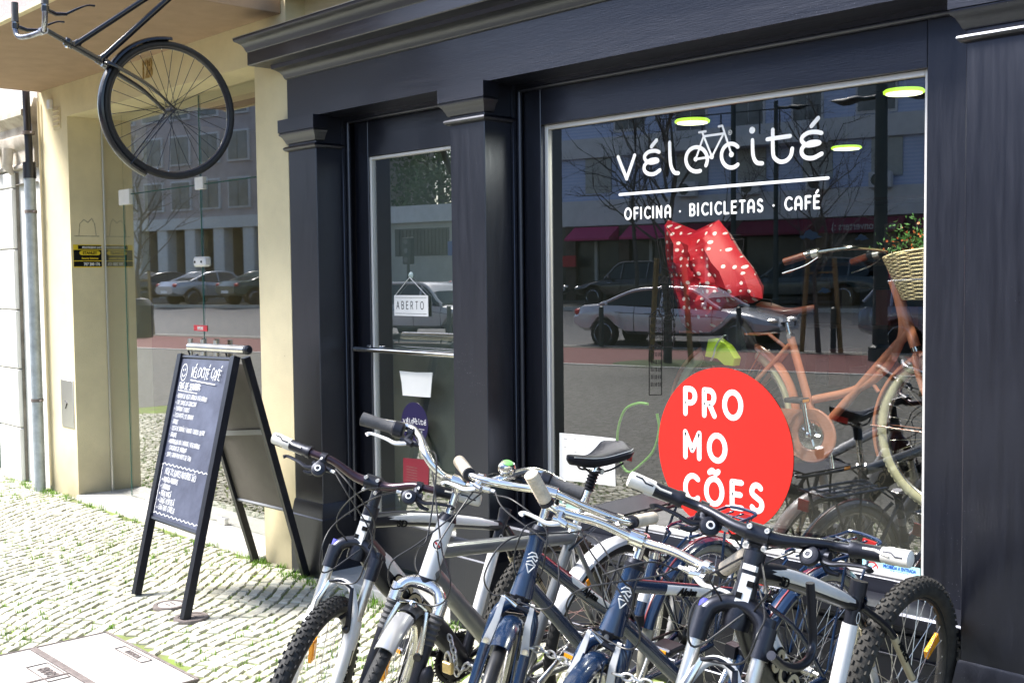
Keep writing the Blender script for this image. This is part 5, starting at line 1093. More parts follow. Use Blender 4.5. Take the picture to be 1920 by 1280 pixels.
def rack(root, zt, x0, x1, w, m, axle, plate=None):
    k = MB(); P = [A(x1, -w/2*.6, zt-.01), A(x1-.05, -w/2, zt), A(x0+.04, -w/2, zt), A(x0, -w/2*.7, zt+.01), A(x0, w/2*.7, zt+.01), A(x0+.04, w/2, zt), A(x1-.05, w/2, zt), A(x1, w/2*.6, zt-.01)]
    k.tube(spl(P, 3), .0058, m, 8)
    for q in (.2, .5, .8): x = x0+(x1-x0)*q; k.tube([A(x, -w/2, zt), A(x, w/2, zt)], .004, m, 6)
    for y in (-.02, .02): k.tube([A(x0+.02, y, zt), A(x1-.03, y, zt)], .004, m, 6)
    for s in (-1, 1):
        for x in (x0+.06, x0+.22): k.tube([A(x, s*w/2, zt), A(axle[0]-.01, s*.072, axle[2]+.03)], .0048, m, 7)
        k.tube([A(x1, s*w/2*.5, zt-.01), A(.30, s*.02, zt-.09)], .004, m, 6)
    if plate: k.box((x0+.06, -w/2+.01, zt+.004), (x1-.08, w/2-.01, zt+.010), plate)
    return k.build('rear_rack', root)
def text_on(mb, s, size, a, b, r, m, y=1, t0=.3, **kw):    # letters along the tube a->b on its +y side
    a, b = A(*a), A(*b); u = (b-a)/np.linalg.norm(b-a); v = np.cross(A(0, 1, 0), u); v /= np.linalg.norm(v); p = a+(b-a)*t0+A(0, r+.0012, 0)-v*size*.34
    mb.text(s, size, p, u, v, m, th=.0012, **kw)
M['whiterub'] = mat('off_white_rubber', (.70, .67, .62), .5, noise=.08, nscale=20)
M['greyrub'] = mat('grey_rubber_grip', (.07, .07, .075), .7, noise=.2, nscale=40, bump=.3, bscale=200)
def P_(AX, z, f=0, y=0): return A(AX-(z-.335)*KX+f, y, z)

def mtb(lab, X, Y, th, phi, dl, s, AX, fo, bz, a, b, c, ex, ey, ez, sz, sx, zt, zb, barm, thick=1., forktxt=True, refl=(80,)):
    root = thing('bicycle', lab, 'bicycle', (X, Y, 0), 'bicycles standing side by side before the shop', rad(th), rad(phi), s)
    T = steerf(rad(dl), AX); r = .335; ax0 = (0, 0, r); fx = (AX+.04, 0, r); bb = (.43, 0, .30)
    K_, Wt, Tn = M['matteblack'], M['white'], M['tan']
    hT, hB = P_(AX, zt), P_(AX, zb); seat = A(sx, 0, sz)
    k = MB(); k.tube([hB-(hT-hB)*.15, hB, hB+(hT-hB)*.3, hB+(hT-hB)*.75, hT], [.030, .0315, .0275, .0235, .0245], K_, 20)
    tt0, tt1 = hT-(hT-hB)*.18, seat+A(.012, 0, -.035); dt0, dt1 = hB+(hT-hB)*.34, A(*bb)+A(.01, 0, .015)
    k.tube(spl([tt0, lerp(tt0, tt1, .3)+A(0, 0, .012), lerp(tt0, tt1, .7)+A(0, 0, .006), tt1], 5), [.0235, .025, .024, .021, .018], K_, 16, sq=(.92, 1))
    dmid = lerp(dt0, dt1, .3)+A(.014, 0, -.010); k.tube(spl([dt0, lerp(dt0, dt1, .12)+A(.01, 0, -.002), dmid, lerp(dt0, dt1, .7), dt1], 5), [.026, .034, .036, .032, .026], K_, 16, sq=(.95, 1.25))
    k.tube([A(*bb), lerp(A(*bb), seat, .8), seat+(seat-A(*bb))*.05], [.018, .0175, .0185], K_, 14); k.tube([A(*bb)+A(0, -.038, 0), A(*bb)+A(0, .038, 0)], .022, K_, 16)
    k.tube([seat-A(0, 0, .012), seat+A(-.006, 0, .022)], .0215, K_, 14)
    for q in (-1, 1):
        k.tube(spl([A(*bb)+A(-.03, q*.02, 0), A(.24, q*.045, .315), A(0, q*.066, r)], 4), .0105, K_, 10)
        k.tube(spl([seat+A(-.005, q*.012, -.04), A(.18, q*.042, lerp(seat, A(0, 0, r), .38)[2]), A(0, q*.066, r+.01)], 4), .0095, K_, 10)
        k.box((-.02, q*.066-.004, r-.02), (.03, q*.066+.004, r+.02), K_, .004)
    fr = k.build('frame', root)
    # colour panels of the frame: white top-tube blaze, white seat tube, beige stays, lettering
    k = MB()
    bl = spl([lerp(tt0, tt1, .07)+A(0, .0025, .009), lerp(tt0, tt1, .35)+A(0, .0025, .016), lerp(tt0, tt1, .72)+A(0, .0025, .011), lerp(tt0, tt1, .95)+A(0, .0025, .005)], 4)
    k.tube(bl, [.018, .0245, .024, .021, .015], Wt, 12, sq=(.98, .78))
    st0, st1 = lerp(A(*bb), seat, .32), lerp(A(*bb), seat, .80); k.tube([st0, st1], .0195, Wt, 16)
    k.tube(spl([lerp(dt0, dt1, .10)+A(0, .002, .008), lerp(dt0, dt1, .2)+A(.006, .002, .008), lerp(dt0, dt1, .45)+A(.006, .002, .008), lerp(dt0, dt1, .9)+A(0, 0, .014)], 4), [.018, .032, .031, .014], Wt, 12, sq=(1.0, 1.08))
    for q in (-1, 1): 
        a1, b1 = A(.18, q*.042, lerp(seat, A(0, 0, r), .38)[2]), A(0, q*.066, r+.01); k.tube([a1, lerp(a1, b1, .6)], .0108, Tn, 10); k.tube([lerp(a1, b1, .62), lerp(a1, b1, .9)], .0108, Wt, 10)
        text_on(k, 'ASPECT', .021, a1, b1, .0105, M['blackdecal'], t0=.06, sx=1.1, bold=.0006) if q > 0 else None
    text_on(k, 'SCOTT', .074, dmid, dt1, .0350, M['blackdecal'], t0=-.06, bold=.005, sx=1.1); text_on(k, 'SCOTT', .072, dmid, dt1, .0368, Tn, t0=-.055, bold=.0018, sx=1.13)
    text_on(k, 'SD', .03, tt0, tt1, .0275, M['blackdecal'], t0=.16, bold=.0006, sx=1.2)
    e = lerp(st0, st1, 1.1); k.stroke(arc(0, 0, .009, .014, 0, 360, 16), .003, e+A(.004, .0185, 0), (-1, 0, 0), (0, 0, 1), M['whitedecal'], flat=.3)
    # big S on the front of the head tube
    hd = (hT-hB)/np.linalg.norm(hT-hB); fw = np.cross(A(0, 1, 0), hd); o_ = lerp(hB, hT, .5)+A(*fw)*.0268*(1 if fw[0] > 0 else -1); sg = 1 if fw[0] > 0 else -1
    k.obox(lerp(hB, hT, .50)+fw*sg*.0205+A(0, .011, 0), A(0, .013, 0)-fw*sg*.0055, hd*.034, fw*sg*.006+A(0, .002, 0), M['whitedecal'])
    for e1, e2 in ((.62, .008), (.40, -.008)): k.obox(lerp(hB, hT, e1)+fw*sg*(.0225-e2*.3)+A(0, .0115+e2, 0), A(0, .006, 0)-fw*sg*.0024, hd*.0065, fw*sg*.006+A(0, .002, 0), M['blackdecal'])
    k.obox(lerp(hB, hT, .88)+fw*sg*.018+A(0, .009, 0), A(0, .013, 0)-fw*sg*.0045, hd*.006, fw*sg*.007, M['whitedecal'])
    k.build('frame_decals', fr)
    # fork
    k = MB(T); cz = .772; k.tube([P_(AX, zb-.01), P_(AX, cz-.015)], .021, K_, 14)
    k.tube(spl([P_(AX, .752, .022, -.068), P_(AX, .782, .02, -.056), P_(AX, .800, .014, -.02), P_(AX, .800, .014, .02), P_(AX, .782, .02, .056), P_(AX, .752, .022, .068)], 5), [.022, .019, .017, .018, .017, .019, .022], K_, 14, sq=(1.1, 1))
    for q in (-1, 1):
        k.tube([P_(AX, .715, .028, q*.068), P_(AX, .775, .02, q*.068)], .0215, K_, 14); k.tube([P_(AX, .775, .02, q*.068), P_(AX, .792, .018, q*.068)], .015, mat('blue_knob', (.08, .08, .5), .35) if q < 0 else K_, 12)
    cr = k.build('fork_crown', root)
    k = MB(T)
    for q in (-1, 1): k.tube([P_(AX, .73, .027, q*.068), P_(AX, .52, .034, q*.068)], .0155, M['steel'], 16)
    k.build('stanchion', cr)
    k = MB(T)
    for q in (-1, 1): k.tube([P_(AX, .60, .032, q*.068), P_(AX, .565, .033, q*.068), P_(AX, .45, .036, q*.069), A(AX+.035, q*.068, r+.01), A(AX+.035, q*.068, r-.02)], [.0185, .0235, .021, .016, .012], Wt, 14, sq=(.95, 1.15))
    k.tube(spl([P_(AX, .57, .05, -.068), P_(AX, .635, .054, -.058), P_(AX, .692, .054, -.025), P_(AX, .692, .054, .025), P_(AX, .635, .054, .058), P_(AX, .57, .05, .068)], 5), [.012, .009, .008, .008, .009, .012], Wt, 12, sq=(1.3, 1))
    lw = k.build('fork_lower', root)
    k = MB(T); aF, bF = P_(AX, .56, .033, .068), P_(AX, .36, .037, .068)
    for txt, q, m in (('SUNTOUR', .16, M['blackdecal']),):
        text_on(k, txt, .021, bF, aF, .0205, m, t0=.1, sx=1.1, bold=.0006)
    k.obox(lerp(aF, bF, .30)+A(.003, .0205, 0), A(.006, 0, .002), A(-.006, 0, .024), A(0, .0015, 0), M['plum']); k.build('fork_decal', lw)
    # brakes
    for q in (-1, 1):
        k = MB(T); p0 = P_(AX, .585, .062, q*.055); p1 = P_(AX, .70, .075, q*.036); k.tube([p0, lerp(p0, p1, .5)+A(.012, q*.006, 0), p1], [.010, .008, .006], M['alu'] if q < 0 else M['plastic'], 8, sq=(1, .7)); k.lathe([(.011, 0), (.011, .012), (.006, .016)], p0, (1, 0, -.1), M['darkmetal'], 12)
        k.obox(P_(AX, .615, .06, q*.034), A(.007, 0, 0), A(0, .007, 0), A(.028, 0, .004), M['plastic']); k.build('brake_arm', root)
    k = MB(T); k.tube(spl([P_(AX, .70, .078, -.036), P_(AX, .715, .09, 0), P_(AX, .70, .078, .034)], 5), .0042, M['plastic'], 8); k.build('brake_cable', root)
    # wheels
    wheel(root, fx, r, .027, T, 'dusty' if s > 1.05 else 'rubber', 'plasticrim', 74, 32, 'darkmetal', 'steel', refl)
    wheel(root, ax0, r, .027, None, 'dusty', 'plasticrim', 74, 32, 'darkmetal', 'steel', (150,))
    crank(root, bb, .088, -1, 20); cassette(root, ax0, .085, bb)
    # cockpit
    bx = P_(AX, bz, fo)[0]; BC = A(bx, 0, bz); k = MB(T); k.tube([P_(AX, zt), P_(AX, zt+.02), P_(AX, zt+.021), P_(AX, bz-.035+.01)], [.024, .024, .017, .0175], K_, 14)
    k.tube([P_(AX, bz-.022), lerp(P_(AX, bz-.018), BC, .6), BC], [.021, .019, .022], K_, 12); k.tube([BC-A(0, .024, 0), BC+A(0, .024, 0)], .0235, K_, 18)
    for y in (-.019, .019):
        for z in (-.019, .019): k.lathe([(.0055, 0), (.0055, .010), (.002, .010), (.002, .008)], BC+A(.016, y, z), (1, 0, z*8), M['bead'], 10)
    k.build('stem', root)
    bar = [BC-A(0, .001, 0)]; L_ = lambda q: [BC+A(0, q*.0, 0), BC+A(a*.15, q*b*.32, c*.1), BC+A(a*.7, q*b*.72, c*.85), BC+A(a, q*b, c), BC+A(a-ex*.96, q*(b+ey*.98), c+ez)]
    l1 = L_(1); l2 = L_(-1); k = MB(T); k.tube(spl(l2[::-1][:-1]+[BC]+l1[1:], 5), [.0112]*4+[.0135, .0158, .0158, .0135]+[.0112]*4, M[barm], 16); k.build('handlebar', root)
    for q in (-1, 1):
        R0, R1 = BC+A(a, q*b, c), BC+A(a-ex, q*(b+ey), c+ez); d = (R1-R0)/np.linalg.norm(R1-R0)
        gs = R0+d*.028; grip(root, T, gs if False else R0+d*.02, R1, 'twotone'); e = lever(root, T, R0-d*.028, d, q)
        tgt = P_(AX, .70, .08, -.03) if q < 0 else P_(AX, .80, .06, .02)
        cable(root, [e, e-d*.06+A(.03, 0, -.03), BC+A(.10, -q*.06, -.12), P_(AX, .80, .14, -q*.07), P_(AX, .73, .11, -q*.05), tgt], T)
        cable(root, [e+A(0, 0, .012), e-d*.08+A(.05, 0, .0), BC+A(.09, -q*.05, -.07), P_(AX, .86, .10, -q*.06), P_(AX, .80, .03, -q*.035), P_(AX, .74, -.03, -q*.03)], T)
    return root
M['plasticrim'] = mat('black_anodised_rim', (.04, .04, .042), .4, .5, noise=.3, nscale=10)
A_ = dict(X=-3.033, Y=-.469, th=-86.92, phi=-5.068, dl=31.507, s=.999, AX=1.059, fo=.070, bz=.993, a=.032, b=.183, c=.045, ex=.021, ey=.155, ez=.005, sz=.786, sx=.269)
D_ = dict(X=-1.741, Y=-.315, th=-85.484, phi=-5.946, dl=18.466, s=1.074, AX=1.045, fo=.012, bz=.942, a=-.047, b=.168, c=.010, ex=-.044, ey=.137, ez=.029, sz=.712, sx=.327)
bA = mtb('black and white mountain bicycle with plum handlebar, leftmost in the row', **A_, zt=.885, zb=.765, barm='plum')
bD = mtb('black, white and beige mountain bicycle with black handlebar, rightmost in the row', **D_, zt=.885, zb=.765, barm='matteblack', refl=(95,))

def city(lab, X, Y, th, phi, dl, s, AX, fo, bz, a, b, c, ex, ey, ez, sz, sx, low):
    root = thing('bicycle', lab, 'bicycle', (X, Y, 0), 'bicycles standing side by side before the shop', rad(th), rad(phi), s)
    T = steerf(rad(dl), AX); r = .34; ax0 = (0, 0, r); fx = (AX+.045, 0, r); bb = (.45, 0, .29); zt, zb = .875, .715; B = M['blue']; hT, hB = P_(AX, zt), P_(AX, zb); seat = A(sx, 0, sz)
    k = MB(); k.tube([hB+(hB-hT)*.04, hB, lerp(hB, hT, .25), lerp(hB, hT, .45), lerp(hB, hT, .9), hT], [.034, .033, .0285, .0245, .0235, .0265], B, 22)
    if low: tt = spl([lerp(hB, hT, .68), lerp(lerp(hB, hT, .68), A(sx+.07, 0, .45), .5)+A(0, 0, -.004), A(sx+.07, 0, .46)], 5)
    else: tt = [lerp(hB, hT, .72), seat+A(.0, 0, -.015)]
    k.tube(tt, .0185, B, 14); dt = [lerp(hB, hT, .2), A(*bb)+A(.01, 0, .01)]; k.tube(dt, .021, B, 14)
    k.tube([A(*bb), seat], .0165, B, 14); k.tube([A(*bb)-A(0, .036, 0), A(*bb)+A(0, .036, 0)], .021, B, 14)
    for q in (-1, 1): k.tube(spl([A(*bb)+A(-.03, q*.02, 0), A(.22, q*.045, .31), A(0, q*.068, r)], 4), .010, B, 10); k.tube(spl([seat+A(-.01, q*.014, -.04), A(.16, q*.045, lerp(seat, A(0, 0, r), .45)[2]), A(0, q*.068, r)], 4), .008, B, 10)
    fr = k.build('frame', root)
    k = MB(); t0, t1 = A(*tt[0]), A(*tt[-1]); k.tube([lerp(t0, t1, .05)+A(0, .004, .0165), lerp(t0, t1, .95)+A(0, .004, .0165)], .0035, M['redline'], 6)
    m0 = lerp(t0, t1, .30 if low else .22); m1 = lerp(t0, t1, .75 if low else .56); dd = (t1-t0)/np.linalg.norm(t1-t0); up_ = np.cross(A(0, 1, 0), dd); up_ = up_ if up_[2] > 0 else -up_
    k.tube([m0+A(0, .0035, 0), m0+dd*.01+A(0, .0035, 0), m1-dd*.01+A(0, .0035, 0), m1+A(0, .0035, 0)], [.0135, .0163, .0163, .0135], M['whitedecal'], 12)
    text_on(k, 'Alpina', .030, t0, t1, .0205, M['blackdecal'], t0=.40 if low else .30, bold=.0009, shear=.35, sx=1.15)
    hd = (hT-hB)/np.linalg.norm(hT-hB); n = A(.75, .66, .2); n -= hd*(n@hd); n /= np.linalg.norm(n); u_ = np.cross(hd, n); o_ = lerp(hB, hT, .52)+n*.0262
    for Pz in ([(-.013, .022), (-.006, .03), (.006, .03), (.014, .02), (.004, .022), (-.008, .016)], [(-.013, .012), (-.002, .018), (.012, .008), (.014, .014)], [(-.012, .002), (.0, .008), (.013, -.002)], [(-.012, -.004), (0, -.026), (.012, -.006)], [(-.009, -.004), (.008, -.004)]): k.stroke(Pz, .0035, o_, u_, hd, M['whitedecal'], flat=.5)
    st0, st1 = lerp(A(*bb), seat, .66), lerp(A(*bb), seat, .74); k.tube([st0, st1], .0172, M['whitedecal'], 14); k.build('frame_decals', fr)
    k = MB(); p = lerp(A(*bb), seat, .52); k.tube([p-A(.004, 0, .018), p+A(-.002, 0, .018)], .021, M['plastic'], 12); k.obox(p+A(.01, -.03, .0), A(.018, 0, 0), A(0, .018, 0), A(0, 0, .02), M['plastic']); k.build('front_derailleur', root)
    k = MB(); k.tube([seat-A(0, 0, .002), seat+A(-.004, 0, .018)], .0205, M['chrome'], 16); k.tube([seat+A(-.022, -.02, .008), seat+A(-.022, .025, .008)], .005, M['chrome'], 8); k.lathe([(.009, 0), (.009, .01)], seat+A(-.022, .025, .008), (0, 1, 0), M['plastic'], 10); k.build('seat_clamp', root)
    # headset + fork
    k = MB(); k.tube([hT, hT+hd*.012, hT+hd*.013, hT+hd*.026], [.027, .028, .024, .021], M['plastic'], 18); k.build('headset', root); k = MB(); k.tube([hB-hd*.006, hB-hd*.018], [.034, .026], M['plastic'], 18); k.build('headset', root)
    k = MB(T); cz = .688
    k.tube([P_(AX, zb), P_(AX, cz-.005)], .016, B, 12)
    for q in (-1, 1): k.tube(spl([P_(AX, cz, .0, 0), P_(AX, cz-.004, .003, q*.028), P_(AX, cz-.035, .004, q*.052), P_(AX, cz-.10, .005, q*.057), P_(AX, .46, .008, q*.06), A(AX+.045, q*.06, r)], 5), [.019, .0175, .0165, .0165, .015, .009], B, 12)
    k.build('fork', root)
    for q in (-1, 1):
        k = MB(T); p0 = P_(AX, .60, .036, q*.056); p1 = P_(AX, .715, .052, q*.042); k.extr([p0+A(.012, 0, -.012)+A(0, -.012, 0), p0+A(.012, .012, -.012), lerp(p0, p1, .55)+A(.014, .009-q*.004, 0), p1+A(.008, .006, .006), p1+A(.008, -.006, .006), lerp(p0, p1, .55)+A(.014, -.009-q*.004, 0)], (.008, 0, 0), M['white']); k.lathe([(.0085, 0), (.0085, .007), (.003, .008)], p0+A(.02, 0, 0), (1, 0, 0), M['steel'], 12)
        k.obox(P_(AX, .635, .03, q*.03), A(.007, 0, 0), A(0, .007, 0), A(.028, 0, .004), M['plastic']); k.build('brake_arm', root)
    k = MB(T); a_, b_ = P_(AX, .722, .062, -.042), P_(AX, .706, .066, .0); k.tube([a_, lerp(a_, b_, .55), b_], [.0045, .0045, .006], M['alu'], 8); k.tube([b_, P_(AX, .70, .064, .036)], .0075, M['plastic'], 8); k.tube([b_, P_(AX, .715, .06, .042)], .0012, M['steel'], 5); k.build('brake_cable', root)
    wheel(root, fx, r, .0185, T, 'citytyre', 'alu', 0, 36, 'alu', 'steel', (75,)); wheel(root, ax0, r, .0185, None, 'creamtyre2', 'alu', 0, 36, 'alu', 'steel', None)
    fender(root, fx, r+.012, 74, 200, .056, B, T, (100, 190)); k = MB(T); k.obox(P_(AX, .705, .024, 0), A(.009, 0, 0), A(0, .014, 0), A(0, 0, .018), M['plastic']); k.lathe([(.007, 0), (.007, .006)], P_(AX, .71, .034, 0), (1, 0, 0), M['steel'], 10); k.build('brake_bolt', root)
    fender(root, ax0, r+.014, 20, 200, .058, B, None, (60, 150), line=M['redline']); rack(root, .75, -.25, .16, .13, B, ax0)
    k = MB(); k.obox(A(-.29, 0, .715), A(.004, 0, 0), A(0, .025, 0), A(0, 0, .022), M['redref']); k.build('rear_reflector', root)
    crank(root, bb, .088, -1, -60, ringm='darkmetal', m='alu'); cassette(root, ax0, .085, bb)
    bx = P_(AX, bz, fo)[0]; BC = A(bx, 0, bz); k = MB(T); S_ = M['chrome']
    k.tube([hT+hd*.02, P_(AX, bz-.045), P_(AX, bz-.02)+A(0, 0, -.006), lerp(P_(AX, bz-.012), BC, .7)], [.0125, .0125, .0165, .016], S_, 16); k.tube([BC-A(0, .021, 0), BC-A(0, .019, 0), BC+A(0, .019, 0), BC+A(0, .021, 0)], [.017, .0205, .0205, .017], S_, 18)
    k.tube([BC+A(-.006, 0, -.018), BC+A(-.012, 0, -.034)], .006, S_, 8); k.build('stem', root)
    L_ = lambda q: [BC+A(0, q*.03, 0), BC+A(a*.3, q*b*.45, c*.5), BC+A(a, q*b*.97, c), BC+A(a-ex*.96, q*(b+ey*.98), c+ez)]
    k = MB(T); k.tube(spl(L_(-1)[::-1]+L_(1), 6), .0115, S_, 18); k.build('handlebar', root)
    for q in (-1, 1):
        R0, R1 = BC+A(a, q*b, c), BC+A(a-ex, q*(b+ey), c+ez); d = (R1-R0)/np.linalg.norm(R1-R0); gR = R0+d*.02; grip(root, T, gR, R0+d*max(.115, np.linalg.norm(R1-R0)), 'cream')
        pb = BC+A(a*.92, q*b*.86, c*.96); db = A(*(R0-(BC+A(a*.3, q*b*.45, c*.5)))); e = lever(root, T, pb, db, q, 'alu', False, .10, True); db = db/np.linalg.norm(db)
        cable(root, [e, e-db*.05+A(.05, 0, -.03), BC+A(.17, -q*.06, -.10), P_(AX, .80, .17, -q*.10), P_(AX, .73, .10, -q*.07), P_(AX, .722, .062, -.046) if q < 0 else P_(AX, .70, -.03, -.03)], T)
        cable(root, [e+A(0, 0, -.01), e-db*.07+A(.07, 0, .01), BC+A(.15, -q*.02, -.05), P_(AX, .88, .14, -q*.04), P_(AX, .80, .05, -q*.04), P_(AX, .72, -.05, -q*.02)], T)
    return root
M['citytyre'] = mat('smooth_black_tyre', (.02, .02, .021), .35, noise=.3, nscale=20); M['creamtyre2'] = mat('pale_tyre_side', (.42, .40, .33), .6, noise=.2, nscale=20)
city('petrol blue step-through city bicycle with cream grips, third from the left in the row', -2.55, -.241, -83.15, -5.581, 32.897, 1.0, 1.11, .009, .993, -.038, .239, -.031, .138, .063, -.012, .688, .298, True)
city('petrol blue city bicycle with level top tube, second from the right in the row', -2.139, -.215, -89.105, -9.446, 25.507, .98, 1.159, .091, .977, .069, .232, .027, -.039, .040, .066, .679, .324, False)

def silver_bike():
    X, Y, th, phi, dl, s, AX, fo, bz, a, b, c, ex, ey, ez, sz, sx = -2.816, -.402, -86.084, -8.199, 33.488, .996, 1.066, .013, 1.014, -.075, .188, .069, -.007, .165, -.003, .757, .266
    root = thing('bicycle', 'silver grey trekking bicycle with black saddle and bell, second from the left in the row', 'bicycle', (X, Y, 0), 'bicycles standing side by side before the shop', rad(th), rad(phi), s)
    T = steerf(rad(dl), AX); r = .34; ax0 = (0, 0, r); fx = (AX+.045, 0, r); bb = (.45, 0, .29); zt, zb = .90, .75; G_, W_ = M['grey'], M['white']; hT, hB = P_(AX, zt), P_(AX, zb); seat = A(sx, 0, sz); hd = (hT-hB)/np.linalg.norm(hT-hB)
    k = MB(); t0 = lerp(hB, hT, .42); k.tube([t0, seat+A(.02, 0, -.01)], .0225, G_, 16); k.tube([lerp(hB, hT, .05), lerp(lerp(hB, hT, .05), A(*bb), .5), A(*bb)+A(.01, 0, .01)], [.027, .03, .027], G_, 18); k.tube([A(*bb), seat+A(-.004, 0, .012)], .0185, G_, 14)
    for q in (-1, 1): k.tube(spl([A(*bb)+A(-.03, q*.02, 0), A(.22, q*.045, .31), A(0, q*.068, r)], 4), .0105, G_, 10); k.tube(spl([seat+A(-.01, q*.014, -.04), A(.16, q*.045, .55), A(0, q*.068, r)], 4), .009, G_, 10)
    k.tube([A(*bb)-A(0, .038, 0), A(*bb)+A(0, .038, 0)], .022, G_, 14); fr = k.build('frame', root)
    k = MB(); k.tube([hB-hd*.012, hB, hT], [.028, .0265, .0265], W_, 20); k.tube([hB-hd*.03, hB-hd*.012], .029, M['plastic'], 16); k.tube([hT, hT+hd*.022], [.03, .022], M['plastic'], 16); n = A(.8, .6, .2); n -= hd*(n@hd); n /= np.linalg.norm(n); u_ = np.cross(hd, n)
    k.stroke(arc(0, 0, .012, .012, 0, 360, 16), .004, lerp(hB, hT, .55)+n*.0262, u_, hd, M['blackdecal'], flat=.3); k.stroke([(-.006, .003), (.006, -.004)], .006, lerp(hB, hT, .55)+n*.0262, u_, hd, M['redref'], flat=.3); k.build('head_tube', root)
    # suspension fork: polished crown, rubber boots
    k = MB(T); k.tube(spl([P_(AX, .695, .03, -.068), P_(AX, .715, .02, -.05), P_(AX, .722, .01, -.02), P_(AX, .722, .01, .02), P_(AX, .715, .02, .05), P_(AX, .695, .03, .068)], 5), [.019, .018, .021, .021, .018, .019], M['alu'], 14); k.tube([P_(AX, .735), P_(AX, .712)], .024, M['alu'], 14)
    for q in (-1, 1): k.tube([P_(AX, .71, .026, q*.068), P_(AX, .665, .03, q*.068)], .020, M['alu'], 14)
    cr = k.build('fork_crown', root)
    for q in (-1, 1):
        k = MB(T); P = []; R_ = []
        for i in range(13): P.append(P_(AX, .668-i*.0075, .030, q*.068)); R_.append(.0225 if i % 2 else .017)
        k.tube(P, R_, M['greyrub'], 14); k.build('fork_boot', root)
        k = MB(T); k.tube([P_(AX, .585, .031, q*.068), P_(AX, .45, .036, q*.069), A(AX+.045, q*.068, r)], [.019, .0165, .012], M['plastic'], 14); k.build('fork_lower', root)
        k = MB(T); p0 = P_(AX, .56, .062, q*.058); p1 = P_(AX, .68, .072, q*.042); k.tube([p0, lerp(p0, p1, .5)+A(.01, q*.004, 0), p1], [.011, .009, .007], M['alu'], 8, sq=(1, .7)); k.lathe([(.012, 0), (.012, .012), (.006, .014)], p0, (1, 0, 0), M['darkmetal'], 12); k.build('brake_arm', root)
    k = MB(T); k.tube(spl([P_(AX, .685, .075, -.042), P_(AX, .70, .085, 0), P_(AX, .685, .075, .042)], 5), .004, M['alu'], 8); k.lathe([(.014, -.003), (.014, .003), (.008, .003), (.008, -.003)], P_(AX, .69, .082, .0), (0, .5, .4), M['alu'], 16); k.build('brake_cable', root)
    wheel(root, fx, r, .02, T, 'rubber', 'alu', 0, 36, 'alu', 'steel', (75,)); wheel(root, ax0, r, .02, None, 'rubber', 'alu', 0, 36, 'alu', 'steel', None)
    fender(root, fx, r+.014, 66, 93, .058, M['silver'], T, None); fender(root, fx, r+.014, 96, 190, .058, M['plastic'], T, (185,)); fender(root, ax0, r+.016, 20, 200, .062, M['white'], None, (60, 150)); rack(root, .80, -.28, .17, .14, M['matteblack'], ax0, M['plastic'])
    k = MB(T); k.lathe([(.0, 0), (.012, .005), (.02, .03), (.022, .05), (.018, .075), (.006, .09), (0, .09)], P_(AX, .45, .02, .095)-A(0, 0, .0), (0, .05, 1), M['plastic'], 16); k.build('dynamo', root)
    k = MB(T); k.lathe([(.0, 0), (.03, .01), (.036, .03), (.03, .04), (0, .042)], P_(AX, .36, .12, .075), (.9, .1, .3), M['chrome'], 20); k.build('hub_lamp', root)
    crank(root, bb, .09, -1, -35, m='alu'); cassette(root, ax0, .085, bb)
    # suspension seat post and saddle
    k = MB(); sdv = (seat-A(*bb))/np.linalg.norm(seat-A(*bb)); k.tube([seat, seat+sdv*.155], .0135, M['chrome'], 16); k.tube([seat+sdv*.0, seat+sdv*.022], .0215, M['alu'], 16); k.tube([seat+sdv*.215, seat+sdv*.245], .011, M['chrome'], 12)
    P = []; R_ = []
    for i in range(13): P.append(seat+sdv*(.15+.0055*i)); R_.append(.020 if i % 2 else .0145)
    k.tube(P, R_, M['plastic'], 14); k.build('seat_post', root)
    saddle(root, seat+sdv*.265+A(.01, 0, .01), 'plastic', 'whitedecal', .285, .18)
    BC = A(P_(AX, bz, fo)[0], 0, bz); k = MB(T); S_ = M['chrome']
    k.tube([hT, P_(AX, bz-.04), P_(AX, bz-.02)+A(0, 0, -.004), BC], [.0145, .0145, .0175, .017], S_, 16); k.tube([BC-A(0, .022, 0), BC+A(0, .022, 0)], .0205, S_, 18); k.build('stem', root)
    L_ = lambda q: [BC+A(0, q*.02, 0), BC+A(.03, q*.06, .02), BC+A(.02, q*.115, c*.85), BC+A(a*.8, q*.165, c+.005), BC+A(a-.03, q*(b+.03), c+.005), BC+A(a-ex, q*(b+ey*.95), c+ez)]
    k = MB(T); k.tube(spl(L_(-1)[::-1]+L_(1), 6), .0125, M['alu'], 18); k.build('handlebar', root)
    for q in (-1, 1):
        R0, R1 = BC+A(a, q*(b+.03), c), BC+A(a-ex, q*(b+ey), c+ez); d = (R1-R0)/np.linalg.norm(R1-R0); grip(root, T, R0+d*.035, R1, 'grey'); e = lever(root, T, R0-d*.02, d, q, 'plastic', False, .12, True)
        cable(root, [e, e-d*.05+A(.06, 0, -.04), BC+A(.16, -q*.03, -.14), P_(AX, .80, .14, -q*.09), P_(AX, .72, .10, -q*.07), P_(AX, .69, .08, -.044) if q < 0 else P_(AX, .70, -.04, -.03)], T)
        cable(root, [e+A(0, 0, -.01), e-d*.06+A(.08, 0, 0), BC+A(.15, q*.02, -.12), P_(AX, .86, .14, q*.03), P_(AX, .78, .05, q*.04), P_(AX, .70, -.05, q*.02)], T)
    pb = BC+A(.0, .125, c+.012); k = MB(T); k.lathe([(.0, 0), (.024, 0), (.026, .006), (.026, .018), (.02, .028), (.0, .033)], pb, (.2, 0, 1), M['chrome'], 20); k.lathe([(.0, .0335), (.013, .0325), (.016, .030)][::-1], pb, (.2, 0, 1), mat('green_bell_badge', (.2, .6, .15), .4), 16); k.build('bell', root)
silver_bike()

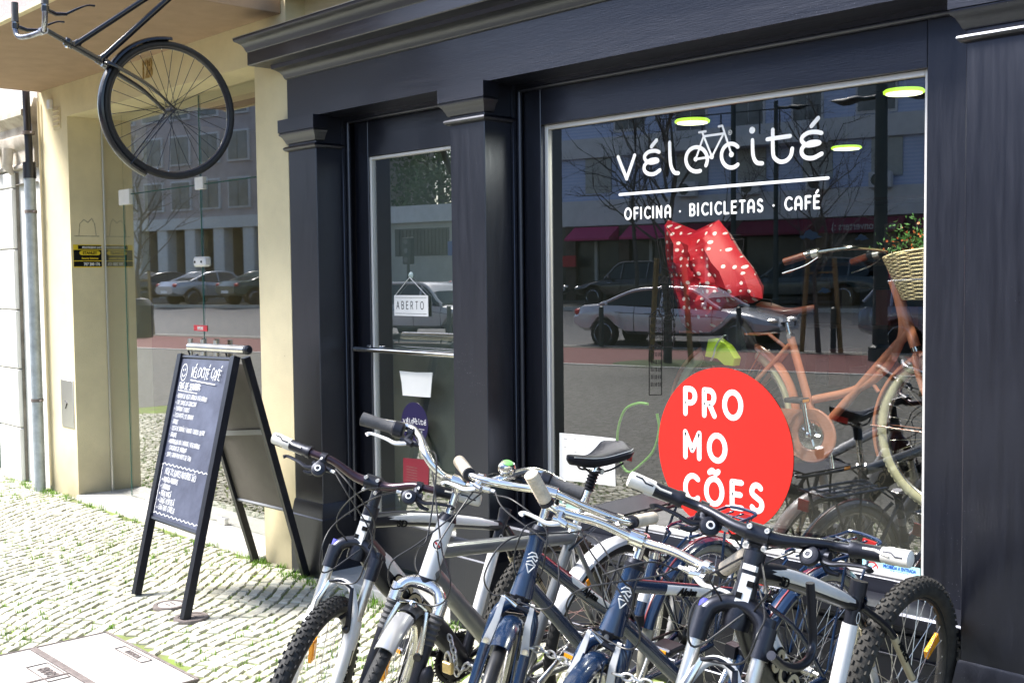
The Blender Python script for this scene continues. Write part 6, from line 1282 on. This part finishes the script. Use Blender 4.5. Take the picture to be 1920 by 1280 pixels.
# U-lock on the right mountain bicycle, chains and padlock
k = MB(); P = [ox(1519, 1092, -1.50), ox(1522, 1150, -1.50), ox(1524, 1205, -1.50), ox(1516, 1235, -1.49), ox(1494, 1250, -1.48), ox(1468, 1246, -1.46), ox(1446, 1228, -1.44)]
k.tube(spl(P, 6), .0105, M['matteblack'], 14); W(k, 'u_lock', None, 'black U-lock hanging on the rightmost mountain bicycle', 'lock')
def chain(lab, pts, nm='lock_chain'):
    P = spl(pts, 12); d = [0]
    for i in range(1, len(P)): d.append(d[-1]+np.linalg.norm(P[i]-P[i-1]))
    k = MB(); n = int(d[-1]/.023)
    for i in range(n):
        t = (i+.5)*d[-1]/n; j = max(1, int(np.searchsorted(d, t))); q = P[j-1]+(P[j]-P[j-1])*((t-d[j-1])/(d[j]-d[j-1]+1e-9)); dr = (P[j]-P[j-1]); dr /= np.linalg.norm(dr); s = np.cross(dr, A(0, 0, 1)); s /= np.linalg.norm(s)+1e-9
        if i % 2: s = np.cross(s, dr)
        s = s*.9+np.cross(s, dr)*.3; s /= np.linalg.norm(s)
        ring = [q+dr*.016*math.cos(a)*(1 if abs(math.cos(a)) > .3 else 1)+s*.0085*math.sin(a) for a in [2*math.pi*m/14 for m in range(14)]]; k.tube(ring, .0032, M['chain'], 7, closed=True)
    W(k, nm, None, lab, 'chain', 'galvanised lock chains between the bicycles')
chain('galvanised chain slung between the two blue bicycles', [oy(px, py, y) for px, py, y in ((985, 1212, -1.22), (1020, 1220, -1.2), (1060, 1240, -1.2), (1100, 1262, -1.22), (1130, 1262, -1.3))])
chain('galvanised chain hanging with the brass padlock beside the silver bicycle', [oy(px, py, y) for px, py, y in ((842, 1190, -1.0), (852, 1225, -1.02), (858, 1262, -1.02), (880, 1245, -1.0), (905, 1268, -1.0), (930, 1290, -1.0))])
chain('galvanised chain between the rightmost blue bicycle and the black one', [oy(px, py, y) for px, py, y in ((1150, 1262, -1.3), (1195, 1274, -1.28), (1240, 1290, -1.26))])
c = oy(840, 1250, -1.05); t = thing('padlock', 'brass padlock hanging on the chain beside the silver bicycle', 'padlock', c)
k = MB(); k.box(c+A(-.022, -.009, -.02), c+A(.022, .009, .018), M['brass'], .004); W(k, 'lock_body', t); k = MB(); k.tube(spl([c+A(-.013, 0, .016), c+A(-.013, 0, .035), c+A(0, 0, .05), c+A(.013, 0, .035), c+A(.013, 0, .016)], 4), .004, M['steel'], 8); W(k, 'shackle', t)

# ================================================================== BLACK BICYCLE HUNG ABOVE THE SHOP
def hanging():
    X, Y, Z_, al, s, dl = -5.30, -.751, 2.418, 1.508, .959, rad(-3.544)
    c_, s_ = math.cos(dl), math.sin(dl); Rz = np.array([[c_, -s_, 0], [s_, c_, 0], [0, 0, 1]])
    fw = Rz@A(0, -math.cos(al), -math.sin(al)); up = Rz@A(0, -math.sin(al), math.cos(al)); lf = Rz@A(1, 0, 0)
    root = bpy.data.objects.new('hanging_bicycle', None); sc.collection.objects.link(root)
    root.matrix_world = Matrix([[fw[i]*s, lf[i]*s, up[i]*s, (X, Y, Z_)[i]] for i in range(3)]+[[0, 0, 0, 1]]); tag(root, 'old black bicycle hung nose down above the shop corner, front wheel over the entrance', 'bicycle')
    B = M['hangblack']; k0, k1 = math.cos(rad(69)), math.sin(rad(69)); ax = lambda t, y=0, f=0: A(-.05-t*k0+f, y, t*k1)
    w = wheel(root, (0, 0, 0), .345, .0165, None, 'rubber', 'hangrim', 0, 32, 'darkmetal', 'darkmetal', None)
    fender(root, (0, 0, 0), .362, 20, 178, .056, B, None, None, line=None)
    k = MB()
    for q in (-1, 1): k.tube([A(0, q*.055, 0), A(.362*math.cos(rad(35)), q*.028, .362*math.sin(rad(35)))], .003, B, 6)
    k.build('mudguard_stay', root)
    k = MB()
    for q in (-1, 1): k.tube(spl([ax(.362, q*.02), ax(.34, q*.045), ax(.24, q*.052), ax(.13, q*.056, .008), A(0, q*.058, 0)], 6), [.014, .0135, .013, .011, .008], B, 12, sq=(.75, 1.15))
    k.tube([ax(.355), ax(.37)], .02, B, 14); k.obox(ax(.362), A(.016, 0, 0), A(0, .034, 0), AXD*.012, B); k.build('fork', root)
    k = MB(); k.tube([ax(.385), ax(.545)], .0165, B, 16)
    for t in (.385, .40, .532, .548): k.tube([ax(t-.005), ax(t+.005)], .0205, B, 16)
    def fp(px, py): p = ox(px, py, X-.0); v = (p-A(X, Y, Z_))/s; return A(v@fw, 0, v@up)
    T1, T2 = fp(141, 85), fp(190, 113); d1 = fp(270, 0)-T1; d2 = fp(316, -2)-T2; d1 /= np.linalg.norm(d1); d2 /= np.linalg.norm(d2)
    k.tube([T1+d1*.01, T1+d1*.3, T1+d1*.55], .0138, B, 16); k.tube([T2+d2*.01, T2+d2*.30, T2+d2*.62], .0155, B, 16)
    for Tt, dd in ((T1, d1), (T2, d2)): k.tube([Tt, Tt+dd*.035], .0185, B, 14)
    bb = T2+d2*.62; st = T1+d1*.55; k.tube([bb, st+(st-bb)*.4], .0145, B, 12); rx = A(-1.08, 0, 0)
    for q in (-1, 1): k.tube([bb+A(0, q*.02, 0), rx+A(0, q*.06, 0)], .009, B, 8); k.tube([st+A(0, q*.015, 0), rx+A(0, q*.06, 0)], .008, B, 8)
    k.build('frame', root)
    k = MB(); k.tube([ax(.553), ax(.57), ax(.572), ax(.66)], [.0225, .02, .0125, .0125], B, 14); k.lathe([(.008, 0), (.008, .008)], ax(.56)+A(.02, 0, 0), (1, 0, 0), M['alu'], 10); k.build('headset', root)
    BC = ax(.675)+A(.01, 0, .004); k = MB(); k.tube([BC-A(0, .022, 0), BC+A(0, .022, 0)], .018, M['hangchrome'], 14)
    P = lambda q: [BC+A(0, q*.02, 0), BC+A(.01, q*.10, .025), BC+A(.005, q*.19, .05), BC+A(-.03, q*.222, .06), BC+A(-.10, q*.226, .065)]
    k.tube(spl(P(-1)[::-1]+P(1), 6), .0125, M['hangchrome'], 16); k.build('handlebar', root)
    for q in (-1, 1):
        g0, g1 = BC+A(-.07, q*.224, .063), BC+A(-.162, q*.228, .066); k = MB(); k.tube([g0, g0+A(-.005, 0, 0), g1], [.018, .0165, .016], M['greyrub'], 14); k.build('grip', root)
        k = MB(); b0 = BC+A(-.05, q*.223, .06); k.tube([b0+A(-.012, 0, 0), b0+A(.012, 0, 0)], .017, B, 12); k.tube([b0, b0+A(.012, -q*.01, -.05), b0+A(.002, -q*.01, -.10)], [.011, .010, .008], B, 8); k.tube(spl([b0+A(.002, -q*.01, -.098), b0+A(-.03, -q*.01, -.145), b0+A(-.055, -q*.01, -.19), b0+A(-.06, -q*.01, -.225)], 4), [.006, .005, .004, .005], B, 8); k.build('brake_lever', root)
    wheel(root, (-1.08, 0, 0), .345, .020, None, 'rubber', 'hangrim', 0, 32, 'darkmetal', 'darkmetal', None)
    k = MB(); k.tube([bb, A(-.95, 0, -.25), A(-1.2, 0, -.70)], .014, M['darkmetal'], 8); k.build('wall_bracket', root)
M['hangrim'] = mat('dark_painted_rim', (.012, .012, .018), .3, .2, coat=.3); M['hangchrome'] = mat('dull_dark_chrome', (.28, .29, .33), .25, .9, noise=.5, nscale=14)
hanging()

# ================================================================== INSIDE THE WINDOW
def dutch():
    X, Y, th, z0, s = -3.376, 1.132, rad(2.02), .588, .997
    root = thing('bicycle', 'salmon-orange step-through bicycle with cream tyres and flower basket on the platform inside the window', 'bicycle', (X, Y, z0), None, th, 0, s)
    r = .345; C_ = M['copper']; AX = 1.055; bb = A(.46, 0, .29); ax0 = (0, 0, r); fx = (1.10, 0, r); seat = A(.32, 0, .72)
    hT, hB = P_(AX, .98), P_(AX, .70)
    k = MB(); k.tube([hB, hT], .023, C_, 16); k.tube([bb, lerp(bb, seat, 1)], .019, C_, 14)
    k.tube(spl([lerp(hB, hT, .9), A(.865, 0, .80), A(.845, 0, .70), A(.77, 0, .585), A(.64, 0, .50), A(.44, 0, .445)], 7), .0195, C_, 14); k.tube([lerp(hB, hT, .25), bb], .0205, C_, 14)
    k.tube([A(.72, 0, .545), A(.755, 0, .50)], .009, C_, 8)
    for q in (-1, 1): k.tube([bb+A(-.02, q*.03, 0), A(0, q*.068, r)], .012, C_, 10); k.tube([seat+A(0, q*.016, -.03), A(0, q*.068, r)], .0105, C_, 10)
    k.build('frame', root)
    k = MB(); k.tube([hB, hB-AXD*.02], .022, M['chrome'], 14); k.tube([hB-AXD*.02, hB-AXD*.05], .02, C_, 14)
    for q in (-1, 1): k.tube(spl([hB-AXD*.035, hB-AXD*.06+A(0, q*.045, 0), P_(AX, .5, .0, q*.055), A(1.10, q*.06, r)], 5), [.016, .014, .012, .009], C_, 12)
    k.build('fork', root)
    for c, a0, a1 in ((fx, 25, 200), (ax0, -10, 185)):
        wheel(root, c, r, .023, None, 'creamtyre', 'alu', 0, 36, 'chrome', 'chrome', None); fender(root, c, r+.018, a0, a1, .062, C_, None, (178, 60))
    # chain case and cranks
    k = MB(); y = -.05; n = 26; P = [bb+A(.118*math.cos(a), y, .118*math.sin(a)) for a in np.linspace(-1.45, 1.6, n)]+[A(0, y, r)+A(.055*math.cos(a), 0, .055*math.sin(a)) for a in np.linspace(1.65, 4.6, n)]
    m2 = len(P); inn = [bb+A(.070*math.cos(a), y, .070*math.sin(a)) for a in np.linspace(0, 2*math.pi, 36, endpoint=False)]
    # plate with a round window: build as ring + tail
    V = [bb+A(.118*math.cos(a), y, .118*math.sin(a)) for a in np.linspace(0, 2*math.pi, 36, endpoint=False)]
    for yy in (0, -.012): k.add([p+A(0, yy, 0) for p in V]+[p+A(0, yy, 0) for p in inn], [(i, (i+1) % 36, 36+(i+1) % 36, 36+i) for i in range(36)], C_)
    k.tube([bb+A(.118*math.cos(a), y-.006, .118*math.sin(a)) for a in np.linspace(0, 2*math.pi, 36, endpoint=False)], .007, C_, 6, closed=True); k.tube([p+A(0, -.006, 0) for p in inn], .006, C_, 6, closed=True)
    k.extr([bb+A(-.03, y-.012, .113), A(0, y-.012, r+.05), A(-.05, y-.012, r), A(0, y-.012, r-.05), bb+A(-.03, y-.012, -.113), bb+A(-.075, y-.012, -.07), bb+A(-.10, y-.012, 0), bb+A(-.075, y-.012, .07)], (0, .012, 0), C_); k.build('chain_case', root)
    crank(root, bb, .055, -1, 100, .165, 'chrome', 'chrome', 'plastic', .06)
    k = MB(); k.tube([seat, seat+A(-.02, 0, .07)], .013, M['chrome'], 12); k.tube([seat+A(0, -.02, .01), seat+A(0, .02, .01)], .012, M['chrome'], 10); k.build('seat_post', root)
    saddle(root, A(.285, 0, .85), 'leather', None, .28, .19)
    k = MB(); BC = P_(AX, 1.09, .03); k.tube([hT, P_(AX, 1.07), BC], [.012, .012, .014], M['chrome'], 12)
    k.build('stem', root)
    k = MB(); Pq = lambda q: [BC, BC+A(.0, q*.08, .02), BC+A(-.08, q*.20, .03), BC+A(-.22, q*.27, .01), BC+A(-.31, q*.28, -.015)]; k.tube(spl(Pq(-1)[::-1][:-1]+Pq(1), 6), .011, M['chrome'], 14); k.build('handlebar', root)
    for q in (-1, 1):
        k = MB(); k.tube([BC+A(-.25, q*.276, 0), BC+A(-.345, q*.285, -.026)], [.017, .0165], M['leather'], 14); k.build('grip', root)
        k = MB(); p = BC+A(-.19, q*.262, .01); k.tube([p, p+A(-.03, 0, -.005)], .022, M['steel'], 12); k.tube([p+A(-.03, 0, 0), p+A(-.06, 0, -.008)], .02, M['plastic'], 12); k.tube(spl([p+A(0, q*.01, -.02), p+A(-.06, q*.02, -.055), p+A(-.16, q*.03, -.085)], 4), .005, M['chrome'], 8); k.build('brake_lever', root)
    k = MB(); zz = .735
    for y in (-.07, -.03, .03, .07): k.tube([A(-.26, y, zz), A(.2, y, zz)], .005, C_, 8)
    for x in (-.26, -.1, .06, .2): k.tube([A(x, -.07, zz), A(x, .07, zz)], .005, C_, 8)
    for q in (-1, 1): k.tube([A(-.1, q*.07, zz), A(0, q*.072, r)], .006, C_, 8)
    k.tube([A(.2, 0, zz), seat+A(-.02, 0, -.05)], .009, C_, 8); k.build('rear_rack', root)
    return root
dutch()
# wicker basket with flowers
M['wicker'] = mat('pale_wicker', (.66, .55, .34), .8, nscale=50, col2=(.46, .36, .19), bump=.8, bscale=140)
bc = oy(1745, 545, 1.03); t = thing('basket', 'pale woven basket hanging on the handlebar behind the right window edge', 'basket', bc, None)
B0, B1 = oy(1700, 560, 1.0)[2], oy(1700, 470, 1.0)[2]; xa = oy(1663, 470, 1.0)[0]; xb_ = oy(1688, 560, 1.0)[0]
k = MB(); n = 26
for i in range(n):
    q = i/(n-1); z = B0+(B1-B0)*q; hx = .10+.085*q; hy = .09+.06*q; cx_ = xb_+.10-.0*q; cxx = cx_+.01*q
    pts = [A(cxx+hx*math.copysign(abs(math.cos(a))**.7, math.cos(a)), 1.06+hy*math.copysign(abs(math.sin(a))**.7, math.sin(a)), z+.035*q*(math.cos(a))) for a in np.linspace(0, 2*math.pi, 36, endpoint=False)]
    pts = [p+A(0, 0, .0)+(.0022*(1 if (j+i) % 2 else -1))*A(math.cos(j), math.sin(j), 0) for j, p in enumerate(pts)]; k.tube(pts, .0062, M['wicker'], 6, closed=True)
W(k, 'weave', t); k = MB(); k.box((xb_+.02, 1.0, B0), (xb_+.18, 1.12, B0+.006), M['wicker']); W(k, 'base', t)
def bouquet():
    t = thing('flower_bunch', 'bunch of green leaves with small orange flowers in the basket', 'flowers', (xb_+.1, 1.06, B1)); R = random.Random(8); V = []; F = []; V2 = []; F2 = []
    for i in range(900):
        p = A(xb_+.10+R.gauss(0, .09), 1.05+R.gauss(0, .07), B1+abs(R.gauss(0, .05))+R.uniform(-.02, .03)); a = A(*[R.gauss(0, 1) for _ in range(3)]); a /= np.linalg.norm(a); b = np.cross(a, A(*[R.gauss(0, 1) for _ in range(3)])); b /= np.linalg.norm(b); s = R.uniform(.006, .014); fl = R.random() < .16; v_, f_ = (V2, F2) if fl else (V, F); q = len(v_); s = .007 if fl else s
        v_ += [p-a*s, p+b*s*(.9 if fl else .4), p+a*s, p-b*s*(.9 if fl else .4)]; f_.append((q, q+1, q+2, q+3))
    k = MB(); k.add(V, F, mat('plant_leaf', (.025, .09, .012), .6, noise=.4, nscale=30), False); W(k, 'foliage', t); k = MB(); k.add(V2, F2, mat('orange_petal', (.35, .08, .02), .6), False); W(k, 'blossom', t)
bouquet()
# polka-dot cover
def cover():
    m = mat('red_polka_dot_cloth', (.55, .012, .03), .55); n, l = m.node_tree.nodes, m.node_tree.links
    at = n.new('ShaderNodeTexCoord'); mp = n.new('ShaderNodeMapping'); mp.inputs['Scale'].default_value = (1, 0, 1); vo = n.new('ShaderNodeTexVoronoi'); vo.inputs['Scale'].default_value = 26; vo.inputs['Randomness'].default_value = .3
    l.new(at.outputs['Object'], mp.inputs[0]); l.new(mp.outputs[0], vo.inputs['Vector']); rp = n.new('ShaderNodeValToRGB'); rp.color_ramp.interpolation = 'CONSTANT'; rp.color_ramp.elements[0].color = (.8, .62, .62, 1); rp.color_ramp.elements[1].color = (.42, .008, .02, 1); rp.color_ramp.elements[1].position = .23
    l.new(vo.outputs['Distance'], rp.inputs[0]); l.new(rp.outputs[0], n['Principled BSDF'].inputs['Base Color'])
    out = [(1253, 412), (1275, 420), (1305, 432), (1322, 424), (1348, 412), (1362, 430), (1385, 470), (1410, 500), (1428, 540), (1430, 560), (1412, 568), (1385, 570), (1368, 585), (1352, 606), (1330, 622), (1300, 624), (1284, 612), (1278, 580), (1268, 550), (1258, 510), (1254, 470)]
    Y = .98; P = [oy(a, b, Y) for a, b in out]; c = sum(P)/len(P); V = []; F = []; K = 9; nP = len(P); R = random.Random(2)
    for side in (-1, 1):
        for i in range(K+1):
            q = i/K
            for p in P:
                d = (p-c)*q; bulge = .11*math.sqrt(max(0, 1-q*q)); wr = .012*math.sin(d[0]*60+d[2]*35)*math.sin(q*3.1)+.008*math.sin(d[2]*90-d[0]*50)
                V.append(c+d+A(0, side*(bulge+wr*(1 if q < 1 else 0)), 0))
    for s in range(2):
        o_ = s*(K+1)*nP
        for i in range(K):
            for j in range(nP): F.append((o_+i*nP+j, o_+i*nP+(j+1) % nP, o_+(i+1)*nP+(j+1) % nP, o_+(i+1)*nP+j))
    k = MB(); k.add(V, F, m, True); W(k, 'seat_cover', None, 'red polka-dot cloth cover over the child seat behind the brown saddle', 'cover')
    t = thing('child_seat', 'grey and lime green child seat under the polka-dot cover', 'child seat', oy(1330, 660, 1.0))
    k = MB(); P = [oy(a, b, 1.05) for a, b in ((1310, 560), (1312, 640), (1322, 680), (1352, 690), (1395, 690), (1402, 660), (1385, 600), (1380, 560))]; k.extr(P[::-1], (0, .09, 0), M['greyrub']); W(k, 'shell', t)
    k = MB(); P = [oy(a, b, .97) for a, b in ((1328, 636), (1342, 634), (1362, 648), (1377, 672), (1374, 686), (1358, 684), (1345, 672), (1322, 668))]; k.extr(P[::-1], (0, .05, 0), mat('lime_pad', (.42, .62, .05), .6)); W(k, 'lime_pad', t)
    k = MB(); P = [oy(a, b, .955) for a, b in ((1360, 628), (1350, 636), (1342, 650), (1338, 666), (1333, 676))]; k.tube(spl(P, 4), [.008, .007, .007, .009], mat('pale_strap', (.45, .55, .62), .5), 8, sq=(1, .3)); W(k, 'strap', t)
cover()
# ceiling lamps
LM = mat('lime_lamp_shade', (.3, .5, .05), .4, emit=((.55, 1, .05), .5)); LE = mat('lamp_glow', (1, 1, .8), .4, emit=((1, 1, .62), 1.6))
for (px, py, w, lab) in ((1298, 230, 33, 'round glowing ceiling lamp above the shop name'), (1587, 279, 28, 'round glowing ceiling lamp right of the shop name'), (1695, 175, 38, 'round glowing ceiling lamp in the top right corner of the window')):
    c = oz(px, py, {1298: 2.24, 1587: 2.3, 1695: 2.26}[px]); d = (c-CAM)@_f; R_ = w*d/FPX; t = thing('ceiling_lamp', lab, 'lamp', c, 'round glowing ceiling lamps inside the shop')
    k = MB(); k.lathe([(R_*.98, 0), (R_, .008), (R_*.9, .014), (.02, .016), (.01, .02)], c, (0, 0, 1), LM, 32); W(k, 'shade', t); k = MB(); k.lathe([(R_*.86, -.001), (R_*.86, -.004)], c, (0, 0, 1), LE, 32); W(k, 'glowing_disc', t)
    ld = bpy.data.lights.new('lamp_light', 'AREA'); ld.shape = 'DISK'; ld.size = R_*1.7; ld.energy = {1298: 4, 1587: 4, 1695: 8}[px]; ld.color = (1, .97, .82); lo = bpy.data.objects.new('lamp_light', ld); sc.collection.objects.link(lo); lo.location = Vector([float(q) for q in c])-Vector((0, 0, .008))
    k = MB(); k.tube([c+A(0, 0, .02), (c[0], c[1], 2.95)], .004, M['cable'], 6); W(k, 'cord', t)
# lime cable lock and clear bell jar on the glass side
k = MB(); c = [oy(px, py, GY+.03) for px, py in ((1215, 757), (1195, 756), (1172, 768), (1160, 800), (1158, 835), (1165, 870), (1180, 885), (1200, 872), (1225, 845), (1236, 805), (1232, 775))]; k.tube(spl(c, 6), .006, mat('lime_cable', (.13, .36, .03), .35), 10); W(k, 'cable_lock', None, 'lime green coiled cable lock hanging left of the red round sticker', 'lock')
def shelfbikes():
    # a dark bicycle standing deeper in the shop and a repair stool
    root = thing('bicycle', 'dark bicycle standing low behind the platform inside the shop', 'bicycle', (-1.0, 2.6, .03), None, rad(168), rad(4), 1.0); r = .34
    k = MB(); bb, st, hd_ = A(.45, 0, .3), A(.3, 0, .8), A(.9, 0, .85); B = M['matteblack']
    for a, b, rr in ((bb, st, .018), (st, hd_, .017), (hd_-A(0, 0, .08), bb, .02), (A(0, .06, r), bb, .01), (A(0, -.06, r), bb, .01), (A(0, .06, r), st, .008), (A(0, -.06, r), st, .008), (hd_-A(0, 0, .12), A(1.04, .06, r), .012), (hd_-A(0, 0, .12), A(1.04, -.06, r), .012), (hd_-A(-.02, 0, .12), hd_+A(-.03, 0, .12), .018)): k.tube([a, b], rr, B, 10)
    k.build('frame', root); wheel(root, (0, 0, r), r, .022); wheel(root, (1.04, 0, r), r, .022); saddle(root, A(.26, 0, .92), 'plastic'); k = MB(); k.tube([A(.84, -.3, 1), A(.87, 0, .98), A(.84, .3, 1)], .012, M['steel'], 10); k.build('handlebar', root); crank(root, bb, .088, -1, 60)
shelfbikes()
